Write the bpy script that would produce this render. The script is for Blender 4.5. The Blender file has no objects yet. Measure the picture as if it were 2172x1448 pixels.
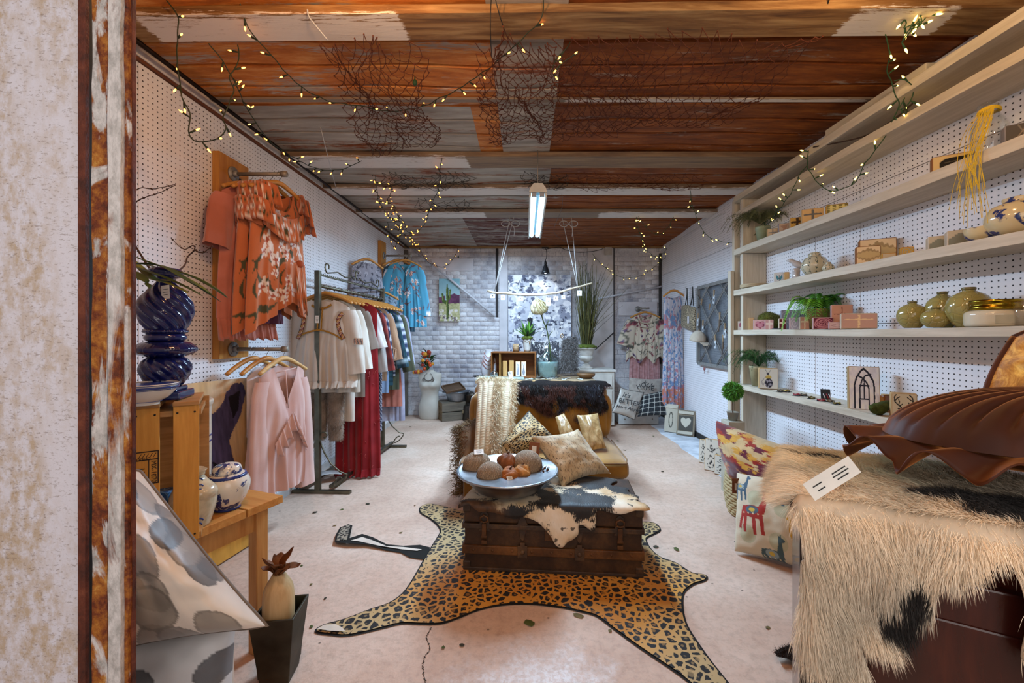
import bpy, bmesh, math, random
import numpy as np
from mathutils import Vector as V, Matrix, Euler
from mathutils import noise as mnoise
from mathutils.geometry import delaunay_2d_cdt
R = math.radians; PI = math.pi
rnd = random.Random(7)
SC = bpy.context.scene; COL = SC.collection
# ---------------------------------------------------------------- camera, world, lights, exposure
F = 873.0; H = 1.19; CX = 1115.0; CY = 707.0
XL, XR, YB = -1.76, 1.97, 6.0
cd = bpy.data.cameras.new('camera'); cam = bpy.data.objects.new('camera', cd); COL.objects.link(cam)
cam.location = (0, 0, H); cam.rotation_euler = (R(90), 0, 0)
cd.sensor_width = 36; cd.lens = 36*F/2172; cd.clip_start = 0.02
cd.shift_x = -(CX-1086)/2172; cd.shift_y = -(724-CY)/2172
SC.camera = cam
w = bpy.data.worlds.new('world'); SC.world = w; w.use_nodes = True
w.node_tree.nodes['Background'].inputs[0].default_value = (.93, .95, 1, 1)
w.node_tree.nodes['Background'].inputs[1].default_value = .55
def light(name, kind, loc, energy, color, rot=(0, 0, 0), **k):
    l = bpy.data.lights.new(name, kind); l.energy = energy; l.color = color
    for a, b in k.items(): setattr(l, a, b)
    o = bpy.data.objects.new(name, l); o.location = loc; o.rotation_euler = rot; COL.objects.link(o); return o
light('doorway_fill', 'AREA', (.35, -.7, 1.75), 17, (1, .90, .82), (R(84), 0, 0), size=2.4, shape='RECTANGLE', size_y=1.6)  # fill light added outside the doorway, behind the camera
light('warm_lamp_right', 'POINT', (1.15, 1.25, 2.38), 9, (1, .62, .26), shadow_soft_size=.05)
light('warm_lamp_left', 'POINT', (-.55, 1.15, 2.36), 19, (1, .55, .24), shadow_soft_size=.05)
light('warm_lamp_front', 'POINT', (.35, .75, 2.2), 9, (1, .74, .5), shadow_soft_size=.06)
light('tube_light_glow', 'AREA', (.085, 3.45, 2.11), 88, (.50, .74, 1), (0, 0, 0), size=.12, shape='RECTANGLE', size_y=1.15)
light('rear_area_light', 'AREA', (-.3, 4.95, 2.34), 28, (.56, .78, 1), (0, 0, 0), size=.3, shape='RECTANGLE', size_y=.9)  # unseen cool area light over the rear, no fixture modelled
SC.view_settings.view_transform = 'Standard'; SC.view_settings.look = 'None'
SC.view_settings.gamma = 1; SC.view_settings.use_curve_mapping = False
SC.view_settings.exposure = 0.30
SC.cycles.use_denoising = True; SC.cycles.max_bounces = 8; SC.cycles.diffuse_bounces = 5
SC.cycles.glossy_bounces = 4; SC.cycles.transmission_bounces = 6; SC.cycles.transparent_max_bounces = 16
SC.cycles.sample_clamp_indirect = 4; SC.cycles.caustics_reflective = False; SC.cycles.caustics_refractive = False
# ---------------------------------------------------------------- pixel of the photograph -> point in the room
def P(px, py, Y): return V(((px-CX)/F*Y, Y, H+(CY-py)/F*Y))
def G(px, py, z=0.0): return P(px, py, (H-z)*F/(py-CY))
def S(px, py, X): return P(px, py, X*F/(px-CX))
def lerp(a, b, t): return a+(b-a)*t
def smooth(a, b, x):
    t = np.clip((x-a)/(b-a), 0, 1); return t*t*(3-2*t)
def spline(pts, n):
    """Catmull-Rom through pts, n samples per segment"""
    p = [V(q) if len(q) == 3 else V((q[0], q[1], 0)) for q in pts]; out = []
    for i in range(len(p)-1):
        a = p[max(i-1, 0)]; b = p[i]; c = p[i+1]; d = p[min(i+2, len(p)-1)]
        for k in range(n):
            t = k/n
            out.append(.5*((2*b)+(c-a)*t+(2*a-5*b+4*c-d)*t*t+(3*b-a-3*c+d)*t**3))
    out.append(p[-1].copy()); return out
def closed_spline(pts, n):
    p = [V((q[0], q[1], 0)) for q in pts]; out = []; m = len(p)
    for i in range(m):
        a = p[i-1]; b = p[i]; c = p[(i+1) % m]; d = p[(i+2) % m]
        for k in range(n):
            t = k/n
            q = .5*((2*b)+(c-a)*t+(2*a-5*b+4*c-d)*t*t+(3*b-a-3*c+d)*t**3); out.append((q.x, q.y))
    return out
# ---------------------------------------------------------------- mesh collector
class MB:
    def __init__(s): s.v = []; s.f = []; s.m = []; s.uv = {}; s.sm = []; s.col = None
    def add(s, vs, fs, mi=0, smooth=False):
        o = len(s.v); s.v += [tuple(a) for a in vs]
        for f in fs: s.f.append(tuple(i+o for i in f)); s.m.append(mi); s.sm.append(smooth)
        return s
    def box(s, c, d, rz=0, mi=0, M=None):
        x, y, z = d[0]/2, d[1]/2, d[2]/2
        vs = [V((a, b, e)) for e in (-z, z) for a, b in ((-x, -y), (x, -y), (x, y), (-x, y))]
        m = Matrix.Translation(c) @ Matrix.Rotation(rz, 4, 'Z')
        if M is not None: m = m @ M
        return s.add([m @ q for q in vs], [(3, 2, 1, 0), (4, 5, 6, 7), (0, 1, 5, 4), (1, 2, 6, 5), (2, 3, 7, 6), (3, 0, 4, 7)], mi)
    def tube(s, pts, r, n=8, mi=0, cap=True, flat=1.0):
        pts = [V(p) for p in pts]; k = len(pts); rr = r if hasattr(r, '__len__') else [r]*k
        vs = []; up = None
        for i, p in enumerate(pts):
            t = (pts[min(i+1, k-1)]-pts[max(i-1, 0)])
            t = t.normalized() if t.length > 1e-9 else V((0, 0, 1))
            if up is None: up = V((0, 0, 1)) if abs(t.z) < .9 else V((1, 0, 0))
            a = t.cross(up)
            if a.length < 1e-6: a = t.orthogonal()
            a.normalize(); b = t.cross(a).normalized(); up = -b if b.dot(up) < 0 else b
            for j in range(n):
                th = 2*PI*j/n; vs.append(p+a*math.cos(th)*rr[i]+up*math.sin(th)*rr[i]*flat)
        fs = [(i*n+j, i*n+(j+1) % n, (i+1)*n+(j+1) % n, (i+1)*n+j) for i in range(k-1) for j in range(n)]
        if cap: fs += [tuple(range(n))[::-1], tuple(range((k-1)*n, k*n))]
        return s.add(vs, fs, mi, True)
    def cyl(s, a, b, r, r2=None, n=16, mi=0, cap=True): return s.tube([a, b], [r, r if r2 is None else r2], n, mi, cap)
    def lathe(s, prof, n=32, c=(0, 0, 0), mi=0, fn=None, M=None, sx=1, sy=1):
        vs = []
        for i, (r, z) in enumerate(prof):
            for j in range(n):
                th = 2*PI*j/n; q = r if fn is None else fn(r, z, th)
                p = V((q*math.cos(th)*sx, q*math.sin(th)*sy, z))
                if M is not None: p = M @ p
                vs.append(p+V(c))
        k = len(prof)
        fs = [(i*n+j, i*n+(j+1) % n, (i+1)*n+(j+1) % n, (i+1)*n+j) for i in range(k-1) for j in range(n)]
        if prof[0][0] > 1e-5: fs.append(tuple(range(n))[::-1])
        if prof[-1][0] > 1e-5: fs.append(tuple(range((k-1)*n, k*n)))
        return s.add(vs, fs, mi, True)
    def grid(s, fn, nu, nv, mi=0, closed=False, uvs=True, sm=True):
        o = len(s.v); cu = nu if closed else nu+1
        for j in range(nv+1):
            for i in range(cu):
                u, v = i/nu, j/nv; s.v.append(tuple(fn(u, v)))
                if uvs: s.uv[len(s.v)-1] = (u, v)
        for j in range(nv):
            for i in range(nu):
                a = o+j*cu+i; b = o+j*cu+(i+1) % cu
                s.f.append((a, b, b+cu, a+cu)); s.m.append(mi); s.sm.append(sm)
        return s
    def prism(s, out, t, M=None, mi=0, c=(0, 0, 0)):
        """outline in XZ, thickness along Y (0..t)"""
        n = len(out); M = M or Matrix.Identity(4)
        vs = [M @ V((x, 0, z))+V(c) for x, z in out]+[M @ V((x, t, z))+V(c) for x, z in out]
        return s.add(vs, [tuple(range(n)), tuple(range(n, 2*n))[::-1]]+[((i+1) % n, i, i+n, (i+1) % n+n) for i in range(n)], mi)
    def ball(s, c, r, n=14, m=10, mi=0, sc=(1, 1, 1)):
        prof = [(max(1e-6, math.sin(PI*i/m)*r), -math.cos(PI*i/m)*r*sc[2]) for i in range(m+1)]
        return s.lathe(prof, n, c, mi, sx=sc[0], sy=sc[1])
    def mesh(s, name, mats):
        me = bpy.data.meshes.new(name); me.from_pydata(s.v, [], s.f)
        for m in (mats if isinstance(mats, (list, tuple)) else [mats]): me.materials.append(m)
        me.polygons.foreach_set('material_index', s.m); me.polygons.foreach_set('use_smooth', s.sm)
        if s.uv:
            ul = me.uv_layers.new(name='uv'); li = np.zeros(len(me.loops), 'i'); me.loops.foreach_get('vertex_index', li)
            tab = np.zeros((len(s.v), 2), 'f')
            ks = np.fromiter(s.uv.keys(), int); tab[ks] = np.array(list(s.uv.values()))
            ul.data.foreach_set('uv', tab[li].ravel())
        if s.col is not None: setcol(me, s.col)
        me.update(); return me
def setcol(me, cols, name='Col'):
    ca = me.color_attributes.new(name=name, type='FLOAT_COLOR', domain='POINT')
    a = np.ones((len(me.vertices), 4), 'f'); a[:, :3] = np.asarray(cols)[:, :3]; ca.data.foreach_set('color', a.ravel())
def obj(name, mb, mats, parent=None, loc=None, rot=None, bev=0, sub=0, solid=0):
    me = mb.mesh(name, mats) if isinstance(mb, MB) else mb
    o = bpy.data.objects.new(name, me); COL.objects.link(o)
    if parent is not None: o.parent = parent
    if loc is not None: o.location = loc
    if rot is not None: o.rotation_euler = rot
    if solid:
        m = o.modifiers.new('s', 'SOLIDIFY'); m.thickness = solid; m.offset = 0
    if bev:
        m = o.modifiers.new('b', 'BEVEL'); m.width = bev; m.segments = 2; m.limit_method = 'ANGLE'; m.angle_limit = R(40)
    if sub:
        m = o.modifiers.new('u', 'SUBSURF'); m.levels = sub; m.render_levels = sub
    return o
def tag(o, label, cat, group=None, kind=None):
    o['label'] = label; o['category'] = cat
    if group: o['group'] = group
    if kind: o['kind'] = kind
    return o
def thing(name, label, cat, loc=(0, 0, 0), rz=0, group=None, rot=None):
    o = bpy.data.objects.new(name, None); COL.objects.link(o); o.empty_display_size = .05
    o.location = loc; o.rotation_euler = rot if rot is not None else (0, 0, rz); return tag(o, label, cat, group)
def solo(name, mb, mats, label, cat, loc=None, rot=None, group=None, **k): return tag(obj(name, mb, mats, None, loc, rot, **k), label, cat, group)
def struct(name, mb=None, mats=None, **k):
    if mb is None:
        o = bpy.data.objects.new(name, None); COL.objects.link(o)
    else: o = obj(name, mb, mats, **k)
    o['kind'] = 'structure'; return o
def dup(root, loc=None, rot=None, label=None, group=None):
    def cp(o, par):
        c = o.copy(); COL.objects.link(c); c.parent = par
        for ch in [q for q in KIDS.get(o.name, [])]: cp(ch, c)
        return c
    KIDS = {}
    for q in COL.objects:
        if q.parent: KIDS.setdefault(q.parent.name, []).append(q)
    r = cp(root, None)
    if loc is not None: r.location = loc
    if rot is not None: r.rotation_euler = rot
    if label: r['label'] = label
    if group: r['group'] = group
    return r
# ---------------------------------------------------------------- materials
def C(h):
    """sRGB hex or 0-255 triple -> linear"""
    if isinstance(h, str): h = [int(h[i:i+2], 16) for i in (0, 2, 4)]
    return tuple((c/255/12.92 if c <= 10 else ((c/255+.055)/1.055)**2.4) for c in h)
class NT:
    def __init__(s, name):
        s.mat = bpy.data.materials.new(name); s.mat.use_nodes = True; s.t = s.mat.node_tree
        s.b = s.t.nodes['Principled BSDF']; s.out = s.t.nodes['Material Output']
    def n(s, typ, **k):
        o = s.t.nodes.new('ShaderNode'+typ)
        for a, b in k.items(): setattr(o, a, b)
        return o
    def l(s, a, b): s.t.links.new(a, b)
    def set(s, sock, val):
        if hasattr(val, 'is_output') or hasattr(val, 'links'): s.l(val, sock)
        elif isinstance(val, (tuple, list)) and sock.type == 'RGBA': sock.default_value = (*val[:3], 1)
        else: sock.default_value = val
    def math(s, op, a, b=None, c=None):
        o = s.n('Math', operation=op)
        for i, x in enumerate((a, b, c)):
            if x is not None: s.set(o.inputs[i], x)
        return o.outputs[0]
    def coord(s, kind='Object', scale=(1, 1, 1), rot=(0, 0, 0)):
        tc = s.n('TexCoord'); mp = s.n('Mapping'); s.l(tc.outputs[kind], mp.inputs[0])
        mp.inputs['Scale'].default_value = scale; mp.inputs['Rotation'].default_value = rot; return mp.outputs[0]
    def noise(s, vec, scale=5, detail=3, rough=.5, dist=0, out='Fac'):
        o = s.n('TexNoise'); s.l(vec, o.inputs['Vector']); o.inputs['Scale'].default_value = scale
        o.inputs['Detail'].default_value = detail; o.inputs['Roughness'].default_value = rough; o.inputs['Distortion'].default_value = dist
        return o.outputs[out]
    def voro(s, vec, scale=5, feature='F1', out='Distance', rand=1):
        o = s.n('TexVoronoi', feature=feature); s.l(vec, o.inputs['Vector']); o.inputs['Scale'].default_value = scale
        o.inputs['Randomness'].default_value = rand; return o.outputs[out]
    def ramp(s, fac, stops, interp='LINEAR'):
        o = s.n('ValToRGB'); s.set(o.inputs[0], fac); cr = o.color_ramp; cr.interpolation = interp
        while len(cr.elements) < len(stops): cr.elements.new(.5)
        for e, (p, c) in zip(cr.elements, stops):
            e.position = p; e.color = (c, c, c, 1) if isinstance(c, (int, float)) else (*c[:3], 1)
        return o.outputs[0]
    def mix(s, fac, a, b, mode='MIX'):
        o = s.n('MixRGB', blend_type=mode); s.set(o.inputs[0], fac); s.set(o.inputs[1], a); s.set(o.inputs[2], b); return o.outputs[0]
    def sep(s, vec):
        o = s.n('SeparateXYZ'); s.l(vec, o.inputs[0]); return o.outputs
    def bump(s, h, strength=.3, dist=.01):
        o = s.n('Bump'); s.set(o.inputs['Height'], h); o.inputs['Strength'].default_value = strength
        o.inputs['Distance'].default_value = dist; s.l(o.outputs[0], s.b.inputs['Normal']); return s
    def fin(s, color=None, rough=.6, metal=0, spec=.4, sheen=0, trans=0, ior=1.45, coat=0, emis=None, estr=0, alpha=None, sss=0):
        b = s.b
        if color is not None: s.set(b.inputs['Base Color'], color)
        s.set(b.inputs['Roughness'], rough); s.set(b.inputs['Metallic'], metal); b.inputs['Specular IOR Level'].default_value = spec
        b.inputs['Sheen Weight'].default_value = sheen; b.inputs['Transmission Weight'].default_value = trans; b.inputs['IOR'].default_value = ior
        b.inputs['Coat Weight'].default_value = coat
        if emis is not None: s.set(b.inputs['Emission Color'], emis); b.inputs['Emission Strength'].default_value = estr
        if alpha is not None: s.set(b.inputs['Alpha'], alpha)
        return s.mat
MC = {}
def plain(c, rough=.6, metal=0, spec=.4, var=.12, scale=12, bump=.08, **k):
    """a colour with slight procedural mottling and relief"""
    key = ('p', str(c), rough, metal, var, scale, bump, str(k))
    if key in MC: return MC[key]
    n = NT('surface'); co = n.coord(); f = n.noise(co, scale, 4); c = C(c)
    col = n.mix(n.ramp(f, [(.3, 0.), (.7, 1.)]), tuple(x*(1-var) for x in c), tuple(min(1, x*(1+var)) for x in c))
    if bump: n.bump(n.noise(co, scale*6, 3), bump, .004)
    MC[key] = n.fin(col, rough, metal, spec, **k); return MC[key]
def wood(c1, c2, axis='X', scale=1, rough=.6, bump=.25, knots=False):
    key = ('w', str(c1), str(c2), axis, scale, rough)
    if key in MC: return MC[key]
    n = NT('wood'); sc = {'X': (1.2, 14, 14), 'Y': (14, 1.2, 14), 'Z': (14, 14, 1.2)}[axis]
    co = n.coord(scale=tuple(a*scale for a in sc)); f = n.noise(co, 2.2, 6, .6, .6); g = n.noise(co, 9, 3)
    f2 = n.math('ADD', n.math('MULTIPLY', f, .75), n.math('MULTIPLY', g, .25))
    col = n.ramp(f2, [(.3, C(c1)), (.5, tuple((a+b)/2 for a, b in zip(C(c1), C(c2)))), (.68, C(c2))])
    n.bump(f2, bump, .004); MC[key] = n.fin(col, rough); return MC[key]
def cloth(c, c2=None, scale=6, sheen=.3, rough=.85, weave=260):
    key = ('c', str(c), str(c2), scale, sheen)
    if key in MC: return MC[key]
    n = NT('fabric'); co = n.coord(); f = n.noise(co, scale, 3); a = C(c); b = C(c2) if c2 else tuple(x*.85 for x in a)
    col = n.mix(n.ramp(f, [(.4, 0.), (.6, 1.)]), a, b); n.bump(n.noise(co, weave, 1), .15, .002)
    MC[key] = n.fin(col, rough, sheen=sheen, spec=.2); return MC[key]
def colmat(rough=.7, sheen=0, spec=.3, mix=None, bumpscale=60, bump=.15):
    key = ('v', rough, sheen, spec, bumpscale, bump)
    if key in MC: return MC[key]
    n = NT('painted_surface'); a = n.n('VertexColor'); a.layer_name = 'Col'
    if bump: n.bump(n.noise(n.coord(), bumpscale, 3), bump, .003)
    MC[key] = n.fin(a.outputs[0], rough, sheen=sheen, spec=spec); return MC[key]
def metal(c, rough=.35, var=.25, scale=20, bump=.1): return plain(c, rough, 1, .5, var, scale, bump)
def glass(c=(1, 1, 1), rough=.02, ior=1.45):
    key = ('g', str(c), rough)
    if key not in MC:       # thin-walled glass: tinted see-through body with a fresnel gloss
        n = NT('glass'); tr = n.n('BsdfTransparent'); tr.inputs[0].default_value = (*c, 1); gl = n.n('BsdfGlossy'); gl.inputs['Roughness'].default_value = rough+.02
        lw = n.n('LayerWeight'); lw.inputs[0].default_value = .25; mx = n.n('MixShader'); n.l(n.math('ADD', .04, n.math('MULTIPLY', lw.outputs['Facing'], .55)), mx.inputs[0]); n.l(tr.outputs[0], mx.inputs[1]); n.l(gl.outputs[0], mx.inputs[2]); n.l(mx.outputs[0], n.out.inputs[0]); MC[key] = n.mat
    return MC[key]
def emit(c, s):
    key = ('e', str(c), s)
    if key not in MC:
        n = NT('glow'); MC[key] = n.fin(C(c), .5, emis=C(c), estr=s)
    return MC[key]
# ---------------------------------------------------------------- vector drawing rasterised on dense grids
def inpoly(x, y, poly):
    r = np.zeros(x.shape, bool); n = len(poly)
    for i in range(n):
        x1, y1 = poly[i-1]; x2, y2 = poly[i]
        if y1 == y2: continue
        c = ((y1 > y) != (y2 > y)) & (x < (x2-x1)*(y-y1)/(y2-y1)+x1); r ^= c
    return r
def segdist(x, y, pts):
    d = np.full(x.shape, 9.)
    for (x1, y1), (x2, y2) in zip(pts[:-1], pts[1:]):
        dx, dy = x2-x1, y2-y1; L = dx*dx+dy*dy+1e-12
        t = np.clip(((x-x1)*dx+(y-y1)*dy)/L, 0, 1); d = np.minimum(d, np.hypot(x-x1-t*dx, y-y1-t*dy))
    return d
def vnoise(x, y, s=1., seed=0, z=0.):
    """smooth value noise, vectorised, 0..1"""
    x = np.asarray(x)*s+seed*17.3; y = np.asarray(y)*s+seed*7.7; xi = np.floor(x); yi = np.floor(y); fx = x-xi; fy = y-yi
    fx = fx*fx*(3-2*fx); fy = fy*fy*(3-2*fy)
    def h(a, b): q = np.sin(a*127.1+b*311.7+seed*74.7)*43758.5453; return q-np.floor(q)
    return (h(xi, yi)*(1-fx)+h(xi+1, yi)*fx)*(1-fy)+(h(xi, yi+1)*(1-fx)+h(xi+1, yi+1)*fx)*fy
def fbm(x, y, s=1., seed=0, o=4):
    a = 0; t = 0
    for i in range(o): a = a+vnoise(x, y, s*2**i, seed+i)*.5**i; t += .5**i
    return a/t
def draw(x, y, base, shapes):
    """shapes: ('p',col,pts) ('s',col,width,pts) ('e',col,cx,cy,rx,ry[,rot])"""
    c = np.empty(x.shape+(3,)); c[...] = C(base) if not callable(base) else base(x, y)
    for sh in shapes:
        if sh[0] == 'p': m = inpoly(x, y, sh[2])
        elif sh[0] == 's': m = segdist(x, y, sh[3]) < sh[2]/2
        else:
            a = sh[6] if len(sh) > 6 else 0; dx, dy = x-sh[2], y-sh[3]
            m = ((dx*math.cos(a)+dy*math.sin(a))/sh[4])**2+((-dx*math.sin(a)+dy*math.cos(a))/sh[5])**2 < 1
        c[m] = C(sh[1])
    return c
def picture(name, fn, nu, nv, drawfn, parent, mat=None, solid=0, **k):
    """grid surface fn(u,v) whose vertices are coloured by drawfn(u_array, v_array)"""
    mb = MB(); mb.grid(fn, nu, nv); u, v = np.meshgrid(np.arange(nu+1)/nu, np.arange(nv+1)/nv)
    mb.col = drawfn(u.ravel(), v.ravel()); return obj(name, mb, mat or colmat(), parent, solid=solid, **k)
# ---------------------------------------------------------------- sheets with an outline (hides, leaves, canvas)
def sheet_mesh(out, step, mapfn, jitter=.3, seed=1, keepuv=True):
    rr = random.Random(seed); xs = [p[0] for p in out]; ys = [p[1] for p in out]; n = len(out)
    pts = [V((p[0], p[1])) for p in out]; ed = [(i, (i+1) % n) for i in range(n)]
    gx, gy = np.meshgrid(np.arange(min(xs), max(xs), step), np.arange(min(ys), max(ys), step*.87))
    gx[1::2] += step/2; gx = gx.ravel(); gy = gy.ravel(); m = inpoly(gx, gy, out)
    m &= segdist(gx, gy, list(out)+[out[0]]) > step*.45
    for a, b in zip(gx[m], gy[m]): pts.append(V((a+rr.uniform(-jitter, jitter)*step*.3, b+rr.uniform(-jitter, jitter)*step*.3)))
    v, e, f, *_ = delaunay_2d_cdt(pts, ed, [], 1, 1e-5)
    mb = MB(); mb.v = [tuple(mapfn(p.x, p.y)) for p in v]; mb.uv = {i: (p.x, p.y) for i, p in enumerate(v)}
    for q in f:
        a, b, c = [v[i] for i in q[:3]]
        if (b-a).cross(c-a) < 0: q = tuple(q)[::-1]
        mb.f.append(tuple(q)); mb.m.append(0); mb.sm.append(True)
    return mb, v
def offset_outline(out, d):
    n = len(out); r = []
    A = sum(out[i-1][0]*out[i][1]-out[i][0]*out[i-1][1] for i in range(n)); s = 1 if A > 0 else -1
    for i in range(n):
        a = V(out[i-1]); b = V(out[(i+1) % n]); t = (b-a).normalized(); r.append((out[i][0]+t.y*d*s, out[i][1]-t.x*d*s))
    return r
def fur(name, pts, nrm, length, width, cols, parent, flow=(0, 0, -1), lie=.6, curl=.25, seed=3, rough=.7, mat=None, gravity=.3):
    """blades: one tapered two-segment strand per root point; colours per strand"""
    g = np.random.RandomState(seed); pts = np.asarray(pts, float); nrm = np.asarray(nrm, float); n = len(pts)
    fl = np.asarray(flow, float); fl = fl if fl.ndim == 2 else np.tile(fl, (n, 1))
    d = nrm*(1-lie)+fl*lie+g.normal(0, curl, (n, 3)); d /= np.linalg.norm(d, axis=1)[:, None]+1e-9
    L = (length*g.uniform(.6, 1.25, n))[:, None]; sd = np.cross(d, g.normal(0, 1, (n, 3))); sd /= np.linalg.norm(sd, axis=1)[:, None]+1e-9
    d2 = d+np.array([0, 0, -gravity])+fl*.2+g.normal(0, curl*.6, (n, 3)); d2 /= np.linalg.norm(d2, axis=1)[:, None]
    W = width/2; a = pts-sd*W; b = pts+sd*W; m = pts+d*L*.5; c = m-sd*W*.8; e = m+sd*W*.8; t = m+d2*L*.5
    vs = np.stack([a, b, c, e, t], 1).reshape(-1, 3); k = np.arange(n)*5
    me = bpy.data.meshes.new(name); me.vertices.add(n*5); me.vertices.foreach_set('co', vs.ravel())
    q = np.stack([k, k+1, k+3, k, k+3, k+2, k+2, k+3, k+4], 1).ravel()
    me.loops.add(len(q)); me.loops.foreach_set('vertex_index', q.astype('i')); me.polygons.add(n*3)
    me.polygons.foreach_set('loop_start', np.arange(n*3)*3); me.polygons.foreach_set('loop_total', np.full(n*3, 3))
    me.polygons.foreach_set('use_smooth', np.ones(n*3, bool))
    cc = np.asarray(cols, float); cc = cc if cc.ndim == 2 else np.tile(cc, (n, 1)); cc = cc*g.uniform(.85, 1.12, (n, 1))
    setcol(me, np.repeat(cc, 5, 0)); me.update(calc_edges=True); me.validate(); me.materials.append(mat or colmat(rough, .1, .25, bump=0))
    return obj(name, me, None, parent)
def scatter_on(me, n, seed=5):
    """n random points on a mesh -> points, normals, face index"""
    me.calc_loop_triangles(); T = np.zeros(len(me.loop_triangles)*3, 'i'); me.loop_triangles.foreach_get('vertices', T); T = T.reshape(-1, 3)
    co = np.zeros(len(me.vertices)*3); me.vertices.foreach_get('co', co); co = co.reshape(-1, 3)
    A, B, D = co[T[:, 0]], co[T[:, 1]], co[T[:, 2]]; N = np.cross(B-A, D-A); ar = np.linalg.norm(N, axis=1)
    g = np.random.RandomState(seed); i = g.choice(len(T), n, p=ar/ar.sum()); u = g.rand(n, 1); v = g.rand(n, 1); s = (u+v) > 1; u = np.where(s, 1-u, u); v = np.where(s, 1-v, v)
    return A[i]+(B[i]-A[i])*u+(D[i]-A[i])*v, N[i]/(ar[i][:, None]+1e-12), (T[i], 1-u-v, u, v)
def interp(tab, bc): T, a, b, c = bc; return tab[T[:, 0]]*a+tab[T[:, 1]]*b+tab[T[:, 2]]*c
def text(body, size, mat, parent, loc, rot=(R(90), 0, 0), name='lettering', ext=.0006, font=None, shear=0, align='CENTER', sx=1):
    cu = bpy.data.curves.new(name, 'FONT'); cu.body = body; cu.size = size; cu.extrude = ext; cu.align_x = align; cu.align_y = 'CENTER'; cu.shear = shear
    o = bpy.data.objects.new(name+'_tmp', cu); COL.objects.link(o); me = bpy.data.meshes.new_from_object(o.evaluated_get(bpy.context.evaluated_depsgraph_get()))
    bpy.data.objects.remove(o); me.materials.clear(); me.materials.append(mat)
    q = obj(name, me, None, parent, loc, rot); q.scale = (sx, 1, 1); return q
# ---------------------------------------------------------------- floor
def floor_mat():
    n = NT('painted_concrete'); co = n.coord(); x, y, z = n.sep(co)
    base = n.ramp(n.noise(co, 1.6, 6, .6), [(.3, C('b89884')), (.5, C('caac98')), (.72, C('dcc4b2'))])
    fine = n.noise(co, 34, 5, .7); base = n.mix(n.ramp(fine, [(.3, .35), (.55, 0.)]), base, C('80695a'))
    edge = n.math('ADD', x, n.math('MULTIPLY', n.math('SUBTRACT', n.noise(co, 3, 4), .5), .1))
    white = n.math('GREATER_THAN', edge, 1.62)
    wcol = n.ramp(n.noise(co, 7, 5, .6), [(.35, C('b2b6bd')), (.6, C('d6dae0'))]); base = n.mix(white, base, wcol)
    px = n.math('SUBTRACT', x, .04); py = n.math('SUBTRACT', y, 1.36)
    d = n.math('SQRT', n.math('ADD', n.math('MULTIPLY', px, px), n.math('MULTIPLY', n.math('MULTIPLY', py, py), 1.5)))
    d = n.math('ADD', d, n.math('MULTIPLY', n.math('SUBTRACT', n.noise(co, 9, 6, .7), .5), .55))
    floor_glare = n.ramp(d, [(.13, .75), (.33, 0.)]); sp = n.ramp(n.noise(co, 46, 4, .7), [(.44, 0.), (.56, 1.)])  # reflection on the floor painted as a whitened patch, also made glossier
    base = n.mix(n.math('MULTIPLY', floor_glare, n.math('ADD', .35, n.math('MULTIPLY', sp, .65))), base, C('dcd6d4'))
    spots = n.ramp(n.voro(co, 9), [(.035, 1.), (.06, 0.)]); msk = n.ramp(n.noise(co, 2.3, 2), [(.45, 0.), (.55, 1.)])
    base = n.mix(n.math('MULTIPLY', n.math('MULTIPLY', spots, msk), .75), base, C('4a3f35'))
    h = n.math('ADD', n.noise(co, 22, 6, .7), n.math('MULTIPLY', n.noise(co, 90, 3), .4)); n.bump(h, .45, .006)
    rough = n.math('SUBTRACT', .62, n.math('MULTIPLY', floor_glare, .3))
    return n.fin(base, rough, spec=.35)
mb = MB(); mb.grid(lambda u, v: (lerp(-2.6, 2.6, u), lerp(-1.2, 6.2, v), 0), 12, 20)
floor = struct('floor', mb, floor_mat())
# crack in the slab, a thin dark groove line
cr = spline([G(915, 1330, .001), G(905, 1352, .001), G(912, 1375, .001), G(900, 1395, .001), G(897, 1420, .001), G(902, 1450, .001), G(895, 1500, .001)], 6)
mb = MB()
for i in range(len(cr)-1):
    a, b = cr[i], cr[i+1]; wd = .0012+.0022*mnoise.random() if False else .0018+.001*math.sin(i*2.3)
    j = .003*math.sin(i*5.1); mb.add([a+V((-wd+j, 0, .0004)), a+V((wd+j, 0, .0004)), b+V((wd-j, 0, .0004)), b+V((-wd-j, 0, .0004))], [(0, 1, 2, 3)])
obj('crack', mb, plain('3a2f28', .9), floor)
# ---------------------------------------------------------------- pegboard walls
def peg_mat():
    n = NT('pegboard'); co = n.coord(); x, y, z = n.sep(co)
    def g(a): return n.math('SUBTRACT', n.math('FRACT', n.math('DIVIDE', a, .0254)), .5)
    a, b = g(y), g(z); d = n.math('SQRT', n.math('ADD', n.math('MULTIPLY', a, a), n.math('MULTIPLY', b, b)))
    hole = n.ramp(d, [(.115, 1.), (.15, 0.)])
    base = n.ramp(n.noise(co, 1.2, 4, .6), [(.35, C('d6d5d9')), (.65, C('e8e6ea'))])
    base = n.mix(n.math('MULTIPLY', n.ramp(n.noise(co, 70, 3, .7), [(.66, 0.), (.74, 1.)]), .25), base, C('8d857f'))
    n.bump(n.math('MULTIPLY', hole, -1), .6, .004)
    return n.fin(n.mix(hole, base, C('241c1a')), .5, spec=.35)
PEG = peg_mat(); WHITE = plain('cfcac6', .6, var=.1, scale=8); STEEL = plain('857c70', .5, .35); BLACK = plain('151414', .5)
GREY_WOOD = wood('a89a86', 'c9bfae', 'Y', rough=.65)
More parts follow.
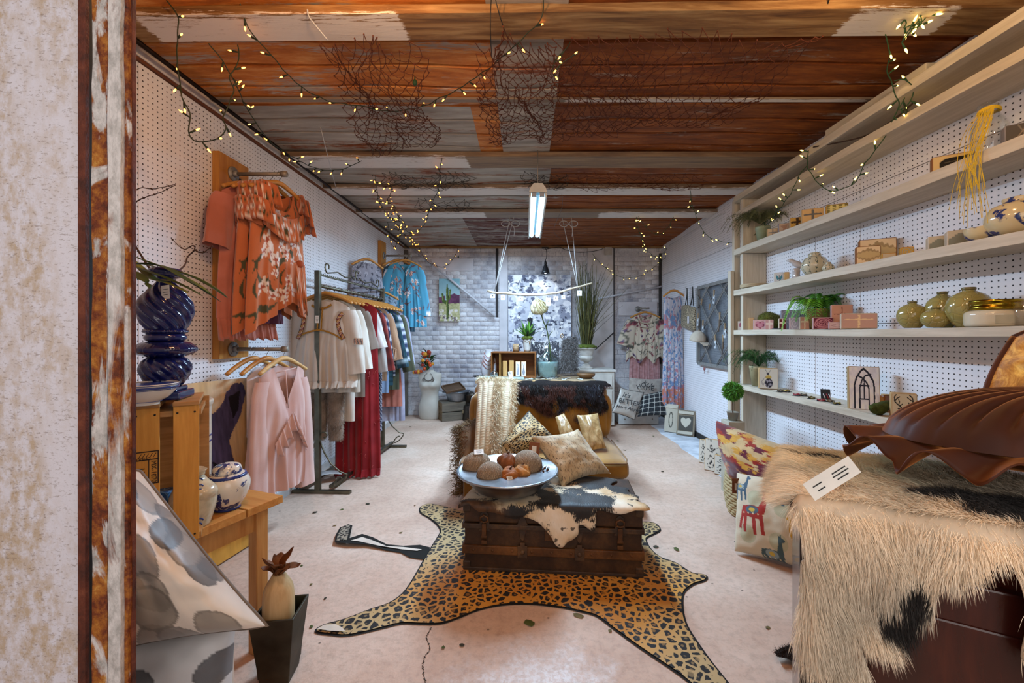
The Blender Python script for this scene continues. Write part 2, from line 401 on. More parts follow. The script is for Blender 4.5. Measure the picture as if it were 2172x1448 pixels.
def wall_side(name, X, sgn, ysplits, zsplit, ztop):
    mb = MB(); mb.box((X+sgn*.045, 2.6, 1.28), (.06, 7.0, 2.56)); w = struct(name, mb, WHITE)
    for y0, y1 in zip(ysplits[:-1], ysplits[1:]):
        for z0, z1 in zip(zsplit[:-1], zsplit[1:]):
            m = MB(); m.box((X+sgn*.006, (y0+y1)/2, (z0+z1)/2), (.012, y1-y0-.004, z1-z0-.004)); obj('pegboard_panel', m, PEG, w, bev=.0012)
    return w
wl = wall_side('wall_left', XL, -1, [.55, 1.87, 4.31, YB], [.03, 2.425], 2.425)
wr = wall_side('wall_right', XR, 1, [-.2, 1.22, 2.42, 2.80, 3.62, 4.84, YB], [.03, 1.245, 2.03, 2.50], 2.5)
# upper trims on the left wall
mb = MB(); mb.box((XL+.004, 3.2, 2.433), (.016, 5.5, .014)); t = struct('trim_1', mb, wood('5a3322', '7a4a30', 'Y'))
mb = MB(); mb.box((XL+.006, 3.2, 2.464), (.022, 5.5, .046)); t = struct('trim_2', mb, plain('c8c0bc', .7, var=.15, scale=20), bev=.002)
mb = MB(); mb.tube([(XL+.075, .6, 2.462), (XL+.075, 3.0, 2.452), (XL+.075, 5.95, 2.425)], .011, 10); struct('trim_3', mb, metal('2e2420', .5))
mb = MB(); mb.box((XL+.025, YB-.03, 1.2), (.05, .05, 2.4)); struct('trim_4', mb, wood('4c4640', '6a6258', 'Z'))
mb = MB(); mb.box((XR-.02, YB-.03, 1.55), (.03, .03, 1.6)); struct('trim_5', mb, plain('2c2a2a', .6))
mb = MB(); mb.box((XR-.004, 3.72, .03), (.02, 4.5, .06)); struct('baseboard_right', mb, plain('2a2725', .7))
mb = MB(); mb.box((XL+.004, 3.72, .03), (.02, 4.5, .06)); struct('baseboard_left', mb, plain('b8b2ae', .7))
# ---------------------------------------------------------------- back wall of painted brick
def brick_mat():
    n = NT('painted_brick'); co = n.coord('Generated'); oi = n.n('ObjectInfo'); tc = n.n('NewGeometry'); pos = tc.outputs['Position']
    f = n.noise(pos, 2.2, 5, .65); g = n.noise(pos, 38, 4, .7)
    base = n.ramp(f, [(.32, C('8a8a94')), (.43, C('b8b6bb')), (.6, C('d4d1d2'))]); base = n.mix(n.ramp(g, [(.3, .5), (.5, 0.)]), base, C('77767e'))
    n.bump(g, .4, .004); return n.fin(base, .55, spec=.35)
BRICK = brick_mat()
n_ = NT('mortar'); po = n_.n('NewGeometry').outputs['Position']
MORTAR = n_.bump(n_.noise(po, 40, 4), .4, .004).fin(n_.ramp(n_.noise(po, 5, 5, .7), [(.35, C('84838c')), (.55, C('c4c2c7'))]), .8)
mb = MB(); mb.box((.1, YB+.06, 1.28), (4.0, .12, 2.56)); wb = struct('wall_back', mb, MORTAR)
bm_ = MB(); bm_.box((0, 0, 0), (.196, .02, .0645)); BMESH = []
for k in range(4):
    q = MB(); rr = random.Random(k)
    q.box((0, 0, 0), (.192+rr.uniform(-.002, .003), .018, .0635)); me = q.mesh('brick', BRICK)
    bmx = bmesh.new(); bmx.from_mesh(me); bmesh.ops.bevel(bmx, geom=bmx.edges[:], offset=.004, segments=1, affect='EDGES'); bmx.to_mesh(me); bmx.free()
    for p in me.polygons: p.use_smooth = True
    BMESH.append(me)
cells = []
for r in range(37):
    for c in range(20):
        x = -1.86+c*.2+(.1 if r % 2 else 0); z = .035+r*.068
        if x-.1 > XR or x+.1 < XL: continue
        vis = (x < -.42 and not (x < -1.2 and z < .7)) or (-.3 < x < .95 and z > 2.02) or (x > 1.24 and (z < 1.5 or z > 1.5))
        cells.append((not vis, abs(z-1.5) if x < -.42 else 1+abs(z-1.9), x, z))
cells.sort(); rest = MB()
for i, (_, _, x, z) in enumerate(cells):
    dy = rnd.uniform(-.002, .002)
    if i < 296:
        o = bpy.data.objects.new('brick', BMESH[i % 4]); COL.objects.link(o); o.parent = wb; o.location = (x, YB+.0045+dy*.6, z)
    else: rest.box((x, YB+.0045+dy*.6, z), (.192, .018, .0635))
o = obj('brickwork', rest, BRICK, wb, bev=.003); o['kind'] = 'stuff'
# flush plaster blocks and boards standing against the bricks
PLB = plain('bfbcc0', .6, var=.12, scale=6, bump=.15)
def slab(name, x0, x1, y0, y1, m, t=.022, Y=None, lab=None):
    a = P(x0, y0, YB-t); b = P(x1, y1, YB-t); mb = MB(); mb.box(((a.x+b.x)/2, YB-t/2-.002, (a.z+b.z)/2), (abs(b.x-a.x), t, abs(a.z-b.z))); return obj(name, mb, m, wb, bev=.002)
slab('lintel_block', 916, 1003, 548, 574, PLB); slab('lintel_block', 1312, 1394, 640, 669, PLB)
slab('vertical_board', 1059, 1077, 527, 880, PLB, .03); slab('vertical_board', 1246, 1302, 524, 880, plain('b9b4b4', .7, var=.15, scale=7), .04)
slab('dark_gap', 1051.5, 1057, 527, 672, plain('2e2b2d', .8), .012)
slab('dark_gap', 1301, 1303.5, 524, 880, plain('3a3739', .8), .044)
mb = MB(); mb.box((.1, YB-.015, 2.443), (3.8, .03, .02)); struct('trim_6', mb, plain('8b8a92', .7))
# pipes on the back wall
PIPE = plain('b9b8bd', .45, spec=.5)
def pipe(pts, r, label, mat=PIPE, name='pipe', cat='pipe'):
    mb = MB(); mb.tube(pts, r, 10); return solo(name, mb, mat, label, cat)
pipe([P(878, 528, 5.9), P(1050, 671, 5.93)], .017, 'white diagonal pipe on the brick wall crossing the cactus painting')
pipe([P(1266, 634, 5.9), P(1403, 607, 5.93)], .013, 'thin white conduit sloping gently behind the tall dry grasses')
pipe([P(1262, 742, 5.93), P(1302, 705, 5.93)], .007, 'short dark rod leaning beside the urn on the white board', plain('2b2929', .5))
mb = MB(); mb.box(P(1290, 533, 5.95), (.1, .06, .11)); solo('junction_box', mb, plain('a9a298', .6), 'pale junction box at the top of the brick wall right of centre', 'box', bev=.004)
# ---------------------------------------------------------------- ceiling: corrugated sheets on flat battens
def zs(Y): return 2.53-.0135*Y
def rust_mat(name, paint, rustc, seed, gscale=1.0):
    n = NT(name); co = n.coord(scale=(1.1, 7, 7)); x, y, z = n.sep(n.coord())
    tc = n.n('TexCoord'); off = n.n('Mapping'); n.l(co, off.inputs[0]); off.inputs['Location'].default_value = (seed*3.7, seed*1.9, 0); v = off.outputs[0]
    f = n.noise(v, 1.5, 8, .68, .3); g = n.noise(n.coord(scale=(3, 22, 22)), 5, 5, .7)
    m = n.ramp(n.math('ADD', n.math('MULTIPLY', f, .7), n.math('MULTIPLY', g, .3)), [(paint-.035, 1.), (paint+.035, 0.)])
    r1, r2, r3 = rustc; rc = n.ramp(n.noise(v, 3.5, 6, .7), [(.3, C(r1)), (.5, C(r2)), (.7, C(r3))])
    pc = n.ramp(n.noise(v, 2, 5, .6), [(.3, C('80766c')), (.6, C('a89e92')), (.75, C('c4bbb0'))])
    n.bump(n.noise(v, 6, 6, .7), .35, .006); return n.fin(n.mix(m, rc, pc), .62, spec=.3)
RU1 = rust_mat('rust_orange', .43, ('8a4a1c', 'b46a2c', 'cf9656'), 1); RU2 = rust_mat('rust_red', .40, ('54280f', '7c4016', '9c5c26'), 2)
RU3 = rust_mat('worn_grey', .56, ('6b3310', '85492a', '9c6a44'), 3); RU4 = rust_mat('rust_brown', .47, ('3c1a10', '5c2a18', '70402a'), 4)
ceil = MB(); ceil.box((.1, 2.7, 2.60), (4.2, 7.0, .02)); ceil = struct('ceiling', ceil, plain('4a4038', .9))
for (x0, x1, y0, y1, m, dz) in [(-1.80, -.14, .2, 2.36, RU1, 0), (-1.80, -.30, 2.34, 3.12, RU3, .006), (-.16, .17, .2, 3.12, RU3, -.004), (-.32, -.14, 2.34, 3.12, RU1, .004), (.15, 2.0, .2, 3.12, RU2, .002),
                                (-1.80, .20, 3.10, 4.3, RU3, 0), (.19, 2.0, 3.10, 4.3, RU2, .003), (-1.80, -.7, 4.28, 6.0, RU3, 0), (-.72, .21, 4.28, 6.0, RU4, .003), (.2, 2.0, 4.28, 6.0, RU2, .005)]:
    prof = []; y = y0; pitch = .168
    k = int(y0/pitch)
    ys = [y0]
    for q in range(k, int(y1/pitch)+2):
        c = q*pitch
        for d, h in ((-.016, 0), (-.009, .012), (.004, .012), (.009, 0)):
            if y0 < c+d < y1: ys.append((c+d, h))
    ys = [(y0, 0)]+[a for a in ys if isinstance(a, tuple)]+[(y1, 0)]
    mb = MB(); nx = max(3, int((x1-x0)/.12)); o = 0; vs = []
    for (yy, h) in ys:
        for i in range(nx+1):
            x = lerp(x0, x1, i/nx); wv = .005*math.sin(x*3.1+yy*2)+.004*math.sin(x*7+yy*9)
            vs.append((x, yy+.010*math.sin(x*1.3+2), zs(yy)+h+dz+wv))
    fs = [(j*(nx+1)+i, j*(nx+1)+i+1, (j+1)*(nx+1)+i+1, (j+1)*(nx+1)+i) for j in range(len(ys)-1) for i in range(nx)]
    mb.add(vs, fs, 0, False); obj('roof_sheet', mb, m, ceil, solid=.0015)
# battens: mask colour attribute says where white paint remains
def batten_mat():
    n = NT('batten_wood'); co = n.coord(scale=(1.0, 12, 12)); f = n.noise(co, 2.4, 7, .65, .5)
    wcol = n.ramp(f, [(.3, C('4a2f1a')), (.48, C('7b5833')), (.7, C('a5855a'))])
    a = n.n('VertexColor'); a.layer_name = 'Col'; r, g, b = n.sep(a.outputs[0])
    gr = n.noise(n.coord(scale=(2, 30, 30)), 3, 6, .75)
    m = n.ramp(n.math('ADD', r, n.math('MULTIPLY', n.math('SUBTRACT', gr, .5), 1.9)), [(.47, 0.), (.53, 1.)])
    grey = n.mix(g, wcol, C('857a70'))
    n.bump(f, .4, .004); return n.fin(n.mix(m, grey, C('cdc3bb')), .65)
BAT = batten_mat()
def batten(ya, yb, paint, name, yshift=0, th=.036, grey=0):
    """paint: list of (x0,x1) painted ranges"""
    nx = 90; mb = MB(); z0 = zs(ya)-.006; vs = []; cols = []
    sec = [(ya, z0), (ya, z0-th), ((ya+yb)/2, z0-th), (yb, z0-th), (yb, z0)]
    for i in range(nx+1):
        x = lerp(XL-.02, XR+.03, i/nx); wv = .004*math.sin(x*2.2+ya)
        for k, (y, z) in enumerate(sec):
            vs.append((x, y+wv+yshift*(x+1.7), z+.4*wv)); p = 0
            for a, b in paint:
                if a < x < b: p = max(p, .75 if k in (2, 3) else (.5 if k == 1 else .1))
            cols.append((p, grey, 0))
    fs = [(i*5+k, i*5+k+1, (i+1)*5+k+1, (i+1)*5+k) for i in range(nx) for k in range(4)]
    mb.add(vs, fs); mb.col = cols; return obj(name, mb, BAT, ceil)
batten(1.655, 1.805, [(-1.6, -.48), (1.30, 1.72)], 'batten', -.012)
batten(2.93, 3.13, [(-1.7, -.42)], 'batten', 0, grey=.3); batten(3.54, 3.72, [(-1.8, 2)], 'batten', grey=.4)
batten(4.22, 4.42, [(-1.8, -.42), (.75, 2)], 'batten', grey=.6)
batten(2.27, 2.30, [(.2, 1.9)], 'batten', 0, .012, .7); batten(5.92, 5.98, [], 'batten', 0, .02)
batten(1.16, 1.30, [], 'batten', 0)
# ---------------------------------------------------------------- doorway jamb at the left foreground
def jamb_mat(kind):
    n = NT('flaking_steel' if kind else 'weathered_white'); 
    if kind:
        co = n.coord(scale=(7, 7, 2.4)); f = n.noise(co, 2.2, 8, .62, .8); g = n.noise(n.coord(scale=(1, 1, .6)), 60, 5, .7)
        rc = n.ramp(n.noise(n.coord(), 26, 6, .75), [(.32, C('2a120a')), (.45, C('6b2e10')), (.58, C('a0601f')), (.72, C('c99a4c'))])
        pc = n.ramp(g, [(.3, C('8f8a84')), (.6, C('cfc8c4'))]); th = .45 if kind == 2 else .40
        m = n.ramp(f, [(th-.02, 1. if kind == 2 else 0.), (th+.02, 0. if kind == 2 else 1.)])
        if kind == 3: col = n.ramp(n.noise(n.coord(), 30, 6, .7), [(.3, C('2c120b')), (.55, C('5e2a18')), (.75, C('7a4028'))])
        elif kind == 2: col = n.mix(m, rc, pc)
        else: col = n.mix(n.ramp(f, [(.36, 0.), (.46, 1.)]), rc, pc)
        h = n.math('ADD', n.math('MULTIPLY', f, 1.0), n.math('MULTIPLY', g, .3)); n.bump(h, .7, .01); return n.fin(col, .65)
    co = n.coord(); f = n.noise(n.coord(scale=(5, 5, 1.6)), 2.0, 6, .6, .4); x, y, z = n.sep(co)
    sp = n.ramp(n.noise(n.coord(scale=(1, 1, 2.5)), 130, 4, .75), [(.36, 1.), (.43, 0.)])
    lay = n.ramp(n.math('ADD', f, n.math('MULTIPLY', n.math('ADD', x, .68), -1.2)), [(.42, 0.), (.62, 1.)])
    st = n.ramp(n.noise(n.coord(scale=(1.5, 1.5, 1)), 38, 5, .7), [(.4, 0.), (.6, 1.)])
    base = n.mix(n.math('MULTIPLY', lay, st), C('d2cdd4'), C('b7a28c')); base = n.mix(n.math('MULTIPLY', sp, .55), base, C('76604f'))
    n.bump(n.noise(co, 45, 5, .7), .3, .004); return n.fin(base, .6)
JX = lambda px, Y=.62: (px-CX)/F*Y
wf = MB(); wf.box(((-2.2+JX(166))/2, .665, 1.28), (JX(166)+2.2, .09, 2.56)); wf = struct('wall_front', wf, jamb_mat(0))
mb = MB(); mb.box((1.75, .3, 1.28), (.9, .09, 2.56)); obj('wall_segment', mb, plain('8f8a86', .8), wf)
mb = MB(); mb.box((.0, .2, 2.62), (4.4, .1, .2)); obj('header', mb, plain('5a4a40', .8), wf)
def jamb(name, x0, x1, y0, y1, m, wob=0, steps=90, seed=0):
    mb = MB(); vs = []
    for i in range(steps+1):
        z = lerp(0, 2.55, i/steps); a = wob*(mnoise.noise(V((seed, z*9, 0)))+.6*mnoise.noise(V((seed, z*31, 4)))); b = wob*(mnoise.noise(V((seed+7, z*9, 0)))+.6*mnoise.noise(V((seed+7, z*31, 4))))
        vs += [(x0+a, y0, z), (x1+b, y0, z), (x1+b, y1, z), (x0+a, y1, z)]
    fs = [(i*4+k, i*4+(k+1) % 4, (i+1)*4+(k+1) % 4, (i+1)*4+k) for i in range(steps) for k in range(4)]
    mb.add(vs, fs); return struct(name, mb, m)
def J2(name, p0, p1, y0, m, wob=0, seed=0): return jamb(name, JX(p0, y0), JX(p1, y0+.006), y0, y0+.006, m, wob, seed=seed)
J2('door_1', 165, 190, .605, jamb_mat(3), .0003)
J2('trim_7', 186, 199, .612, BLACK)
J2('trim_8', 195, 236, .608, jamb_mat(2), .0022, 3)
J2('trim_9', 229, 264, .603, jamb_mat(1), .0028, 9)
J2('trim_10', 258, 280, .609, jamb_mat(2), .0022, 15)
J2('trim_11', 270, 289, .614, jamb_mat(3), .0003, 21)
# ---------------------------------------------------------------- shared soft goods builders
def leopard_mat(name, scale, base, spot=('1a1310', '3a2412'), ring=True, edge=None, uv=True):
    n = NT(name); co = n.coord('UV' if uv else 'Object'); d = n.n('VectorMath', operation='ADD'); nz = n.n('TexNoise'); n.l(co, nz.inputs['Vector']); nz.inputs['Scale'].default_value = scale*.45
    sc = n.n('VectorMath', operation='SCALE'); n.l(nz.outputs['Color'], sc.inputs[0]); sc.inputs['Scale'].default_value = .5/scale; n.l(co, d.inputs[0]); n.l(sc.outputs[0], d.inputs[1]); v = d.outputs[0]
    vd = n.voro(v, scale, 'DISTANCE_TO_EDGE', rand=.85); vf = n.voro(v, scale, rand=.85); nn = n.noise(v, scale*2.2, 2); dd = n.math('ADD', vd, n.math('MULTIPLY', n.math('SUBTRACT', nn, .5), .30))
    out = n.ramp(dd, [(.135, 0.), (.17, 1.)]); inn = n.ramp(n.math('ADD', vf, n.math('MULTIPLY', n.math('SUBTRACT', n.noise(v, scale*.5, 1), .5), .9)), [(.12, 1.), (.2, 0.)])
    b = base if not edge else base
    bc = n.ramp(n.noise(co, 2.2, 3), [(.3, C(b[0])), (.5, C(b[1])), (.7, C(b[2]))])
    if edge:
        x, y, z = n.sep(co); r = n.math('ADD', n.math('ABSOLUTE', n.math('SUBTRACT', x, edge[0])), n.math('MULTIPLY', n.math('ABSOLUTE', n.math('SUBTRACT', y, edge[1])), 1.1))
        bc = n.mix(n.ramp(r, [(edge[2], 0.), (edge[3], 1.)]), bc, C(edge[4]))
    c = n.mix(out, bc, C(spot[0]))
    if ring: c = n.mix(n.math('MULTIPLY', inn, .75), c, n.mix(.5, bc, C(spot[1])))
    n.bump(n.noise(co, 300, 2), .1, .002); return n.fin(c, .6, spec=.3, sheen=.1)
def pillow(name, label, cat, cor, T, mat, nu=26, nv=26, pinch=.07, seed=1, group=None, drawfn=None, disp=None, wr=.01, piping=None, back=None):
    """cor: four corner points TL, TR, BR, BL; the front side faces the camera"""
    c = [V(q) for q in cor]; ctr = sum(c, V())/4; c0 = [q-ctr for q in c]; N = (c0[1]-c0[0]).cross(c0[3]-c0[0]).normalized()
    if N.y > 0: N = -N
    t = thing(name, label, cat, ctr, group=group)
    def pt(u, v, s):
        a, b = u*2-1, v*2-1
        uu = u+(.5-u)*pinch*(1-b*b); vv = v+(.5-v)*pinch*(1-a*a)
        q = (c0[0]*(1-uu)+c0[1]*uu)*(1-vv)+(c0[3]*(1-uu)+c0[2]*uu)*vv
        h = T*(max(0, (1-a*a)*(1-b*b)))**.42
        e = wr*mnoise.noise(V((u*4+seed, v*4, seed*3+s)))*min(1, h/T*2)+wr*.5*mnoise.noise(V((u*9+seed, v*9, 2+s)))*min(1, h/T*2)
        if disp and s > 0: e += disp(u, v)*min(1, h/T*2.5)
        return q+N*s*(h+e)
    mb = MB(); mb.grid(lambda u, v: pt(u, v, 1), nu, nv); mb.grid(lambda u, v: pt(1-u, v, -1), max(8, nu//3), max(8, nv//3))
    if drawfn is not None:
        u, v = np.meshgrid(np.arange(nu+1)/nu, np.arange(nv+1)/nv); cc = drawfn(u.ravel(), v.ravel()); k = len(mb.v)-len(cc)
        mb.col = np.vstack([cc, np.tile(C(back or 'b0a090'), (k, 1))])
    o = obj('cover', mb, mat, t)
    if piping:
        ed = [pt(k/12, 0, 0) for k in range(13)]+[pt(1, k/12, 0) for k in range(1, 13)]+[pt(1-k/12, 1, 0) for k in range(1, 13)]+[pt(0, 1-k/12, 0) for k in range(1, 13)]
        m2 = MB(); m2.tube(ed, piping[1], 6); obj('piping', m2, piping[0], t)
    t['_n'] = tuple(N); return t, pt
def price_tag(parent, c, size=(.03, .05), rot=(0, 0, 0), mat=None, name='price_tag'):
    mb = MB(); mb.box((0, 0, 0), (size[0], .001, size[1])); mb.box((0, -.0007, size[1]*.2), (size[0]*.6, .0004, size[1]*.04), mi=1); mb.box((0, -.0007, 0), (size[0]*.7, .0004, size[1]*.04), mi=1); mb.box((0, -.0007, -size[1]*.2), (size[0]*.5, .0004, size[1]*.06), mi=1)
    return obj(name, mb, [mat or plain('dcd8d0', .6, bump=0), plain('4a4644', .6, bump=0)], parent, c, rot)
# ---------------------------------------------------------------- leopard hide rug
rugpx = [(892, 1078), (903, 1071), (915, 1070), (945, 1076), (975, 1084), (1010, 1090), (1080, 1100), (1180, 1108), (1300, 1112), (1368, 1108), (1390, 1112), (1399, 1125), (1385, 1134), (1369, 1143), (1377, 1163), (1398, 1182), (1432, 1195), (1466, 1216), (1495, 1221), (1494, 1231), (1470, 1239), (1449, 1256), (1445, 1281), (1449, 1311), (1459, 1336), (1481, 1370), (1508, 1408), (1542, 1451), (1560, 1480), (1520, 1495), (1490, 1475), (1466, 1449), (1423, 1417), (1360, 1375), (1301, 1332), (1267, 1307), (1233, 1297), (1190, 1288), (1127, 1281), (1063, 1283), (1013, 1294), (975, 1309), (936, 1322), (894, 1323), (852, 1322), (809, 1332), (742, 1347), (700, 1345), (672, 1340), (687, 1328), (733, 1315), (788, 1294), (826, 1281), (856, 1260), (877, 1231), (894, 1201), (911, 1171), (930, 1140), (936, 1127), (929, 1114), (911, 1099), (894, 1089)]
rg = [tuple(G(*p).xy) for p in rugpx]; rgs = closed_spline(rg, 3)
t = thing('leopard_rug', 'leopard-patterned hide rug with black felt edge lying flat under the old trunk', 'rug', (0, 0, 0))
mb, _ = sheet_mesh(rgs, .035, lambda x, y: (x, y, .0065+.0025*mnoise.noise(V((x*6, y*6, 0)))))
obj('hide', mb, leopard_mat('leopard_print', 29, ('b4701e', 'c6862a', 'cf9a44'), edge=(.12, 1.9, .55, 1.0, 'b59a6c')), t)
mb, _ = sheet_mesh(offset_outline(rgs, .009), .06, lambda x, y: (x, y, .003)); obj('felt_border', mb, plain('1c1a19', .95), t)
tl = [(900, 1188), (870, 1183), (852, 1173), (820, 1168), (780, 1160), (740, 1160), (711, 1156), (713, 1140), (722, 1122), (738, 1117), (746, 1121), (742, 1140), (741, 1150), (768, 1141), (790, 1146), (820, 1157), (855, 1160), (890, 1158), (911, 1163)]
tg = [tuple(G(*p).xy) for p in tl]
def tz(x, y): return .006+.018*max(0, math.sin((x+1.15)*9))*max(0, min(1, (-.45-x)*3))
mb, _ = sheet_mesh(offset_outline(tg, .004), .03, lambda x, y: (x, y, tz(x, y))); obj('tail', mb, plain('17140f', .9), t)
tw = [(895, 1168), (855, 1163), (820, 1161), (788, 1152), (768, 1148), (744, 1156), (760, 1157), (800, 1161), (852, 1168), (885, 1171)]
mb, _ = sheet_mesh([tuple(G(*p).xy) for p in tw], .03, lambda x, y: (x, y, tz(x, y)+.003)); obj('tail_lining', mb, plain('cfc0b0', .8), t)['label'] = 'pale lining where the tail is turned over'
tt = [(714, 1154), (716, 1141), (724, 1124), (737, 1119), (743, 1122), (739, 1140), (736, 1154)]
mb, _ = sheet_mesh([tuple(G(*p).xy) for p in tt], .03, lambda x, y: (x, y, tz(x, y)+.003)); obj('tail_tip', mb, leopard_mat('leopard_grey', 40, ('8d8272', '9a8d78', 'a59a84')), t)
pw = [(672, 1340), (688, 1331), (712, 1330), (726, 1337), (733, 1345), (700, 1344)]
mb, _ = sheet_mesh([tuple(G(*p).xy) for p in pw], .03, lambda x, y: (x, y, .013)); obj('folded_paw', mb, plain('d6c8b6', .8), t)['label'] = 'pale lining of a folded paw tip'
# ---------------------------------------------------------------- trunk
TW, TD, TH = .875, .40, .335
tr = thing('steamer_trunk', 'old rusty brown steamer trunk with iron latches under a cowhide', 'trunk', (.145, 2.232, .008), R(-4.5))
def rusty(c1, c2, c3):
    n = NT('aged_metal'); co = n.coord(); f = n.noise(co, 7, 7, .7); n.bump(n.noise(co, 40, 5, .7), .35, .004)
    return n.fin(n.ramp(f, [(.3, C(c1)), (.5, C(c2)), (.7, C(c3))]), .55, spec=.4)
TB = rusty('22150e', '3a2515', '573a1f'); TS = rusty('2e1c10', '543418', '7a4f26'); TM = rusty('1f1815', '3c2d22', '6a4a2c')
mb = MB(); mb.box((0, 0, .115), (TW, TD, .23)); obj('body', mb, TB, tr, bev=.006)
mb = MB(); mb.box((0, 0, .285), (TW+.006, TD+.006, .098)); obj('lid', mb, TB, tr, bev=.008)
for z, h, m in ((.105, .042, TS), (.222, .024, TM)):
    for s in (-1, 1):
        mb = MB(); mb.box((0, s*(TD/2+.006), z), (TW+.02, .014, h)); obj('band', mb, m, tr, bev=.003)
    for s in (-1, 1):
        mb = MB(); mb.box((s*(TW/2+.006), 0, z), (.014, TD, h)); obj('band', mb, m, tr, bev=.003)
mb = MB(); mb.box((0, -TD/2-.003, .008), (TW+.012, .012, .016)); obj('base_rim', mb, TM, tr, bev=.003)
def latch(x):
    f = -TD/2-.008
    m = MB(); m.box((x, f-.002, .245), (.04, .008, .07)); m.prism([(x-.028, .20), (x+.028, .20), (x+.02, .285), (x, .3), (x-.02, .285)], .005, c=(0, f-.004, 0)); o = obj('latch', m, TM, tr, bev=.002)
    m = MB(); m.tube([(x-.018, f-.012, .252), (x-.018, f-.014, .272), (x, f-.014, .282), (x+.018, f-.014, .272), (x+.018, f-.012, .252), (x, f-.013, .246), (x-.018, f-.012, .252)], .005, 7); obj('ring', m, TS, o)
    m = MB(); m.box((x, f-.012, .205), (.022, .014, .07)); m.box((x, f-.01, .148), (.028, .008, .02)); m.tube([(x-.014, f-.014, .175), (x+.014, f-.014, .175)], .007, 8); obj('hasp', m, TS, o, bev=.003)
latch(-.335); latch(.33)
for x in (-.145, .135):
    f = -TD/2-.014
    m = MB(); m.prism([(x-.024, .075), (x+.024, .075), (x+.024, .135), (x+.012, .135), (x+.012, .15), (x-.012, .15), (x-.012, .135), (x-.024, .135)], .006, c=(0, f-.003, 0)); m.ball((x, f-.003, .104), .013, 12, 8, sc=(1, .6, 1)); obj('bracket', m, TM, tr, bev=.001)
    m = MB(); m.prism([(x-.026, .235), (x+.026, .235), (x+.012, .275), (x, .29), (x-.012, .275)], .006, c=(0, f+.002, 0)); m.prism([(x-.02, .215), (x+.02, .215), (x+.01, .165), (x, .155), (x-.01, .165)], .006, c=(0, f+.005, 0)); obj('clasp', m, TM, tr, bev=.002)
m = MB(); f = -TD/2-.006
m.prism([(-.035, .16), (.035, .16), (.035, .21), (.02, .225), (-.02, .225), (-.035, .21)], .006, c=(0, f-.002, 0)); m.cyl((0, f-.008, .185), (0, f, .185), .014, n=14); obj('lock_plate', m, TS, tr, bev=.002)
for sx in (-1, 1):
    for z in (.025, .31):
        m = MB(); m.box((sx*(TW/2-.012), -TD/2+.012, z), (.04, .04, .045)); obj('corner_cap', m, TM, tr, bev=.008)
m = MB()
for x in [i*.097-.39 for i in range(9)]:
    m.ball((x, -TD/2-.013, .105), .007, 8, 6, sc=(1, .5, 1))
obj('rivets', m, TS, tr)['kind'] = 'stuff'
# ---------------------------------------------------------------- cowhide on the trunk
def drape(s, t, top, depth, r=.018, lift=.006, wav=.004, k=9):
    e = wav*mnoise.noise(V((s*k, t*k, 1.3)))*2
    if t >= 0: return V((s, -depth/2+t+.0, top+lift+abs(e)))
    a = min(-t/r, PI/2); q = max(0, -t-r*PI/2)
    return V((s, -depth/2-r*math.sin(a)-lift*math.sin(a)-abs(e)*2*min(1, q*20), top+lift-r*(1-math.cos(a))-q))
ol = [(-.40, .39), (-.43, .2), (-.45, .03), (-.465, -.035), (-.445, -.03), (-.41, -.018), (-.36, -.05), (-.28, -.052), (-.19, -.078), (-.13, -.07), (-.07, -.09), (-.02, -.14), (.0, -.165), (.02, -.20), (.05, -.212), (.075, -.185), (.10, -.17), (.128, -.14), (.13, -.10), (.155, -.10), (.19, -.122), (.208, -.115), (.214, -.06), (.225, -.026), (.33, -.04), (.40, -.02), (.47, -.016), (.455, .03), (.425, .06), (.445, .12), (.40, .18), (.41, .24), (.32, .27), (.37, .36), (.26, .40), (.1, .385), (-.1, .40), (-.25, .385)]
n = NT('cow_hair'); co = n.coord('UV'); f = n.noise(co, 4.2, 4, .5, .4); st = n.noise(n.coord('UV', (60, 14, 1), (0, 0, .7)), 4, 2)
patch = n.ramp(n.math('ADD', n.math('MULTIPLY', f, .85), n.math('MULTIPLY', st, .15)), [(.495, 1.), (.515, 0.)])
spk = n.ramp(n.noise(co, 22, 2), [(.62, 0.), (.66, 1.)]); wc = n.ramp(n.noise(co, 5, 3), [(.35, C('b98f55')), (.5, C('d8c09c')), (.7, C('e4d8c6'))])
c_ = n.mix(patch, wc, C('1d1917')); c_ = n.mix(n.math('MULTIPLY', spk, .85), c_, C('241c18')); x, y, z = n.sep(co)
br = n.math('MULTIPLY', n.ramp(x, [(-.30, 1.), (-.24, 0.)]) if False else n.ramp(n.math('ADD', x, .5), [(.24, 1.), (.30, 0.)]), n.ramp(n.math('ADD', y, .5), [(.50, 1.), (.52, 0.)]))
c_ = n.mix(n.math('MULTIPLY', br, n.ramp(n.noise(co, 12, 3), [(.42, .2), (.5, .9)])), c_, C('5c3c22')); n.bump(st, .4, .003)
COW = n.fin(c_, .55, spec=.4, sheen=.1)
mb, _ = sheet_mesh(closed_spline(ol, 3), .016, lambda a, b: drape(a, b, TH+.008, TD)); t = thing('cowhide', 'black, white and tan cowhide draped over the lid of the old trunk', 'hide', (.145, 2.232, 0), R(-4.5))
obj('hair_side', mb, COW, t, solid=.003)
